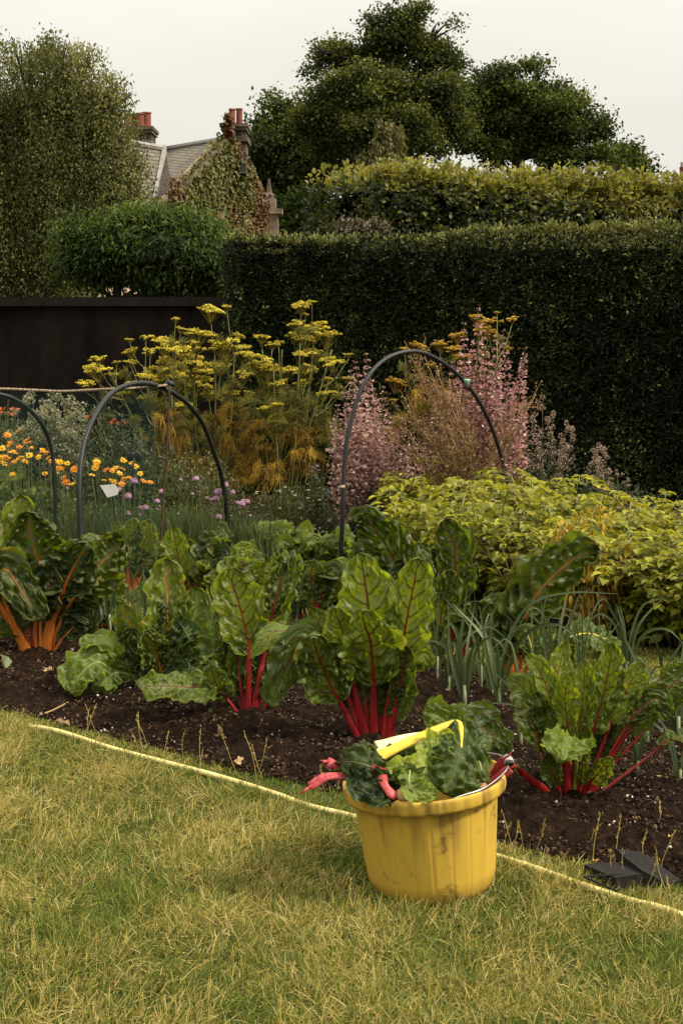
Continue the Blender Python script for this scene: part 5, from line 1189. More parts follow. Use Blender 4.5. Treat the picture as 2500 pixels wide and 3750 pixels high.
chard("large orange stalked chard with dark crinkled leaves at the left edge", (150, 2420), [
    dict(p=[(128, 2420), (60, 2310), (0, 2215), (-50, 2120), (-60, 2010)], w=150, t0=.52, d=-.05, ws=44, tone=.25),
    dict(p=[(165, 2418), (184, 2290), (214, 2209), (240, 2140), (280, 2060), (325, 1985)], w=185, t0=.56, d=-.04, ws=46, tone=.2, hint='f', pucker=.15),
    dict(p=[(148, 2410), (130, 2320), (140, 2200), (149, 2098), (130, 2020), (115, 1960), (108, 1872)], w=235, t0=.42, d=.05, ws=20, tone=.24, pucker=.14, ridge=2.2),
    dict(p=[(140, 2410), (90, 2300), (50, 2100), (62, 1960), (85, 1815)], w=150, t0=.5, d=.22, tone=.75, ws=18),
    dict(p=[(170, 2415), (230, 2260), (321, 2117), (365, 2068), (410, 2020), (455, 1975)], w=215, t0=.46, d=.10, ws=18, tone=.42, hint=(.25, -.6, .7), pucker=.15, ridge=2.2),
    dict(p=[(130, 2410), (30, 2230), (-10, 2110), (30, 2090), (90, 2180), (165, 2270)], w=140, t0=.45, d=-.16, tone=.32, hint='m', pucker=.17, ws=18),
    dict(p=[(150, 2410), (150, 2280), (160, 2180), (175, 2130), (190, 2190)], w=135, ws=15, t0=.45, d=-.06, tone=.16, pucker=.17, hint='m'),
    dict(p=[(165, 2412), (230, 2340), (290, 2280), (330, 2250), (310, 2330)], w=105, ws=15, t0=.36, d=-.03, tone=.10, hint='m', pucker=.18),
    dict(p=[(170, 2412), (250, 2300), (300, 2200), (330, 2170), (345, 2230)], w=110, ws=15, t0=.45, d=.10, tone=.10, hint='f', pucker=.18),
    dict(p=[(135, 2408), (40, 2280), (-40, 2250), (-60, 2300)], w=130, ws=15, t0=.4, d=-.05, tone=.25, hint='m'),
    dict(p=[(100, 2408), (70, 2280), (50, 2180), (20, 2050)], w=170, ws=15, t0=.5, d=.15, tone=.16, pucker=.15),
    dict(p=[(140, 2400), (118, 2286), (96, 2200), (90, 2120)], w=110, t0=.62, d=.12, kind=RED, ws=34, tone=.2)], kind=ORA, fringe=3, extra=(8, 480, 190))
chard("red stalked chard half hidden behind the large orange chard at the left edge", (66, 2385), [
    dict(p=[(80, 2390), (30, 2290), (-40, 2180), (-80, 2060)], w=120, t0=.5, d=.1, ws=30, tone=.3),
    dict(p=[(60, 2390), (20, 2300), (-20, 2260), (-60, 2230)], w=80, t0=.5, d=.0, ws=24, tone=.3),
    dict(p=[(72, 2390), (60, 2250), (60, 2120), (70, 1960)], w=120, t0=.5, d=.15, ws=30, tone=.4)], kind=RED, dY=.25)
chard("low spreading chard with pale green stalks and broad leaves lolling over the soil", (598, 2550), [
    dict(p=[(600, 2545), (612, 2360), (614, 2219), (611, 2140), (608, 2045)], w=148, t0=.42, d=.10, tone=0.71, kind=ORA),
    dict(p=[(610, 2540), (660, 2400), (700, 2290), (722, 2215), (715, 2150)], w=125, t0=.38, d=.05, tone=0.47),
    dict(p=[(590, 2545), (530, 2400), (482, 2300), (455, 2240), (432, 2205)], w=105, t0=.42, d=.0, tone=0.51, kind=ORA, hint=(-.3, -.8, .4)),
    dict(p=[(600, 2540), (588, 2450), (562, 2380), (522, 2312)], w=120, t0=.40, d=-.08, tone=0.59, pucker=.18, hint='m', kind=ORA),
    dict(p=[(596, 2545), (540, 2440), (505, 2400), (470, 2350), (490, 2300)], w=110, t0=.35, d=-.02, tone=0.29, pucker=.14),
    dict(p=[(585, 2550), (510, 2470), (430, 2385), (355, 2345), (296, 2372)], w=100, t0=.40, d=-.05, tone=0.71, hint=(-.2, -.5, .9), pucker=.08),
    dict(p=[(600, 2560), (508, 2495), (423, 2462), (360, 2425), (300, 2465), (262, 2540)], w=165, t0=.45, d=-.18, tone=0.75, hint=(-.25, -.75, .65), pucker=.09, ruffle=.2),
    dict(p=[(598, 2560), (510, 2490), (455, 2465), (410, 2470), (345, 2545)], w=90, t0=.5, d=-.12, tone=0.49, hint='m', cup=-.3),
    dict(p=[(615, 2540), (690, 2430), (748, 2375), (800, 2370), (842, 2420)], w=165, t0=.36, d=-.05, tone=0.59, hint=(.15, -.6, .8), pucker=.12),
    dict(p=[(612, 2550), (680, 2470), (745, 2410), (790, 2420), (800, 2490)], w=150, t0=.38, d=-.14, tone=0.45, hint='m', pucker=.12),
    dict(p=[(604, 2550), (640, 2420), (672, 2330), (690, 2290), (650, 2360)], w=120, t0=.36, d=-.06, tone=0.23, hint='m', pucker=.12),
    dict(p=[(602, 2550), (620, 2440), (640, 2360), (640, 2300)], w=135, t0=.3, d=.02, tone=0.19),
    dict(p=[(600, 2550), (570, 2470), (560, 2410), (590, 2360)], w=130, t0=.3, d=-.02, tone=0.17),
    dict(p=[(600, 2565), (640, 2590), (668, 2620), (690, 2672)], w=80, t0=.3, d=-.16, tone=0.39, hint='m'),
    dict(p=[(610, 2560), (690, 2520), (720, 2500), (735, 2545)], w=90, t0=.3, d=-.05, tone=0.24, hint='m'),
    dict(p=[(600, 2550), (640, 2520), (660, 2470), (700, 2440)], w=120, t0=.3, d=-.10, tone=0.21, hint='m')], kind=GRN, extra=(9, 420, 230))
chard("tall red chard with a thick crimson foot, left of the yellow bucket", (914, 2645), [
    dict(p=[(905, 2640), (910, 2421), (909, 2351), (889, 2263), (868, 2185), (850, 2130), (862, 2078)], w=172, t0=.46, d=.02, ws=30, tone=0.77, hint=(.1, -1, .1), pucker=.08),
    dict(p=[(918, 2640), (952, 2474), (962, 2421), (981, 2309), (1002, 2217), (1022, 2140), (1042, 2060)], w=120, t0=.50, d=.10, ws=28, tone=0.81, pucker=.12),
    dict(p=[(925, 2640), (960, 2420), (1000, 2240), (1040, 2110), (1050, 2040), (1020, 2055)], w=120, t0=.62, d=.16, ws=18, tone=0.71, hint='u', pucker=.2),
    dict(p=[(905, 2640), (870, 2612), (810, 2530), (795, 2512), (768, 2436)], w=100, t0=.48, d=-.06, ws=13, tone=0.57),
    dict(p=[(905, 2630), (800, 2527), (700, 2517), (615, 2512), (498, 2512)], w=135, t0=.33, d=-.16, ws=16, tone=0.69, hint=(0, -.62, .8), pucker=.13, cup=-.35, ruffle=.2),
    dict(p=[(912, 2640), (880, 2500), (876, 2400), (880, 2300), (905, 2250)], w=80, t0=.35, d=.06, ws=26, tone=0.49, pucker=.2),
    dict(p=[(920, 2640), (935, 2500), (950, 2400), (965, 2330)], w=80, t0=.35, d=.08, ws=30, tone=0.44, pucker=.2),
    dict(p=[(900, 2640), (885, 2500), (860, 2400), (845, 2330)], w=80, t0=.35, d=.1, ws=28, tone=0.44, pucker=.2),
    dict(p=[(930, 2640), (985, 2560), (1000, 2480), (1010, 2420)], w=70, t0=.4, d=.02, ws=26, tone=0.29),
    dict(p=[(895, 2645), (850, 2620), (800, 2615), (770, 2650)], w=62, t0=.35, d=-.06, ws=12, tone=0.34, hint='u')], fringe=6, extra=(8, 560, 170))
chard("tall upright red chard with lit green leaves behind the yellow bucket", (1368, 2745), [
    dict(p=[(1369, 2740), (1367, 2497), (1362, 2408), (1354, 2340), (1335, 2290), (1322, 2228)], w=208, t0=.46, d=-.12, ws=36, tone=0.89, round_=.5, pucker=.085),
    dict(p=[(1372, 2740), (1362, 2500), (1350, 2250), (1338, 2145), (1318, 2024)], w=205, t0=.45, d=.04, ws=30, tone=0.91, pucker=.08),
    dict(p=[(1392, 2740), (1436, 2500), (1472, 2359), (1496, 2230), (1519, 2118), (1530, 2042)], w=172, t0=.45, d=-.02, ws=34, tone=0.95, pucker=.10),
    dict(p=[(1358, 2740), (1300, 2542), (1268, 2390), (1250, 2300), (1218, 2222)], w=135, t0=.48, d=-.05, ws=40, tone=0.85),
    dict(p=[(1340, 2735), (1264, 2609), (1205, 2500), (1165, 2400), (1140, 2320)], w=185, t0=.46, d=-.10, ws=27, tone=0.65, hint='f', pucker=.17),
    dict(p=[(1352, 2738), (1280, 2540), (1215, 2400), (1180, 2310), (1140, 2225)], w=105, t0=.55, d=.05, ws=20, tone=0.69, pucker=.12),
    dict(p=[(1350, 2738), (1270, 2520), (1180, 2380), (1096, 2335), (1030, 2310), (965, 2340), (915, 2410)], w=92, t0=.52, d=-.05, ws=18, tone=0.89, hint=(0, -.55, .8), cup=-.5, pucker=.06),
    dict(p=[(1348, 2738), (1260, 2530), (1170, 2400), (1110, 2345), (1075, 2390), (1030, 2480), (990, 2585)], w=135, t0=.50, d=-.10, ws=18, tone=0.23, hint=(.15, -1, -.25), pucker=.09, curl=-.2),
    dict(p=[(1402, 2740), (1450, 2560), (1475, 2460), (1482, 2400), (1465, 2350)], w=110, t0=.46, d=-.05, ws=30, tone=0.45, hint='f', cup=.5),
    dict(p=[(1412, 2740), (1456, 2600), (1485, 2545), (1510, 2490)], w=78, t0=.45, d=-.02, ws=22, tone=0.37),
    dict(p=[(1400, 2740), (1450, 2520), (1500, 2420), (1540, 2390), (1575, 2445)], w=95, t0=.52, d=.02, ws=18, tone=0.75, hint='m'),
    dict(p=[(1380, 2740), (1420, 2560), (1440, 2450), (1450, 2380)], w=110, t0=.4, d=.06, ws=30, tone=0.25),
    dict(p=[(1362, 2740), (1335, 2560), (1310, 2450), (1290, 2370)], w=120, t0=.4, d=.05, ws=32, tone=0.23)], fringe=0, extra=(6, 560, 190))
chard("bushy red chard with splayed crimson stalks, right of the yellow bucket", (2085, 2948), [
    dict(p=[(2082, 2942), (2079, 2700), (2068, 2580), (2070, 2530), (2085, 2455)], w=87, t0=0.54, d=-.06, ws=20, tone=0.86, pucker=.06),
    dict(p=[(2076, 2942), (2045, 2650), (2008, 2540), (1970, 2453), (1922, 2398)], w=96, t0=0.62, d=.0, ws=18, tone=0.76, hint=(.3, -.9, .2), cup=.3, pucker=.07),
    dict(p=[(2068, 2940), (1995, 2680), (1935, 2550), (1895, 2505), (1852, 2480)], w=87, t0=0.65, d=.02, ws=15, tone=0.72, hint='L'),
    dict(p=[(2062, 2940), (1984, 2750), (1935, 2640), (1905, 2570), (1880, 2590)], w=110, t0=0.59, d=-.06, ws=14, tone=0.44, hint='m'),
    dict(p=[(2070, 2940), (2000, 2740), (1985, 2650), (1975, 2580), (1960, 2530)], w=101, t0=0.51, d=-.02, ws=14, tone=0.48, pucker=.14),
    dict(p=[(2086, 2942), (2050, 2640), (2030, 2520), (2050, 2430), (2070, 2345)], w=82, t0=0.59, d=.08, ws=15, tone=0.86),
    dict(p=[(2092, 2942), (2118, 2700), (2132, 2560), (2138, 2490), (2135, 2420)], w=87, t0=0.52, d=-.02, ws=18, tone=0.82),
    dict(p=[(2100, 2942), (2165, 2700), (2200, 2580), (2222, 2480), (2242, 2350)], w=128, t0=0.49, d=.02, ws=20, tone=0.84, pucker=.12),
    dict(p=[(2102, 2942), (2150, 2680), (2175, 2560), (2190, 2470), (2180, 2400)], w=101, t0=0.52, d=.08, ws=16, tone=0.76),
    dict(p=[(2110, 2942), (2180, 2790), (2240, 2640), (2290, 2530), (2352, 2425)], w=96, t0=0.61, d=.0, ws=18, tone=0.80, pucker=.08),
    dict(p=[(2114, 2942), (2240, 2770), (2310, 2665), (2370, 2590), (2425, 2500)], w=105, t0=0.62, d=.0, ws=24, tone=0.60, pucker=.12),
    dict(p=[(2112, 2942), (2250, 2730), (2330, 2610), (2400, 2560), (2450, 2640)], w=92, t0=0.63, d=-.03, ws=15, tone=0.49, hint='m', pucker=.14),
    dict(p=[(2104, 2948), (2228, 2880), (2381, 2764), (2430, 2715), (2480, 2700), (2550, 2712)], w=68, t0=0.73, d=.0, ws=17, tone=0.48, hint='u'),
    dict(p=[(2114, 2942), (2260, 2780), (2390, 2640), (2450, 2520), (2530, 2450)], w=138, t0=0.73, d=.05, ws=14, tone=0.44, hint=(.2, -.8, .5)),
    dict(p=[(2092, 2942), (2110, 2800), (2102, 2722), (2085, 2695), (2070, 2735), (2062, 2788)], w=158, t0=0.59, d=-.18, ws=16, tone=1.00, hint='u', cup=-.3, pucker=.08, kind=GRN),
    dict(p=[(2100, 2942), (2125, 2790), (2140, 2720), (2138, 2650)], w=60, t0=0.49, d=-.06, ws=20, tone=0.64),
    dict(p=[(2112, 2942), (2150, 2880), (2190, 2830), (2232, 2770)], w=82, t0=0.47, d=-.10, ws=26, tone=0.69),
    dict(p=[(2100, 2942), (2122, 2870), (2132, 2820), (2135, 2790)], w=46, t0=0.47, d=-.08, ws=22, tone=0.59),
    dict(p=[(2072, 2942), (2040, 2880), (2015, 2820), (2000, 2760)], w=73, t0=0.45, d=-.04, ws=18, tone=0.32),
    dict(p=[(2118, 2942), (2190, 2830), (2215, 2760), (2225, 2700)], w=87, t0=0.53, d=.04, ws=16, tone=0.42),
    dict(p=[(2082, 2942), (2072, 2800), (2056, 2700), (2046, 2650)], w=55, t0=0.57, d=-.02, ws=36, tone=0.44),
    dict(p=[(2096, 2942), (2100, 2820), (2112, 2700), (2120, 2640)], w=55, t0=0.57, d=.02, ws=30, tone=0.44),
    dict(p=[(2062, 2935), (1990, 2890), (1945, 2858), (1905, 2825), (1880, 2800)], w=23, t0=0.86, d=-.14, ws=34, tone=0.44)], fringe=3, extra=(5, 500, 300))
chard("small bright orange stalked chard under the left hoop", (478, 2156), [
    dict(p=[(476, 2156), (450, 2080), (438, 2000), (428, 1908)], w=60, t0=.35, d=.0, tone=0.79, ws=14),
    dict(p=[(478, 2156), (470, 2080), (482, 1990), (492, 1898)], w=85, t0=.35, d=-.02, tone=0.87, ws=18),
    dict(p=[(484, 2156), (508, 2070), (530, 1980), (548, 1900)], w=92, t0=.35, d=-.02, tone=0.89, ws=20),
    dict(p=[(486, 2156), (530, 2080), (575, 2020), (600, 1955)], w=85, t0=.40, d=.06, tone=0.71, ws=14, pucker=.14),
    dict(p=[(480, 2156), (500, 2100), (540, 2050), (570, 2060)], w=60, t0=.40, d=-.05, tone=0.54, ws=12, hint='m')], kind=ORA)
chard("slim red veined chard behind the low spreading chard", (690, 2215), [
    dict(p=[(690, 2215), (674, 2120), (655, 2050), (632, 1930)], w=92, t0=.40, d=.0, tone=0.75, ws=14, pucker=.06),
    dict(p=[(694, 2215), (715, 2110), (735, 2040), (720, 1990)], w=70, t0=.40, d=.05, tone=0.49, ws=12),
    dict(p=[(694, 2215), (720, 2140), (750, 2090), (790, 2100)], w=90, t0=.42, d=.0, tone=0.89, ws=12, hint='u', pucker=.2)], kind=RED)
chard("chard with dark curled crowns under the right end of the chives", (790, 2225), [
    dict(p=[(785, 2225), (770, 2100), (765, 2010), (800, 1960), (850, 1985)], w=110, t0=.42, d=-.05, tone=0.37, ws=16, hint='u', pucker=.22),
    dict(p=[(792, 2225), (830, 2110), (860, 2040), (910, 2040), (945, 2090)], w=105, t0=.42, d=-.05, tone=0.59, ws=15, hint='u', pucker=.2),
    dict(p=[(785, 2225), (740, 2130), (740, 2060), (780, 2060), (830, 2110)], w=105, t0=.42, d=-.08, tone=0.94, ws=14, hint='u', pucker=.2),
    dict(p=[(790, 2225), (790, 2120), (800, 2050), (820, 2000)], w=120, t0=.4, d=.06, tone=0.29, ws=15),
    dict(p=[(790, 2225), (830, 2180), (850, 2240), (830, 2320)], w=90, t0=.3, d=-.05, tone=0.94, ws=12, hint='m', pucker=.22),
    dict(p=[(790, 2230), (810, 2260), (840, 2330), (860, 2400)], w=100, t0=.3, d=-.10, tone=0.64, ws=12, hint='m', pucker=.22)], kind=RED)
chard("brownish red chard between the two tall red chards", (1130, 2330), [
    dict(p=[(1150, 2330), (1152, 2210), (1138, 2116), (1150, 2050)], w=120, t0=.42, d=.0, tone=0.61, ws=20),
    dict(p=[(1140, 2330), (1170, 2200), (1200, 2120), (1215, 2090), (1225, 2180)], w=90, t0=.45, d=-.03, tone=0.34, ws=15, hint='m', pucker=.16),
    dict(p=[(1120, 2330), (1090, 2230), (1085, 2130), (1070, 2050)], w=110, t0=.4, d=.05, tone=0.59, ws=16, pucker=.16),
    dict(p=[(1135, 2330), (1150, 2260), (1190, 2240), (1230, 2270)], w=90, t0=.4, d=-.04, tone=0.44, ws=14, hint='u', pucker=.16),
    dict(p=[(1110, 2330), (1060, 2240), (1030, 2200), (1000, 2210)], w=80, t0=.42, d=.0, tone=0.57, ws=14, hint='u', pucker=.16)], kind=RED)
chard("tall red chard with dark curled tops rising behind the upright red chard", (1480, 2480), [
    dict(p=[(1480, 2480), (1490, 2280), (1465, 2110), (1420, 2010), (1370, 1935), (1325, 1890), (1312, 1920)], w=160, t0=.42, d=.0, tone=.34, ws=22, hint=(-.3, -.7, .6), pucker=.17, cup=-.3, ridge=3.0),
    dict(p=[(1475, 2480), (1450, 2280), (1420, 2130), (1360, 2050), (1330, 1960)], w=120, t0=.45, d=.12, tone=.20, ws=18, pucker=.16),
    dict(p=[(1485, 2480), (1500, 2280), (1500, 2160), (1470, 2090), (1430, 2120)], w=120, t0=.45, d=-.05, tone=.26, ws=18, pucker=.18, hint='m'),
    dict(p=[(1490, 2480), (1540, 2250), (1560, 2100), (1540, 2020), (1505, 1985)], w=70, t0=.5, d=.04, tone=.30, ws=14, hint='R', pucker=.16),
    dict(p=[(1480, 2480), (1470, 2360), (1520, 2310), (1570, 2350)], w=90, t0=.4, d=.0, tone=.3, ws=16, hint='m', pucker=.14)], kind=RED)
chard("red chard with one tall dark leaf whose pale edge curls, before the potatoes", (1645, 2460), [
    dict(p=[(1640, 2460), (1652, 2300), (1666, 2180), (1665, 2040), (1660, 1990), (1625, 1900)], w=165, t0=.46, d=.05, tone=.30, ws=25, pucker=.14, cup=.35, ridge=2.2),
    dict(p=[(1635, 2460), (1615, 2330), (1615, 2250), (1640, 2160), (1655, 2085)], w=112, t0=.42, d=-.05, tone=.74, ws=16, pucker=.12),
    dict(p=[(1640, 2460), (1610, 2390), (1590, 2330), (1575, 2260)], w=70, t0=.4, d=-.04, tone=.70, ws=16),
    dict(p=[(1650, 2460), (1700, 2370), (1730, 2290), (1745, 2200)], w=105, t0=.45, d=.02, tone=.42, ws=14),
    dict(p=[(1650, 2460), (1730, 2340), (1790, 2260), (1830, 2230), (1850, 2290)], w=115, t0=.48, d=.0, tone=.40, ws=14, hint='m', pucker=.16),
    dict(p=[(1645, 2460), (1680, 2350), (1670, 2270), (1690, 2200)], w=90, t0=.45, d=.06, tone=.30, ws=15)], kind=RED)
chard("orange chard with one huge dark puckered leaf arching right before the potatoes", (1885, 2480), [
    dict(p=[(1880, 2480), (1895, 2380), (1915, 2300), (1951, 2197), (2037, 2098), (2123, 2034), (2195, 2028)], w=205, t0=.28, d=-.05, tone=.40, ws=26, hint=(-.3, -.85, .5), pucker=.17, ridge=3.2),
    dict(p=[(1880, 2480), (1870, 2400), (1870, 2310), (1890, 2220), (1930, 2140)], w=150, t0=.32, d=.04, tone=.38, ws=24, pucker=.14),
    dict(p=[(1876, 2480), (1830, 2370), (1815, 2290), (1790, 2210)], w=105, t0=.42, d=.04, tone=.38, ws=20, pucker=.15),
    dict(p=[(1890, 2480), (1915, 2390), (1960, 2310), (1990, 2250)], w=110, t0=.38, d=.0, tone=.36, ws=20, pucker=.16),
    dict(p=[(1876, 2480), (1870, 2430), (1850, 2370), (1800, 2330)], w=80, t0=.45, d=-.03, tone=.30, ws=26, hint='m'),
    dict(p=[(1890, 2480), (1940, 2420), (1960, 2350), (1970, 2300)], w=90, t0=.4, d=.05, tone=.55, ws=18, pucker=.2)], kind=ORA)
chard("yellow stalked chard with one leaf flopped over, between the leeks", (2000, 2545), [
    dict(p=[(2000, 2545), (2030, 2420), (2055, 2360), (2110, 2325), (2170, 2322), (2225, 2350), (2250, 2400)], w=135, t0=.52, d=-.03, tone=.55, ws=34, hint='u', pucker=.16, cup=-.5),
    dict(p=[(2000, 2545), (2030, 2450), (2080, 2350), (2150, 2300), (2210, 2330)], w=90, t0=.5, d=.12, tone=.6, ws=14, hint='u', pucker=.16),
    dict(p=[(1996, 2545), (1990, 2450), (2010, 2370), (2040, 2300)], w=80, t0=.45, d=.1, tone=.45, ws=16)], kind=YEL)
chard("pale crinkled chard standing behind the low spreading one", (905, 2262), [
    dict(p=[(900, 2262), (880, 2150), (860, 2080), (885, 2035), (930, 2055)], w=110, t0=.40, d=-.05, tone=.95, hint='u', pucker=.16, ridge=2.5),
    dict(p=[(905, 2262), (930, 2160), (960, 2090), (985, 2070)], w=95, t0=.40, d=.0, tone=.85, pucker=.14, ridge=2.0),
    dict(p=[(900, 2262), (850, 2190), (815, 2130), (790, 2120), (770, 2160)], w=100, t0=.40, d=-.06, tone=.95, hint='u', pucker=.16, ridge=2.5),
    dict(p=[(905, 2262), (905, 2190), (890, 2140), (870, 2190)], w=95, t0=.38, d=-.10, tone=.85, hint='m', pucker=.16, ridge=2.0),
    dict(p=[(905, 2262), (950, 2220), (980, 2200), (1000, 2250)], w=85, t0=.38, d=-.08, tone=.75, hint='m', pucker=.16, ridge=2.0)], kind=RED)
chard("small dark puckered chard at the left leg of the largest hoop", (1235, 2290), [
    dict(p=[(1235, 2290), (1215, 2200), (1200, 2130), (1170, 2100)], w=90, t0=.4, d=-.03, tone=.35, hint='u', pucker=.16, ridge=2.5),
    dict(p=[(1238, 2290), (1250, 2200), (1260, 2150), (1245, 2200)], w=80, t0=.4, d=-.06, tone=.40, hint='m', pucker=.16, ridge=2.0),
    dict(p=[(1240, 2290), (1280, 2210), (1300, 2160), (1310, 2120)], w=90, t0=.4, d=.04, tone=.55, pucker=.14, ridge=2.0)], kind=RED)
chard("half grown chard showing between the large orange chard and the spreading one", (372, 2330), [
    dict(p=[(372, 2330), (365, 2250), (350, 2190), (335, 2150)], w=80, t0=.4, d=.0, tone=.30, pucker=.16, ridge=2.0),
    dict(p=[(374, 2330), (400, 2260), (430, 2230), (450, 2250)], w=80, t0=.4, d=-.05, tone=.62, hint='m', pucker=.14, ridge=2.0),
    dict(p=[(370, 2330), (330, 2280), (290, 2260), (265, 2290)], w=85, t0=.4, d=-.05, tone=.25, hint='m', pucker=.16, ridge=2.0)], kind=ORA)
# light green crinkled greens further back and at the left edge
chard("pale green broad leaved plant at the left edge below the marigolds", (40, 2010), [
    dict(p=[(40, 2010), (30, 1900), (60, 1830), (130, 1790), (215, 1800)], w=150, t0=.4, d=-.05, tone=.98, ws=14, hint='u', pucker=.16),
    dict(p=[(40, 2010), (20, 1880), (10, 1790), (40, 1740), (100, 1750)], w=120, t0=.4, d=.0, tone=.98, ws=14, hint='u', pucker=.14),
    dict(p=[(40, 2010), (0, 1880), (-30, 1800), (-60, 1780)], w=120, t0=.4, d=.0, tone=.95, ws=14, hint='u', pucker=.14),
    dict(p=[(45, 2010), (100, 1920), (150, 1880), (200, 1900)], w=110, t0=.4, d=-.05, tone=.90, ws=14, hint='m', pucker=.14),
    dict(p=[(40, 2010), (60, 1900), (100, 1850), (160, 1845)], w=110, t0=.4, d=-.1, tone=.98, ws=14, hint='u', pucker=.14),
    dict(p=[(35, 2010), (-10, 1920), (-40, 1890), (-80, 1920)], w=110, t0=.4, d=-.1, tone=.85, ws=14, hint='u', pucker=.14)], kind=GRN, dY=.1, extra=(3, 200, 120))
KALE = "curly kale plants at the back of the vegetable bed"
def kale(label, base, n, hpx, wpx, tone):
    Y = gY(*base); b = at(*base, Y)
    root = thing("kale_plant", tuple(b), label, "kale", KALE)
    for i in range(n):
        a = i * 2.4 + rng.uniform(-.3, .3); dx = math.cos(a) * wpx * .5; dz = math.sin(a)
        top = base[1] - hpx * rng.uniform(.65, 1.0)
        leaf_on(root, Y, [base, (base[0] + dx * .4, base[1] - hpx * .45, -dz * .06), (base[0] + dx * .9, top, -dz * .14), (base[0] + dx * 1.5, top + hpx * .25, -dz * .2)], wpx * rng.uniform(.45, .65), .38, 'u' if dz < .3 else 'm', GRN, tone + rng.uniform(-.15, .15), ruffle=.5, pucker=.28, ws=9, nu=26, nv=18)
kale("frilly pale green kale directly below the low white flowered bush", (985, 2070), 9, 150, 110, .92)
kale("blue green curly kale beside the left leg of the right hoop", (1185, 2110), 9, 150, 150, .70)
kale("small curly kale between the chives and the tall red chard", (1075, 2105), 7, 110, 120, .60)

# ------------------------------------------------------------------ leeks
M_LEEK = leaf_mat("blue_green_leek_leaf", [(0, (.020, .034, .012)), (.5, (.050, .074, .028)), (1, (.14, .165, .070))], trans=.2, rough=.5, spec=.3)
M_LEEKS = noise_mat("pale_leek_shank", (.085, .11, .042), (.19, .21, .11), scale=20, rough=.5)
LEEKS = "leeks growing among the chard"
def ribbon(mb, C, w, hint, fold=.35, rnd=.5):
    n = len(C); T = nrm(np.gradient(C, axis=0)); h = np.asarray(hint, float)
    N = nrm(h - T * (T @ h)[:, None]); B = np.cross(T, N)
    V = np.stack([C - B * w[:, None], C - N * (w * fold)[:, None], C + B * w[:, None]], 1).reshape(-1, 3)
    i = np.arange(n - 1)[:, None] * 3; j = np.arange(2)[None]
    mb.add(V, [np.stack([i + j, i + j + 1, i + 3 + j + 1, i + 3 + j], -1).reshape(-1, 4)], rnd)
def leek(label, base, hpx, n=6, lean=0.0, special=(), wide=1.0):
    Y = gY(*base); b = at(*base, Y); s = mpp(b)
    root = thing("leek_plant", (b[0], b[1], 0), label, "leek", LEEKS)
    m = MB(); m.add(*tube([b - [0, 0, .03], b + [0, 0, hpx * s * .16], b + [lean * .02, 0, hpx * s * .30]], [.0075 * wide, .0068 * wide, .006 * wide], 8)); part(m, "shank", M_LEEKS, root, smooth=True)
    top = b + [lean * .01, 0, hpx * s * .22]
    paths = []
    for i in range(n):
        sgn = 1 if i % 2 else -1; sp = sgn * rng.uniform(.10, .55) + lean * .3; h = hpx * s * rng.uniform(.75, 1.08); dy = rng.uniform(-.12, .12)
        bend = rng.random() < .28
        e = top + [sp * h * .8, dy, h * .75]
        pts = [top - [0, 0, .05], top + [sp * h * .22, dy * .3, h * .42], e]
        if bend: pts = [top - [0, 0, .05], top + [sp * h * .3, dy * .3, h * .45], top + [sp * h * .8, dy, h * .62], top + [sp * h * 1.25, dy, h * .42]]
        paths.append(pts)
    for sp_ in special: paths.append([top - [0, 0, .05]] + [at(x, y, Y) for x, y in sp_])
    for pts in paths:
        C = spline(np.array(pts), 18); t = np.linspace(0, 1, 18)
        m = MB(); ribbon(m, C, wide * .0062 * np.clip((1 - t) * 2.2, .05, 1) ** .7 * rng.uniform(.7, 1.15), (rng.uniform(-.5, .5), -1, .35), rnd=np.clip(rng.normal(.5, .2), 0, 1))
        part(m, "leaf", M_LEEK, root, smooth=True)
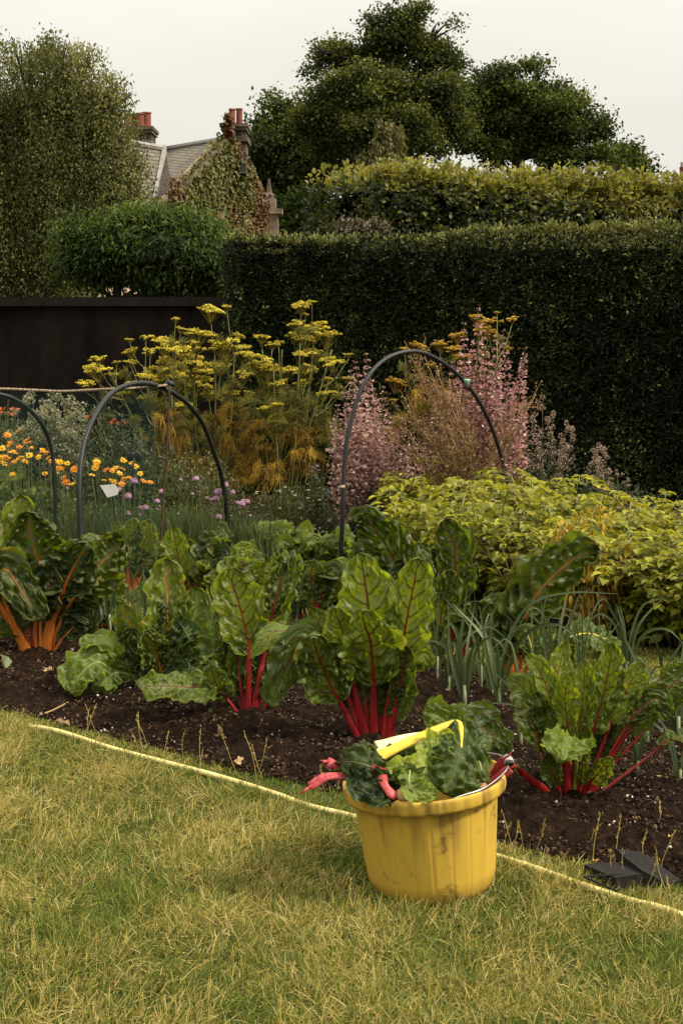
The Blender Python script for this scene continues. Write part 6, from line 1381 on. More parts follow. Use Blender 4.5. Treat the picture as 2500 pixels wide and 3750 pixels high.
for lb, b, h, n, ln, sp, w in [
    ("leek standing in front of the small orange chard", (535, 2330), 290, 6, .1, [((560, 2200), (600, 2230), (660, 2290))], 1.0),
    ("leek with upright leaves right of the left hoop's near leg", (405, 2350), 340, 5, -.1, [], 1.1),
    ("leek drooping between the two tall red chards, its leaf tips hanging", (1085, 2330), 280, 5, 0, [((1100, 2120), (1130, 2070), (1190, 2100), (1215, 2180))], 1.3),
    ("wide leaved blue leek standing up behind the curly kale", (845, 2230), 260, 3, 0, [((850, 2080), (852, 1950))], 1.7),
    ("tall leek close behind the pile in the yellow bucket", (1700, 2625), 400, 6, -.1, [((1650, 2400), (1640, 2200)), ((1690, 2500), (1660, 2350), (1600, 2460))], 1.2),
    ("thin leek a step right of the tall leek behind the bucket", (1640, 2570), 330, 4, .1, [((1680, 2380), (1710, 2150))], 1.0),
    ("leek with crossed leaves left of the bushy red chard", (1825, 2615), 420, 6, .05, [((1790, 2450), (1755, 2220)), ((1840, 2400), (1930, 2220), (2080, 2170), (2260, 2175))], 1.1),
    ("leek with one leaf arched over in front of the orange chard", (1905, 2770), 420, 4, 0, [((1920, 2600), (1880, 2580), (1750, 2570)), ((1900, 2500), (1860, 2340), (1780, 2400))], .9),
    ("leek spraying blue leaves behind the bushy red chard", (2290, 2520), 330, 7, .1, [((2310, 2330), (2350, 2220), (2420, 2190)), ((2330, 2400), (2390, 2500), (2420, 2680))], 1.2),
    ("leek rising through the flopped yellow chard", (2035, 2560), 420, 4, .1, [((2080, 2300), (2130, 2150)), ((2000, 2400), (1980, 2200))], 1.1),
    ("straight leek right of the flopped yellow chard", (2200, 2545), 360, 4, 0, [((2195, 2350), (2190, 2180))], .9),
    ("leek with a long leaning blade behind the right hand leaves of the bushy red chard", (2365, 2760), 430, 5, .2, [((2400, 2600), (2440, 2450), (2510, 2330))], 1.4),
    ("leek at the right edge with leaves bending out of view", (2480, 2740), 400, 6, -.1, [((2440, 2560), (2400, 2350), (2330, 2340))], 1.1),
    ("young forked leek on the bare soil left of the spreading chard", (264, 2392), 95, 2, 0, [((245, 2320),), ((272, 2290),)], .9),
    ("young leek with a broken yellowing leaf left of the upright red chard", (1150, 2605), 130, 2, 0, [((1110, 2500), (1095, 2475)), ((1190, 2530), (1215, 2570))], .9),
    ("thin leek on the soil in front of the bucket's far right", (2330, 2860), 260, 3, .1, [((2345, 2720), (2380, 2640))], .8),
    ("thin leek at the bottom right corner of the leek rows", (2488, 2905), 300, 3, -.1, [], .8),
    ("thin upright leek left of the tall red chard with dark curled tops", (1420, 2560), 380, 3, .0, [((1440, 2380), (1450, 2240))], .7),
    ("thin upright leek in front of the red chard with one tall dark leaf", (1600, 2520), 400, 3, .05, [((1600, 2300), (1610, 2150))], .7),
    ("upright leek touching the stalks of the orange chard with the huge leaf", (1760, 2560), 440, 4, .0, [((1750, 2350), (1735, 2160)), ((1790, 2400), (1800, 2230))], .75),
    ("tall thin leek just left of the bushy red chard's top leaves", (1960, 2600), 430, 3, .0, [((1950, 2400), (1945, 2200))], .7),
    ("thin leek straight behind the bushy red chard's middle", (2120, 2570), 430, 3, .0, [((2130, 2350), (2128, 2170))], .7),
    ("small thin leek leaning behind the bucket's grip", (1800, 2590), 220, 3, 0, [], .8)]:
    leek(lb, b, h, n, ln, sp, w)

# ------------------------------------------------------------------ the yellow bucket and its harvest
def bucket_mat():
    m, n, l, o = new_mat("scuffed_yellow_plastic")
    tc = n.new("ShaderNodeTexCoord"); mp = n.new("ShaderNodeMapping"); mp.inputs['Scale'].default_value = (30, 30, 3.2)
    st = n.new("ShaderNodeTexNoise"); st.inputs['Scale'].default_value = 1.0; st.inputs['Detail'].default_value = 5
    sp = n.new("ShaderNodeTexNoise"); sp.inputs['Scale'].default_value = 17; sp.inputs['Detail'].default_value = 8; sp.inputs['Roughness'].default_value = .7
    l.new(tc.outputs['Object'], mp.inputs[0]); l.new(mp.outputs[0], st.inputs['Vector']); l.new(tc.outputs['Object'], sp.inputs['Vector'])
    sx = n.new("ShaderNodeSeparateXYZ"); l.new(tc.outputs['Object'], sx.inputs[0])
    hi = n.new("ShaderNodeMapRange"); hi.inputs[1].default_value = .12; hi.inputs[2].default_value = .26; l.new(sx.outputs[2], hi.inputs[0])
    lo = n.new("ShaderNodeMapRange"); lo.inputs[1].default_value = .06; lo.inputs[2].default_value = .0; l.new(sx.outputs[2], lo.inputs[0])
    a = ramp(n, [(.47, (0, 0, 0)), (.68, (1, 1, 1))]); l.new(st.outputs['Fac'], a.inputs[0])
    b = ramp(n, [(.56, (0, 0, 0)), (.66, (1, 1, 1))]); l.new(sp.outputs['Fac'], b.inputs[0])
    f = math_node(n, l, 'ADD', math_node(n, l, 'MULTIPLY', a.outputs[0], math_node(n, l, 'ADD', math_node(n, l, 'MULTIPLY', hi.outputs[0], .62), .16)), math_node(n, l, 'MULTIPLY', b.outputs[0], .55))
    f = math_node(n, l, 'ADD', f, math_node(n, l, 'MULTIPLY', lo.outputs[0], .40)); f.node.use_clamp = True
    c = mixc(n, l, f, (.40, .262, .034), (.095, .048, .018))
    p = n.new("ShaderNodeBsdfPrincipled"); p.inputs['Roughness'].default_value = .58; p.inputs['Specular IOR Level'].default_value = .22
    l.new(c, p.inputs['Base Color'])
    bp = n.new("ShaderNodeBump"); bp.inputs['Strength'].default_value = .12; bp.inputs['Distance'].default_value = .002; l.new(sp.outputs['Fac'], bp.inputs['Height']); l.new(bp.outputs[0], p.inputs['Normal'])
    l.new(p.outputs[0], o.inputs[0])
    return m
M_BUCKET = bucket_mat()
BY = gY(1583, 3238)
BRIM = at(1586, 2847, BY); BBASE = at(1584, 3238, BY)
RR = 300 * mpp(BRIM) ; RB = 226 * mpp(BBASE); BH = np.linalg.norm(BRIM - BBASE)
bucket = thing("harvest_bucket", (BBASE[0], BBASE[1], 0), "scuffed yellow plastic bucket piled with cut chard on the lawn", "bucket")
bz = nrm(BRIM - BBASE)
bz = nrm(np.array([-.088, .012, 1.0]))
bx = nrm(np.array([1, 0, -bz[0] / bz[2]])); by = np.cross(bz, bx)
BM = np.stack([bx, by, bz], 1)
def bpt(x, y, z): return BBASE + BM @ np.array([x, y, z])
def brad(z): return RB + (RR * .885 - RB) * min(1, z / (BH - .03)) ** .9
def flute(a, k): return np.ones_like(a)
prof = [(0.001, .004), (RB * .90, 0.0), (RB * .965, .006), (RB * 1.0, .022)] + [(brad(z), z) for z in np.linspace(.04, BH - .034, 16)]
def ribs(a, k):
    if k < 4: return np.ones_like(a)
    q = (a * 22 / (2 * math.pi)) % 1.0
    return 1 - .012 * np.exp(-((q - .5) / .035) ** 2) + .0025 * np.cos((q - .5) * 2 * math.pi)
nseg = 264
V, F = lathe(prof, nseg, ribs)
m = MB(); m.add(V, F)
ip = [(brad(BH - .034) * 0.985, BH - .034), (brad(BH - .05) * .975, BH - .05), (RB * .96, .02), (.001, .02)]
V, F = lathe(ip, nseg); m.add(V, F)
def bmesh_obj(mb, name, mat, parent, smooth=True):
    o = bpy.data.objects.new(name, mb.mesh(name, mat, smooth)); COL.objects.link(o); o.parent = parent
    from mathutils import Matrix
    M = Matrix.Identity(4)
    for i in range(3):
        for j in range(3): M[i][j] = BM[i, j]
    o.matrix_local = Matrix.Translation(tuple(BBASE - wloc(parent))) @ M
    return o
bmesh_obj(m, "body", M_BUCKET, bucket)
rz = BH
prof = [(brad(rz - .034) * .985, rz - .030), (RR * .955, rz - .036), (RR * .985, rz - .034), (RR * .995, rz - .026), (RR * 1.0, rz - .006), (RR * .997, rz + .0), (RR * .985, rz + .003), (RR * .965, rz + .003), (RR * .950, rz - .002), (RR * .940, rz - .030), (brad(rz - .034) * .97, rz - .04)]
V, F = lathe(prof, nseg); m = MB(); m.add(V, F); bmesh_obj(m, "rim", M_BUCKET, bucket)
# wire handle lying on the rim with its tube grip hanging over the right side
M_WIRE = noise_mat("galvanised_wire", (.30, .29, .27), (.50, .48, .45), scale=30, rough=.35); M_WIRE.node_tree.nodes['Principled BSDF'].inputs['Metallic'].default_value = .8
M_GRIP = noise_mat("black_grip_tube", (.008, .008, .008), (.02, .02, .02), scale=30, rough=.5)
M_SLEEVE = noise_mat("clear_scuffed_sleeve", (.16, .13, .12), (.38, .34, .31), scale=60, rough=.3)
hp = [bpt(RR * .12, -RR * .93, rz - .012), bpt(RR * .36, -RR * .885, rz + .004), bpt(RR * .66, -RR * .72, rz + .008), bpt(RR * .93, -RR * .36, rz + .016), bpt(RR * 1.03, -RR * .10, rz + .022), bpt(RR * 1.02, RR * .16, rz + .026), bpt(RR * .80, RR * .56, rz + .018), bpt(RR * .45, RR * .86, rz + .010), bpt(RR * .12, RR * .94, rz - .010)]
m = MB(); m.add(*tube(spline(hp, 60), .0021, 6)); hd = part(m, "handle", M_WIRE, bucket, smooth=True)
m = MB(); V, F = tube([bpt(RR * 1.05, -RR * .13, rz + .018), bpt(RR * 1.05, .0, rz + .024), bpt(RR * 1.03, RR * .12, rz + .026)], [.0125, .0125, .0125], 16, cap=False); m.add(V, F)
V, F = tube([bpt(RR * 1.05, -RR * .13, rz + .018), bpt(RR * 1.03, RR * .12, rz + .026)], [.0095, .0095], 16, cap=False); m.add(V, F); part(m, "grip", M_GRIP, hd, smooth=True)
m = MB(); m.add(*tube([bpt(RR * 1.045, -RR * .06, rz + .022), bpt(RR * 1.04, .0, rz + .025), bpt(RR * 1.03, RR * .06, rz + .027)], [.0140, .0142, .0138], 16)); part(m, "sleeve", M_SLEEVE, hd, smooth=True)

HARV = "cut chard in the yellow bucket"
def cut(label, pts, w, kind, d=0., d0=0., **kw):
    p = at(pts[0][0], pts[0][1], BY + d0)
    root = thing("cut_chard_leaf", tuple(p), label, "chard leaf", HARV)
    leaf_on(root, BY, pts, w, kind=kind, d=d, d0=d0, sink=False, **kw)
    return root
cut("dark rounded chard leaf curled over the left of the bucket's rim", [(1450, 2850, -.10), (1390, 2820, -.13), (1320, 2795, -.15), (1262, 2790, -.12), (1242, 2810, -.06)], 215, RED, t0=.10, hint=(-.15, -.85, .5), tone=.24, pucker=.11, ruffle=.08, ws=14, curl=-.75, skind=GRN)
cut("dark chard leaf tucked under the curled one along the front rim", [(1480, 2900, -.14), (1400, 2890, -.17), (1330, 2870, -.17), (1290, 2800, -.14)], 130, RED, t0=.1, hint='m', tone=.10, pucker=.16, ws=12, skind=GRN)
cut("yellow stalk lying across the bucket, its dark leaf hanging to the front", [(1385, 2772, -.08), (1520, 2706, -.05), (1640, 2655, -.02), (1682, 2655, -.03), (1688, 2740, -.10), (1665, 2820, -.14), (1625, 2905, -.17)], 245, YEL, t0=.53, hint=(-.05, -.75, .65), tone=.34, pucker=.10, skend=.72, ws=42, ruffle=.2, curl=-.5)
cut("pale cream stalk behind the yellow one in the bucket", [(1378, 2732, -.02), (1470, 2705, .0), (1540, 2692, .02), (1640, 2680, .05), (1700, 2720, .08)], 90, CRM, t0=.66, hint='u', tone=.5, ws=44, pucker=.14)
cut("second cream stalk under the yellow one in the bucket", [(1372, 2756, -.06), (1470, 2735, -.05), (1560, 2715, -.02), (1640, 2720, .02)], 70, CRM, t0=.75, hint='u', tone=.7, ws=34)
cut("lit lettuce green chard leaf in the middle of the bucket", [(1600, 2805, -.04), (1560, 2815, -.11), (1490, 2826, -.13), (1395, 2818, -.13)], 118, LET, t0=.10, hint=(0, -.85, .5), tone=.70, pucker=.06, ruffle=.22, ws=9)
cut("pale leaf scrap below the lettuce green leaf over the front rim", [(1500, 2820, -.15), (1500, 2870, -.18), (1540, 2900, -.19), (1602, 2905, -.20)], 90, LET, t0=.05, hint=(0, -.9, .4), tone=.35, pucker=.06, ruffle=.3, ws=7)
cut("lettuce green leaf folded between the yellow stalk and the dark leaf", [(1550, 2800, -.08), (1580, 2750, -.08), (1620, 2720, -.07), (1660, 2690, -.06)], 100, LET, t0=.05, hint=(0, -.7, .7), tone=.55, pucker=.09, ruffle=.35, ws=8)
cut("crumpled green leaf low in the middle of the bucket", [(1560, 2860, -.12), (1520, 2850, -.15), (1470, 2840, -.16), (1440, 2860, -.16)], 80, GRN, t0=.05, hint='m', tone=.45, pucker=.18, ruffle=.35, ws=8)
cut("mid green chard leaf standing at the back of the bucket", [(1720, 2790, .05), (1690, 2700, .10), (1640, 2650, .12), (1590, 2620, .12), (1545, 2610, .12)], 135, GRN, t0=.36, hint=(-.1, -.8, .6), tone=.55, pucker=.10, ws=12)
cut("dark red ribbed chard leaf lying out over the back of the bucket", [(1680, 2720, .08), (1700, 2650, .14), (1750, 2660, .18), (1810, 2700, .19), (1845, 2760, .19)], 150, RED, t0=.12, hint=(.1, -.75, .65), tone=.26, pucker=.13, ws=12)
cut("cream ribbed leaf edge hanging at the right of the dark leaf in the bucket", [(1700, 2670, -.03), (1735, 2740, -.07), (1758, 2800, -.11), (1776, 2865, -.14)], 55, CRM, t0=.2, hint=(.5, -.8, .3), tone=.45, ws=14)
cut("dark leaf filling the left middle of the bucket", [(1480, 2790, .0), (1430, 2800, -.06), (1380, 2830, -.10), (1340, 2860, -.12)], 150, RED, t0=.05, hint=(0, -.6, .8), tone=.16, pucker=.2, ws=8, skind=GRN)
cut("dark leaf wedged low along the middle of the front rim", [(1410, 2895, -.12), (1470, 2890, -.13), (1540, 2890, -.13), (1600, 2880, -.13)], 80, GRN, t0=.05, hint=(0, -.6, .8), tone=.14, pucker=.2, ws=6)
cut("dark leaf under the potato at the right of the bucket", [(1600, 2880, -.09), (1660, 2878, -.09), (1710, 2865, -.07), (1750, 2845, -.02)], 80, GRN, t0=.05, hint=(0, -.6, .8), tone=.18, pucker=.2, ws=6)
cut("green leaf spread under the yellow stalk in the bucket", [(1400, 2790, .02), (1500, 2780, .02), (1600, 2775, .02), (1700, 2780, .02)], 150, GRN, t0=.05, hint=(0, -.6, .8), tone=.35, pucker=.2, ws=6)
cut("dark green leaf at the back right of the bucket behind the cream ribbed edge", [(1640, 2800, .06), (1690, 2790, .06), (1730, 2800, .05), (1760, 2825, .04)], 90, GRN, t0=.05, hint=(0, -.6, .8), tone=.2, pucker=.2, ws=6)
def stalkpiece(label, pts, wpx, kind, d=None):
    P = np.array([at(p[0], p[1], BY + p[2]) for p in pts]); s = mpp(P[0])
    C = spline(P, 22)
    m = MB(); r = wpx * s / 2 * (1 + .12 * np.sin(np.linspace(0, 9, 22)))
    m.add(*tube(C, r, 10, True, .62, (0, -.6, .8), groove=.5))
    # ragged torn end
    for i in range(4):
        q = C[-1]; dr = nrm(C[-1] - C[-3]) + rng.normal(0, .35, 3)
        m.add(*tube([q - dr * .004, q + dr * rng.uniform(.008, .022)], [r[-1] * .4, r[-1] * .08], 5))
    o = m.build("chard_stalk", M_STALK[kind], None, True, origin=C[0])
    tag(o, label, "chard stalk", "cut chard stalks in the yellow bucket")
stalkpiece("pink torn stalk sticking out low over the left of the bucket's rim", [(1330, 2850, -.11), (1250, 2843, -.13), (1190, 2846, -.14), (1134, 2882, -.15)], 36, PNK)
stalkpiece("short pink torn stalk above the low one at the bucket's left", [(1320, 2830, -.04), (1250, 2816, -.06), (1200, 2790, -.07)], 40, PNK)
stalkpiece("short dark red stalk in the middle of the bucket", [(1440, 2840, -.12), (1395, 2815, -.14), (1358, 2808, -.14)], 22, RED)
stalkpiece("red stalk curling down inside the front rim of the bucket", [(1400, 2840, -.15), (1405, 2870, -.175), (1430, 2905, -.185), (1448, 2915, -.185)], 34, PNK)
stalkpiece("thick red stalk leaning against the bucket's right rim under its grip", [(1770, 2890, .0), (1800, 2845, .0), (1850, 2780, .0)], 40, RED)
stalkpiece("second red stalk lying lower against the bucket's right rim", [(1750, 2905, -.04), (1800, 2865, -.04), (1868, 2815, -.03)], 38, RED)
M_SPUD = noise_mat("muddy_potato_skin", (.22, .12, .06), (.42, .25, .13), scale=30, rough=.6, bump=.2)
def potato(label, px, py, dy, rpx):
    c = at(px, py, BY + dy); s = mpp(c) * rpx
    V = ICO2[0].copy(); V = V * [1.25, 1, .92]; V += .06 * np.sin(V[:, [1, 2, 0]] * 3 + 1)
    m = MB(); m.add(V * s + c, ICO2[1]); tag(m.build("potato", M_SPUD, None, True, origin=c), label, "potato")
potato("brown potato beside the dark hanging leaf at the bucket's right", 1742, 2872, -.12, 30)
potato("muddy potato at the front rim under the curled red stalk", 1482, 2908, -.175, 30)

# ------------------------------------------------------------------ hose, black mat
M_HOSE = noise_mat("pale_yellow_hose", (.47, .385, .13), (.58, .49, .20), scale=20, rough=.45, spec=.3)
hz = [(60, 2630), (200, 2674), (400, 2731), (560, 2774), (800, 2843), (1000, 2900), (1130, 2942), (1300, 2990), (1480, 3045), (1680, 3095), (1830, 3135), (1960, 3180), (2120, 3228), (2290, 3285), (2420, 3325), (2560, 3368), (2800, 3450)]
P = np.array([ground(x, y, .014) for x, y in hz]); P[:, 2] = .013 + .004 * np.sin(np.arange(len(P)) * 1.9); P[0, 2] = -.012
m = MB(); P[:, 2] -= .004; m.add(*tube(spline(P, 160), .0100, 10)); hose = m.build("garden_hose", M_HOSE, None, True, origin=P[5])
tag(hose, "pale yellow garden hose lying along the edge of the lawn", "hose")
def mat_piece(px, z0, z1, mb):
    q = [ground(x, y, z0) for x, y in px]; n = len(q)
    B = np.array(q); T = B.copy(); T[:, 2] = z1 if np.ndim(z1) == 0 else np.array(z1)
    ii = np.arange(n); jj = (ii + 1) % n
    mb.add(np.vstack([B, T]), [ii[None, ::-1].copy(), (ii + n)[None], np.stack([ii, jj, jj + n, ii + n], 1)])
M_RUB = noise_mat("black_rubber_felt", (.007, .006, .0055), (.015, .0125, .0115), scale=90, rough=.85, bump=.3, spec=.2)
c = ground(2290, 3240, 0)
rub = thing("rubber_ramp", tuple(c), "black two part rubber ramp laid over the yellow hose", "hose ramp")
TK = .040
def edgeloop(px): return [np.array(ground(x, y, TK)) for x, y in px]
flat = [(2135, 3212), (2272, 3202), (2345, 3246), (2252, 3262)]
up = [(2250, 3186), (2345, 3200), (2490, 3240), (2440, 3252), (2345, 3246), (2272, 3204)]
m = MB(); mat_piece(flat, .004, TK, m); pl = part(m, "plate", M_RUB, rub)
m = MB()
lp = edgeloop(flat)
for i in (0, 3): m.add(*tube([lp[i] + [0, 0, .001], lp[(i + 1) % 4] + [0, 0, .001]], .003, 6))
part(m, "edge", M_RUB, pl)
m = MB(); mat_piece(up, .004, [TK + .026, TK + .026, .018, .016, TK + .010, TK + .022], m); part(m, "flap", M_RUB, rub)
# ------------------------------------------------------------------ grass, soil crumbs, litter
def grass_mat():
    m, n, l, o = new_mat("grass_blades")
    a = n.new("ShaderNodeAttribute"); a.attribute_name = "rnd"
    r = ramp(n, [(0, (.032, .056, .008)), (.26, (.105, .140, .015)), (.46, (.21, .210, .028)), (.66, (.295, .24, .056)), (.86, (.43, .335, .11)), (1, (.60, .49, .23))])
    l.new(a.outputs['Fac'], r.inputs[0])
    p = n.new("ShaderNodeBsdfPrincipled"); p.inputs['Roughness'].default_value = .55; p.inputs['Specular IOR Level'].default_value = .25
    t = n.new("ShaderNodeBsdfTranslucent"); x = n.new("ShaderNodeMixShader"); x.inputs[0].default_value = .3
    l.new(r.outputs[0], p.inputs['Base Color']); l.new(r.outputs[0], t.inputs['Color'])
    l.new(p.outputs[0], x.inputs[1]); l.new(t.outputs[0], x.inputs[2]); l.new(x.outputs[0], o.inputs[0])
    return m
M_GRASS = grass_mat()
def grass(name, n, xf, y0, y1, hmean, wid, polys, dry0, dens_pow=1.0, label="", clear=None, seed=1, lay=.75):
    u = rng.random(n) ** dens_pow; y = y0 + (y1 - y0) * u; x = xf(y, rng.uniform(-1, 1, n))
    k = np.ones(n, bool); ramp_poly = [ground(a, b)[:2] for a, b in ((2130, 3215), (2250, 3185), (2350, 3195), (2500, 3240), (2440, 3262), (2255, 3272))]; k &= ~inpoly(x, y, ramp_poly)
    for p in polys: k &= ~inpoly(x, y + (fbm(x * 14, y * 14, 3, 3) - .5) * .03, p)
    if clear is not None: k &= ((x - clear[0]) ** 2 + (y - clear[1]) ** 2) > clear[2] ** 2
    x, y = x[k], y[k]; n = len(x)
    patch = fbm(x * 1.1 + 3, y * 1.1, 51, 4); fine = fbm(x * 5, y * 5, 61, 3)
    dry = dry0 + (patch - .5) * 1.1 + (fine - .5) * 1.2
    edge = np.interp(x, np.array(BED_F)[:, 0], np.array(BED_F)[:, 1]) - y        # greener close to the bed
    dry = dry - np.clip(1 - edge / .75, 0, 1) * .22
    isdry = rng.random(n) < np.clip(dry, .04, .92)
    rnd = np.where(isdry, rng.beta(2.6, 2.2, n) * .52 + .46, rng.beta(2, 2.4, n) * .52)
    h = hmean * rng.gamma(5, .2, n) * (1 + .5 * (fine - .5)) * np.where(isdry, 1.12, 1)
    h = np.minimum(h * np.where(edge < .13, .50, 1.0), hmean * 1.8); tuft = fbm(x * 17, y * 17, 81, 3); kk = rng.random(n) < np.clip((tuft - .25) * 3.2, .40, 1); h = h * (.72 + .6 * tuft)
    x, y, h, rnd, isdry, fine = x[kk], y[kk], h[kk], rnd[kk], isdry[kk], fine[kk]; n = len(x)
    lean = np.abs(rng.normal(0, lay, n)) * np.where(isdry, 1.35, .8) + .1
    P = np.stack([x, y, np.zeros(n)], 1)
    a = rng.uniform(0, 6.28, n) * .8 + fbm(x * 2.5, y * 2.5, 71, 3) * 8; K = 4; t = np.linspace(0, 1, K)
    d = nrm(np.stack([np.cos(a) * lean, np.sin(a) * lean, np.ones(n)], 1)); out = np.stack([np.cos(a), np.sin(a), np.zeros(n)], 1)
    C = P[:, None] + d[:, None] * (h[:, None] * t)[..., None] + (out[:, None] * .35 + [0, 0, -.22]) * (h * np.minimum(lean, 1.4))[:, None, None] * (t ** 2)[None, :, None]
    C[..., 2] = np.maximum(C[..., 2], .002 + .012 * t)
    s = nrm(np.cross(d, nrm(rdir(n) + [0, -.6, .3])))[:, None] * (wid * rng.uniform(.6, 1.35, n)[:, None] * (1 - .8 * t ** 1.5)[None])[..., None]
    V = np.stack([C - s, C + s], 2).reshape(-1, 3); i = (np.arange(n) * K * 2)[:, None] + (np.arange(K - 1) * 2)[None]
    mb = MB(); mb.add(V, [np.stack([i, i + 1, i + 3, i + 2], -1).reshape(-1, 4)], np.repeat(rnd, K - 1))
    return stuff(mb.build(name, M_GRASS), label, "grass")
grass("lawn_grass", 700000, lambda y, r: r * (.29 * y + .95), 2.4, 6.7, .031, .00118, [BED_POLY], .40, 1.0, "mown lawn grass, green mixed with dry straw blades", clear=(BBASE[0], BBASE[1], RB * .93))
grass("path_grass", 70000, lambda y, r: r * (.30 * y + .6), 5.8, 10.6, .030, .0022, [BED_POLY, POT_POLY, FLO_POLY], .42, 1.0, "short grass path between the beds", lay=.5)
# longer bents here and there
def bents(n, area, hm, label, name, cat):
    m = MB()
    for _ in range(n):
        x, y = area(); b = np.array([x, y, 0]); h = hm * rng.uniform(.6, 1.3); a = rng.uniform(0, 6.28); e = b + [math.cos(a) * h * .35, math.sin(a) * h * .35, h]
        C = spline([b, b * .5 + e * .5 + rng.normal(0, .006, 3), e], 9); m.add(*tube(C, .0008, 4, cap=False), rnd=.8)
        n2 = 12; k = rng.integers(5, 9, n2); ln = .009 * rng.uniform(.6, 1.3, n2)
        scatter(m, *LEAF4, C[k] + rng.normal(0, .0022, (n2, 3)), frames(nrm(C[k] - C[k - 1]), rdir(n2)), np.stack([ln * .3, ln, ln], 1), np.full(n2, .84))
    return stuff(m.build(name, M_GRASS), label, cat)
def ar():
    y = rng.uniform(2.7, 4.6); return rng.uniform(-.24, .26) * y, y
bents(60, ar, .075, "thin seeding bents standing above the lawn", "seeding_bents", "grass")
def ar2():
    i = rng.integers(0, 60); a = np.array(BED_F); s = rng.uniform(2, 12); k = int(s); p = a[k] + (a[k + 1] - a[k]) * (s - k) if k < len(a) - 1 else a[k]
    return p[0], p[1] - rng.uniform(-.02, .10)
bents(34, ar2, .12, "tall seeding grasses along the bed edge", "edge_grasses", "grass")
# clods, grit and litter on the soil
def in_bed(n, poly, box_):
    x = rng.uniform(box_[0], box_[1], n); y = rng.uniform(box_[2], box_[3], n); k = inpoly(x, y, poly); return x[k], y[k]
def soil_z(x, y):
    f = np.interp(x, np.array(BED_F)[:, 0], np.array(BED_F)[:, 1]); return .006 + .03 * np.clip((y - f) * 3, 0, 1)
x, y = in_bed(150000, BED_POLY, (-2.4, 2.2, 3.3, 7.6)); n = len(x)
s = np.minimum(.0034 * rng.gamma(2.0, .5, n) + .0010, .0075)
m = MB(); Rr = frames(rdir(n), rdir(n))
V0 = ICO0[0] * [1, .8, .7]; scatter(m, V0, ICO0[1], np.stack([x, y, soil_z(x, y) + .004 + .5 * s], 1), Rr, np.stack([s * rng.uniform(.6, 1.5, n), s, s * rng.uniform(.5, 1.1, n)], 1), rng.random(n))
M_CLOD = leaf_mat("soil_crumb", [(0, (.003, .0018, .001)), (.5, (.0145, .0082, .0044)), (.85, (.055, .031, .016)), (1, (.14, .085, .048))], trans=0, rough=.95, spec=.1)
stuff(m.build("soil_crumbs", M_CLOD), "dark crumbly clods over the vegetable bed", "soil")
x, y = in_bed(2000, BED_POLY, (-2.4, 2.2, 3.3, 7.6)); n = len(x); s = .0018 * rng.gamma(2.5, .45, n) + .0012
m = MB(); scatter(m, *ICO0, np.stack([x, y, soil_z(x, y) + .014], 1), frames(rdir(n), rdir(n)), np.stack([s * 1.3, s, s * .8], 1), rng.random(n))
M_GRIT = leaf_mat("pale_grit", [(0, (.16, .13, .10)), (.6, (.28, .24, .19)), (1, (.50, .46, .40))], trans=0, rough=.8)
stuff(m.build("pale_grit", M_GRIT), "pale grit scattered over the dark soil", "grit")
x, y = in_bed(9500, BED_POLY, (-2.4, 2.2, 3.3, 7.6)); n = len(x); ln = .024 * rng.uniform(.3, 1.5, n)
m = MB(); d = rdir(n); d[:, 2] *= .15
scatter(m, *BLADE, np.stack([x, y, soil_z(x, y) + .016], 1), frames(nrm(d), nrm(rdir(n) * .5 + [0, 0, 1])), np.stack([.0020 * rng.uniform(.5, 1.4, n), ln, ln * .3], 1), np.clip(rng.beta(1.6, 2.2, n), 0, 1))
M_LIT = leaf_mat("dry_plant_litter", [(0, (.025, .014, .008)), (.5, (.09, .052, .028)), (.85, (.24, .16, .08)), (1, (.45, .34, .20))], trans=.1)
stuff(m.build("plant_litter", M_LIT), "dry fibres and bark bits on the soil", "litter")
def straw(label, pts, r=.0035):
    P = np.array([ground(a, b, .035) for a, b in pts]); m = MB(); m.add(*tube(spline(P, 12), r, 5), rnd=.9)
    tag(m.build("straw_stalk", M_STRAW, None, True, origin=P[0]), label, "straw", "dry stalks on the soil")
straw("pale straw stalk on the soil left of the upright red chard", [(1060, 2545), (1130, 2525), (1205, 2505)], .0045)
straw("long pale stalk on the soil behind the bushy red chard", [(2235, 2690), (2330, 2680), (2455, 2694)], .005)
straw("green white leek stalk on the soil right of the bushy red chard", [(2330, 2836), (2420, 2845), (2520, 2862)], .005)
straw("thin straw on the soil near the bed's front left of the spreading chard", [(165, 2612), (200, 2598), (250, 2572)], .003)
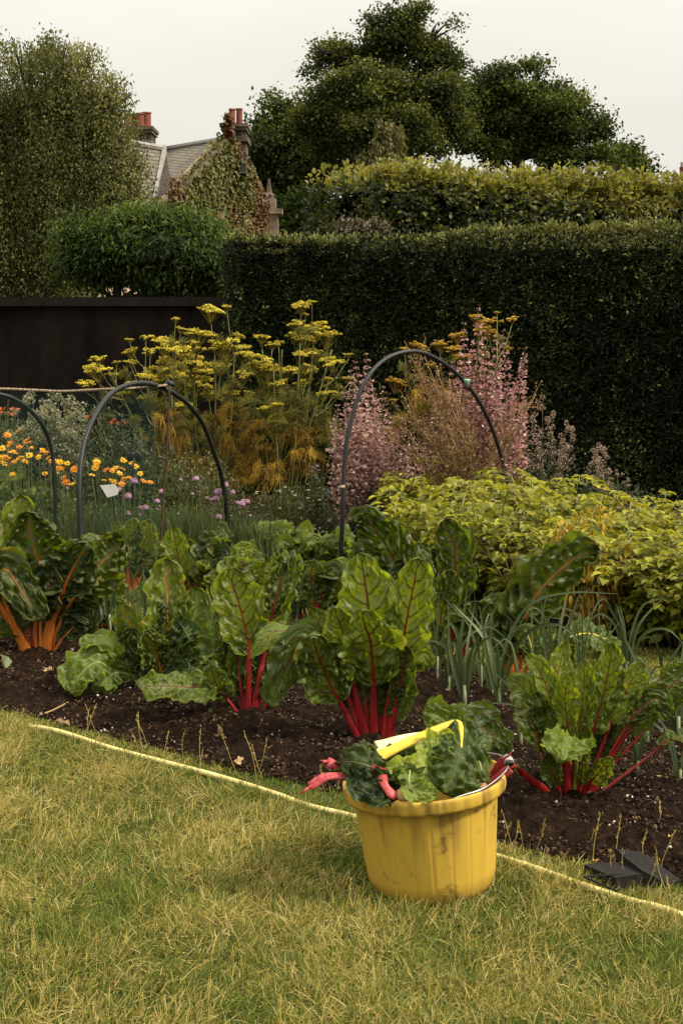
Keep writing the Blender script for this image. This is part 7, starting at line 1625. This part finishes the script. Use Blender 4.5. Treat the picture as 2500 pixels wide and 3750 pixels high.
def fallen(label, px, py, r, tone, k=3, mat=M_DRYL):
    c = ground(px, py, .035); m = MB()
    for i in range(k):
        ln = r * mpp(c) * rng.uniform(.8, 1.3); d = rdir(1); d[:, 2] = abs(d[:, 2]) * .5
        scatter(m, *LEAF7, (c + rng.normal(0, .004, 3))[None], frames(nrm(d), nrm(rdir(1) * .6 + [0, 0, .8])), np.array([[ln * .8, ln, ln * 2]]), np.array([np.clip(tone + rng.normal(0, .1), 0, 1)]))
    tag(m.build("fallen_leaf", mat, None, False, origin=c), label, "dead leaf", "dead leaves on the soil")
fallen("brown curled dead leaf left of the tall red chard's foot", 802, 2700, 38, .3)
fallen("ochre withered leaf hanging between the spreading chard and the tall red chard", 765, 2545, 60, .85, 5)
fallen("orange brown leaf flake below the large orange chard", 185, 2465, 42, .7, 4)
fallen("tan dead leaf at the bed edge near the hose", 880, 2790, 26, .8, 2)
fallen("small red brown flake right of the tall red chard's foot", 962, 2722, 20, .2, 2)
fallen("brown leaf at the left end of the bed's front edge", 225, 2650, 34, .35, 3)
fallen("buff dead leaf by the bed edge beside the black ramp", 2180, 3152, 20, .95, 2)
fallen("straw coloured leaf strip on the soil at the right edge", 2455, 3070, 26, .9, 2)
fallen("pale green dropped leaf at the left edge by the large orange chard", 25, 2455, 60, .7, 2, M_FRESH)
fallen("pink brown petal of bark left of the hose's middle", 1005, 2700, 16, .5, 2)
M_STO = noise_mat("pale_pebble", (.30, .25, .19), (.52, .46, .38), scale=40, rough=.8)
for lb, px, py, r in (("pale rounded pebble right of the bushy red chard's foot", 2300, 2920, 13), ("tan pebble behind the pale rounded one", 2208, 2922, 11), ("small pale pebble further back right of the bushy red chard", 2392, 2718, 10), ("small white pebble right of the bushy red chard's stalks", 2280, 2790, 8), ("small tan pebble in front of the upright chard near the bed edge", 1990, 3000, 10), ("white pebble on bare soil between leek and spreading chard", 228, 2342, 6)):
    c = ground(px, py, .03); s = mpp(c) * r; V = ICO2[0] * [1.3, 1, .75]; V = V + .08 * np.sin(V[:, [2, 0, 1]] * 4 + px)
    m = MB(); m.add(V * s + c, ICO2[1]); tag(m.build("pebble", M_STO, None, True, origin=c), lb, "pebble", "pebbles on the soil")
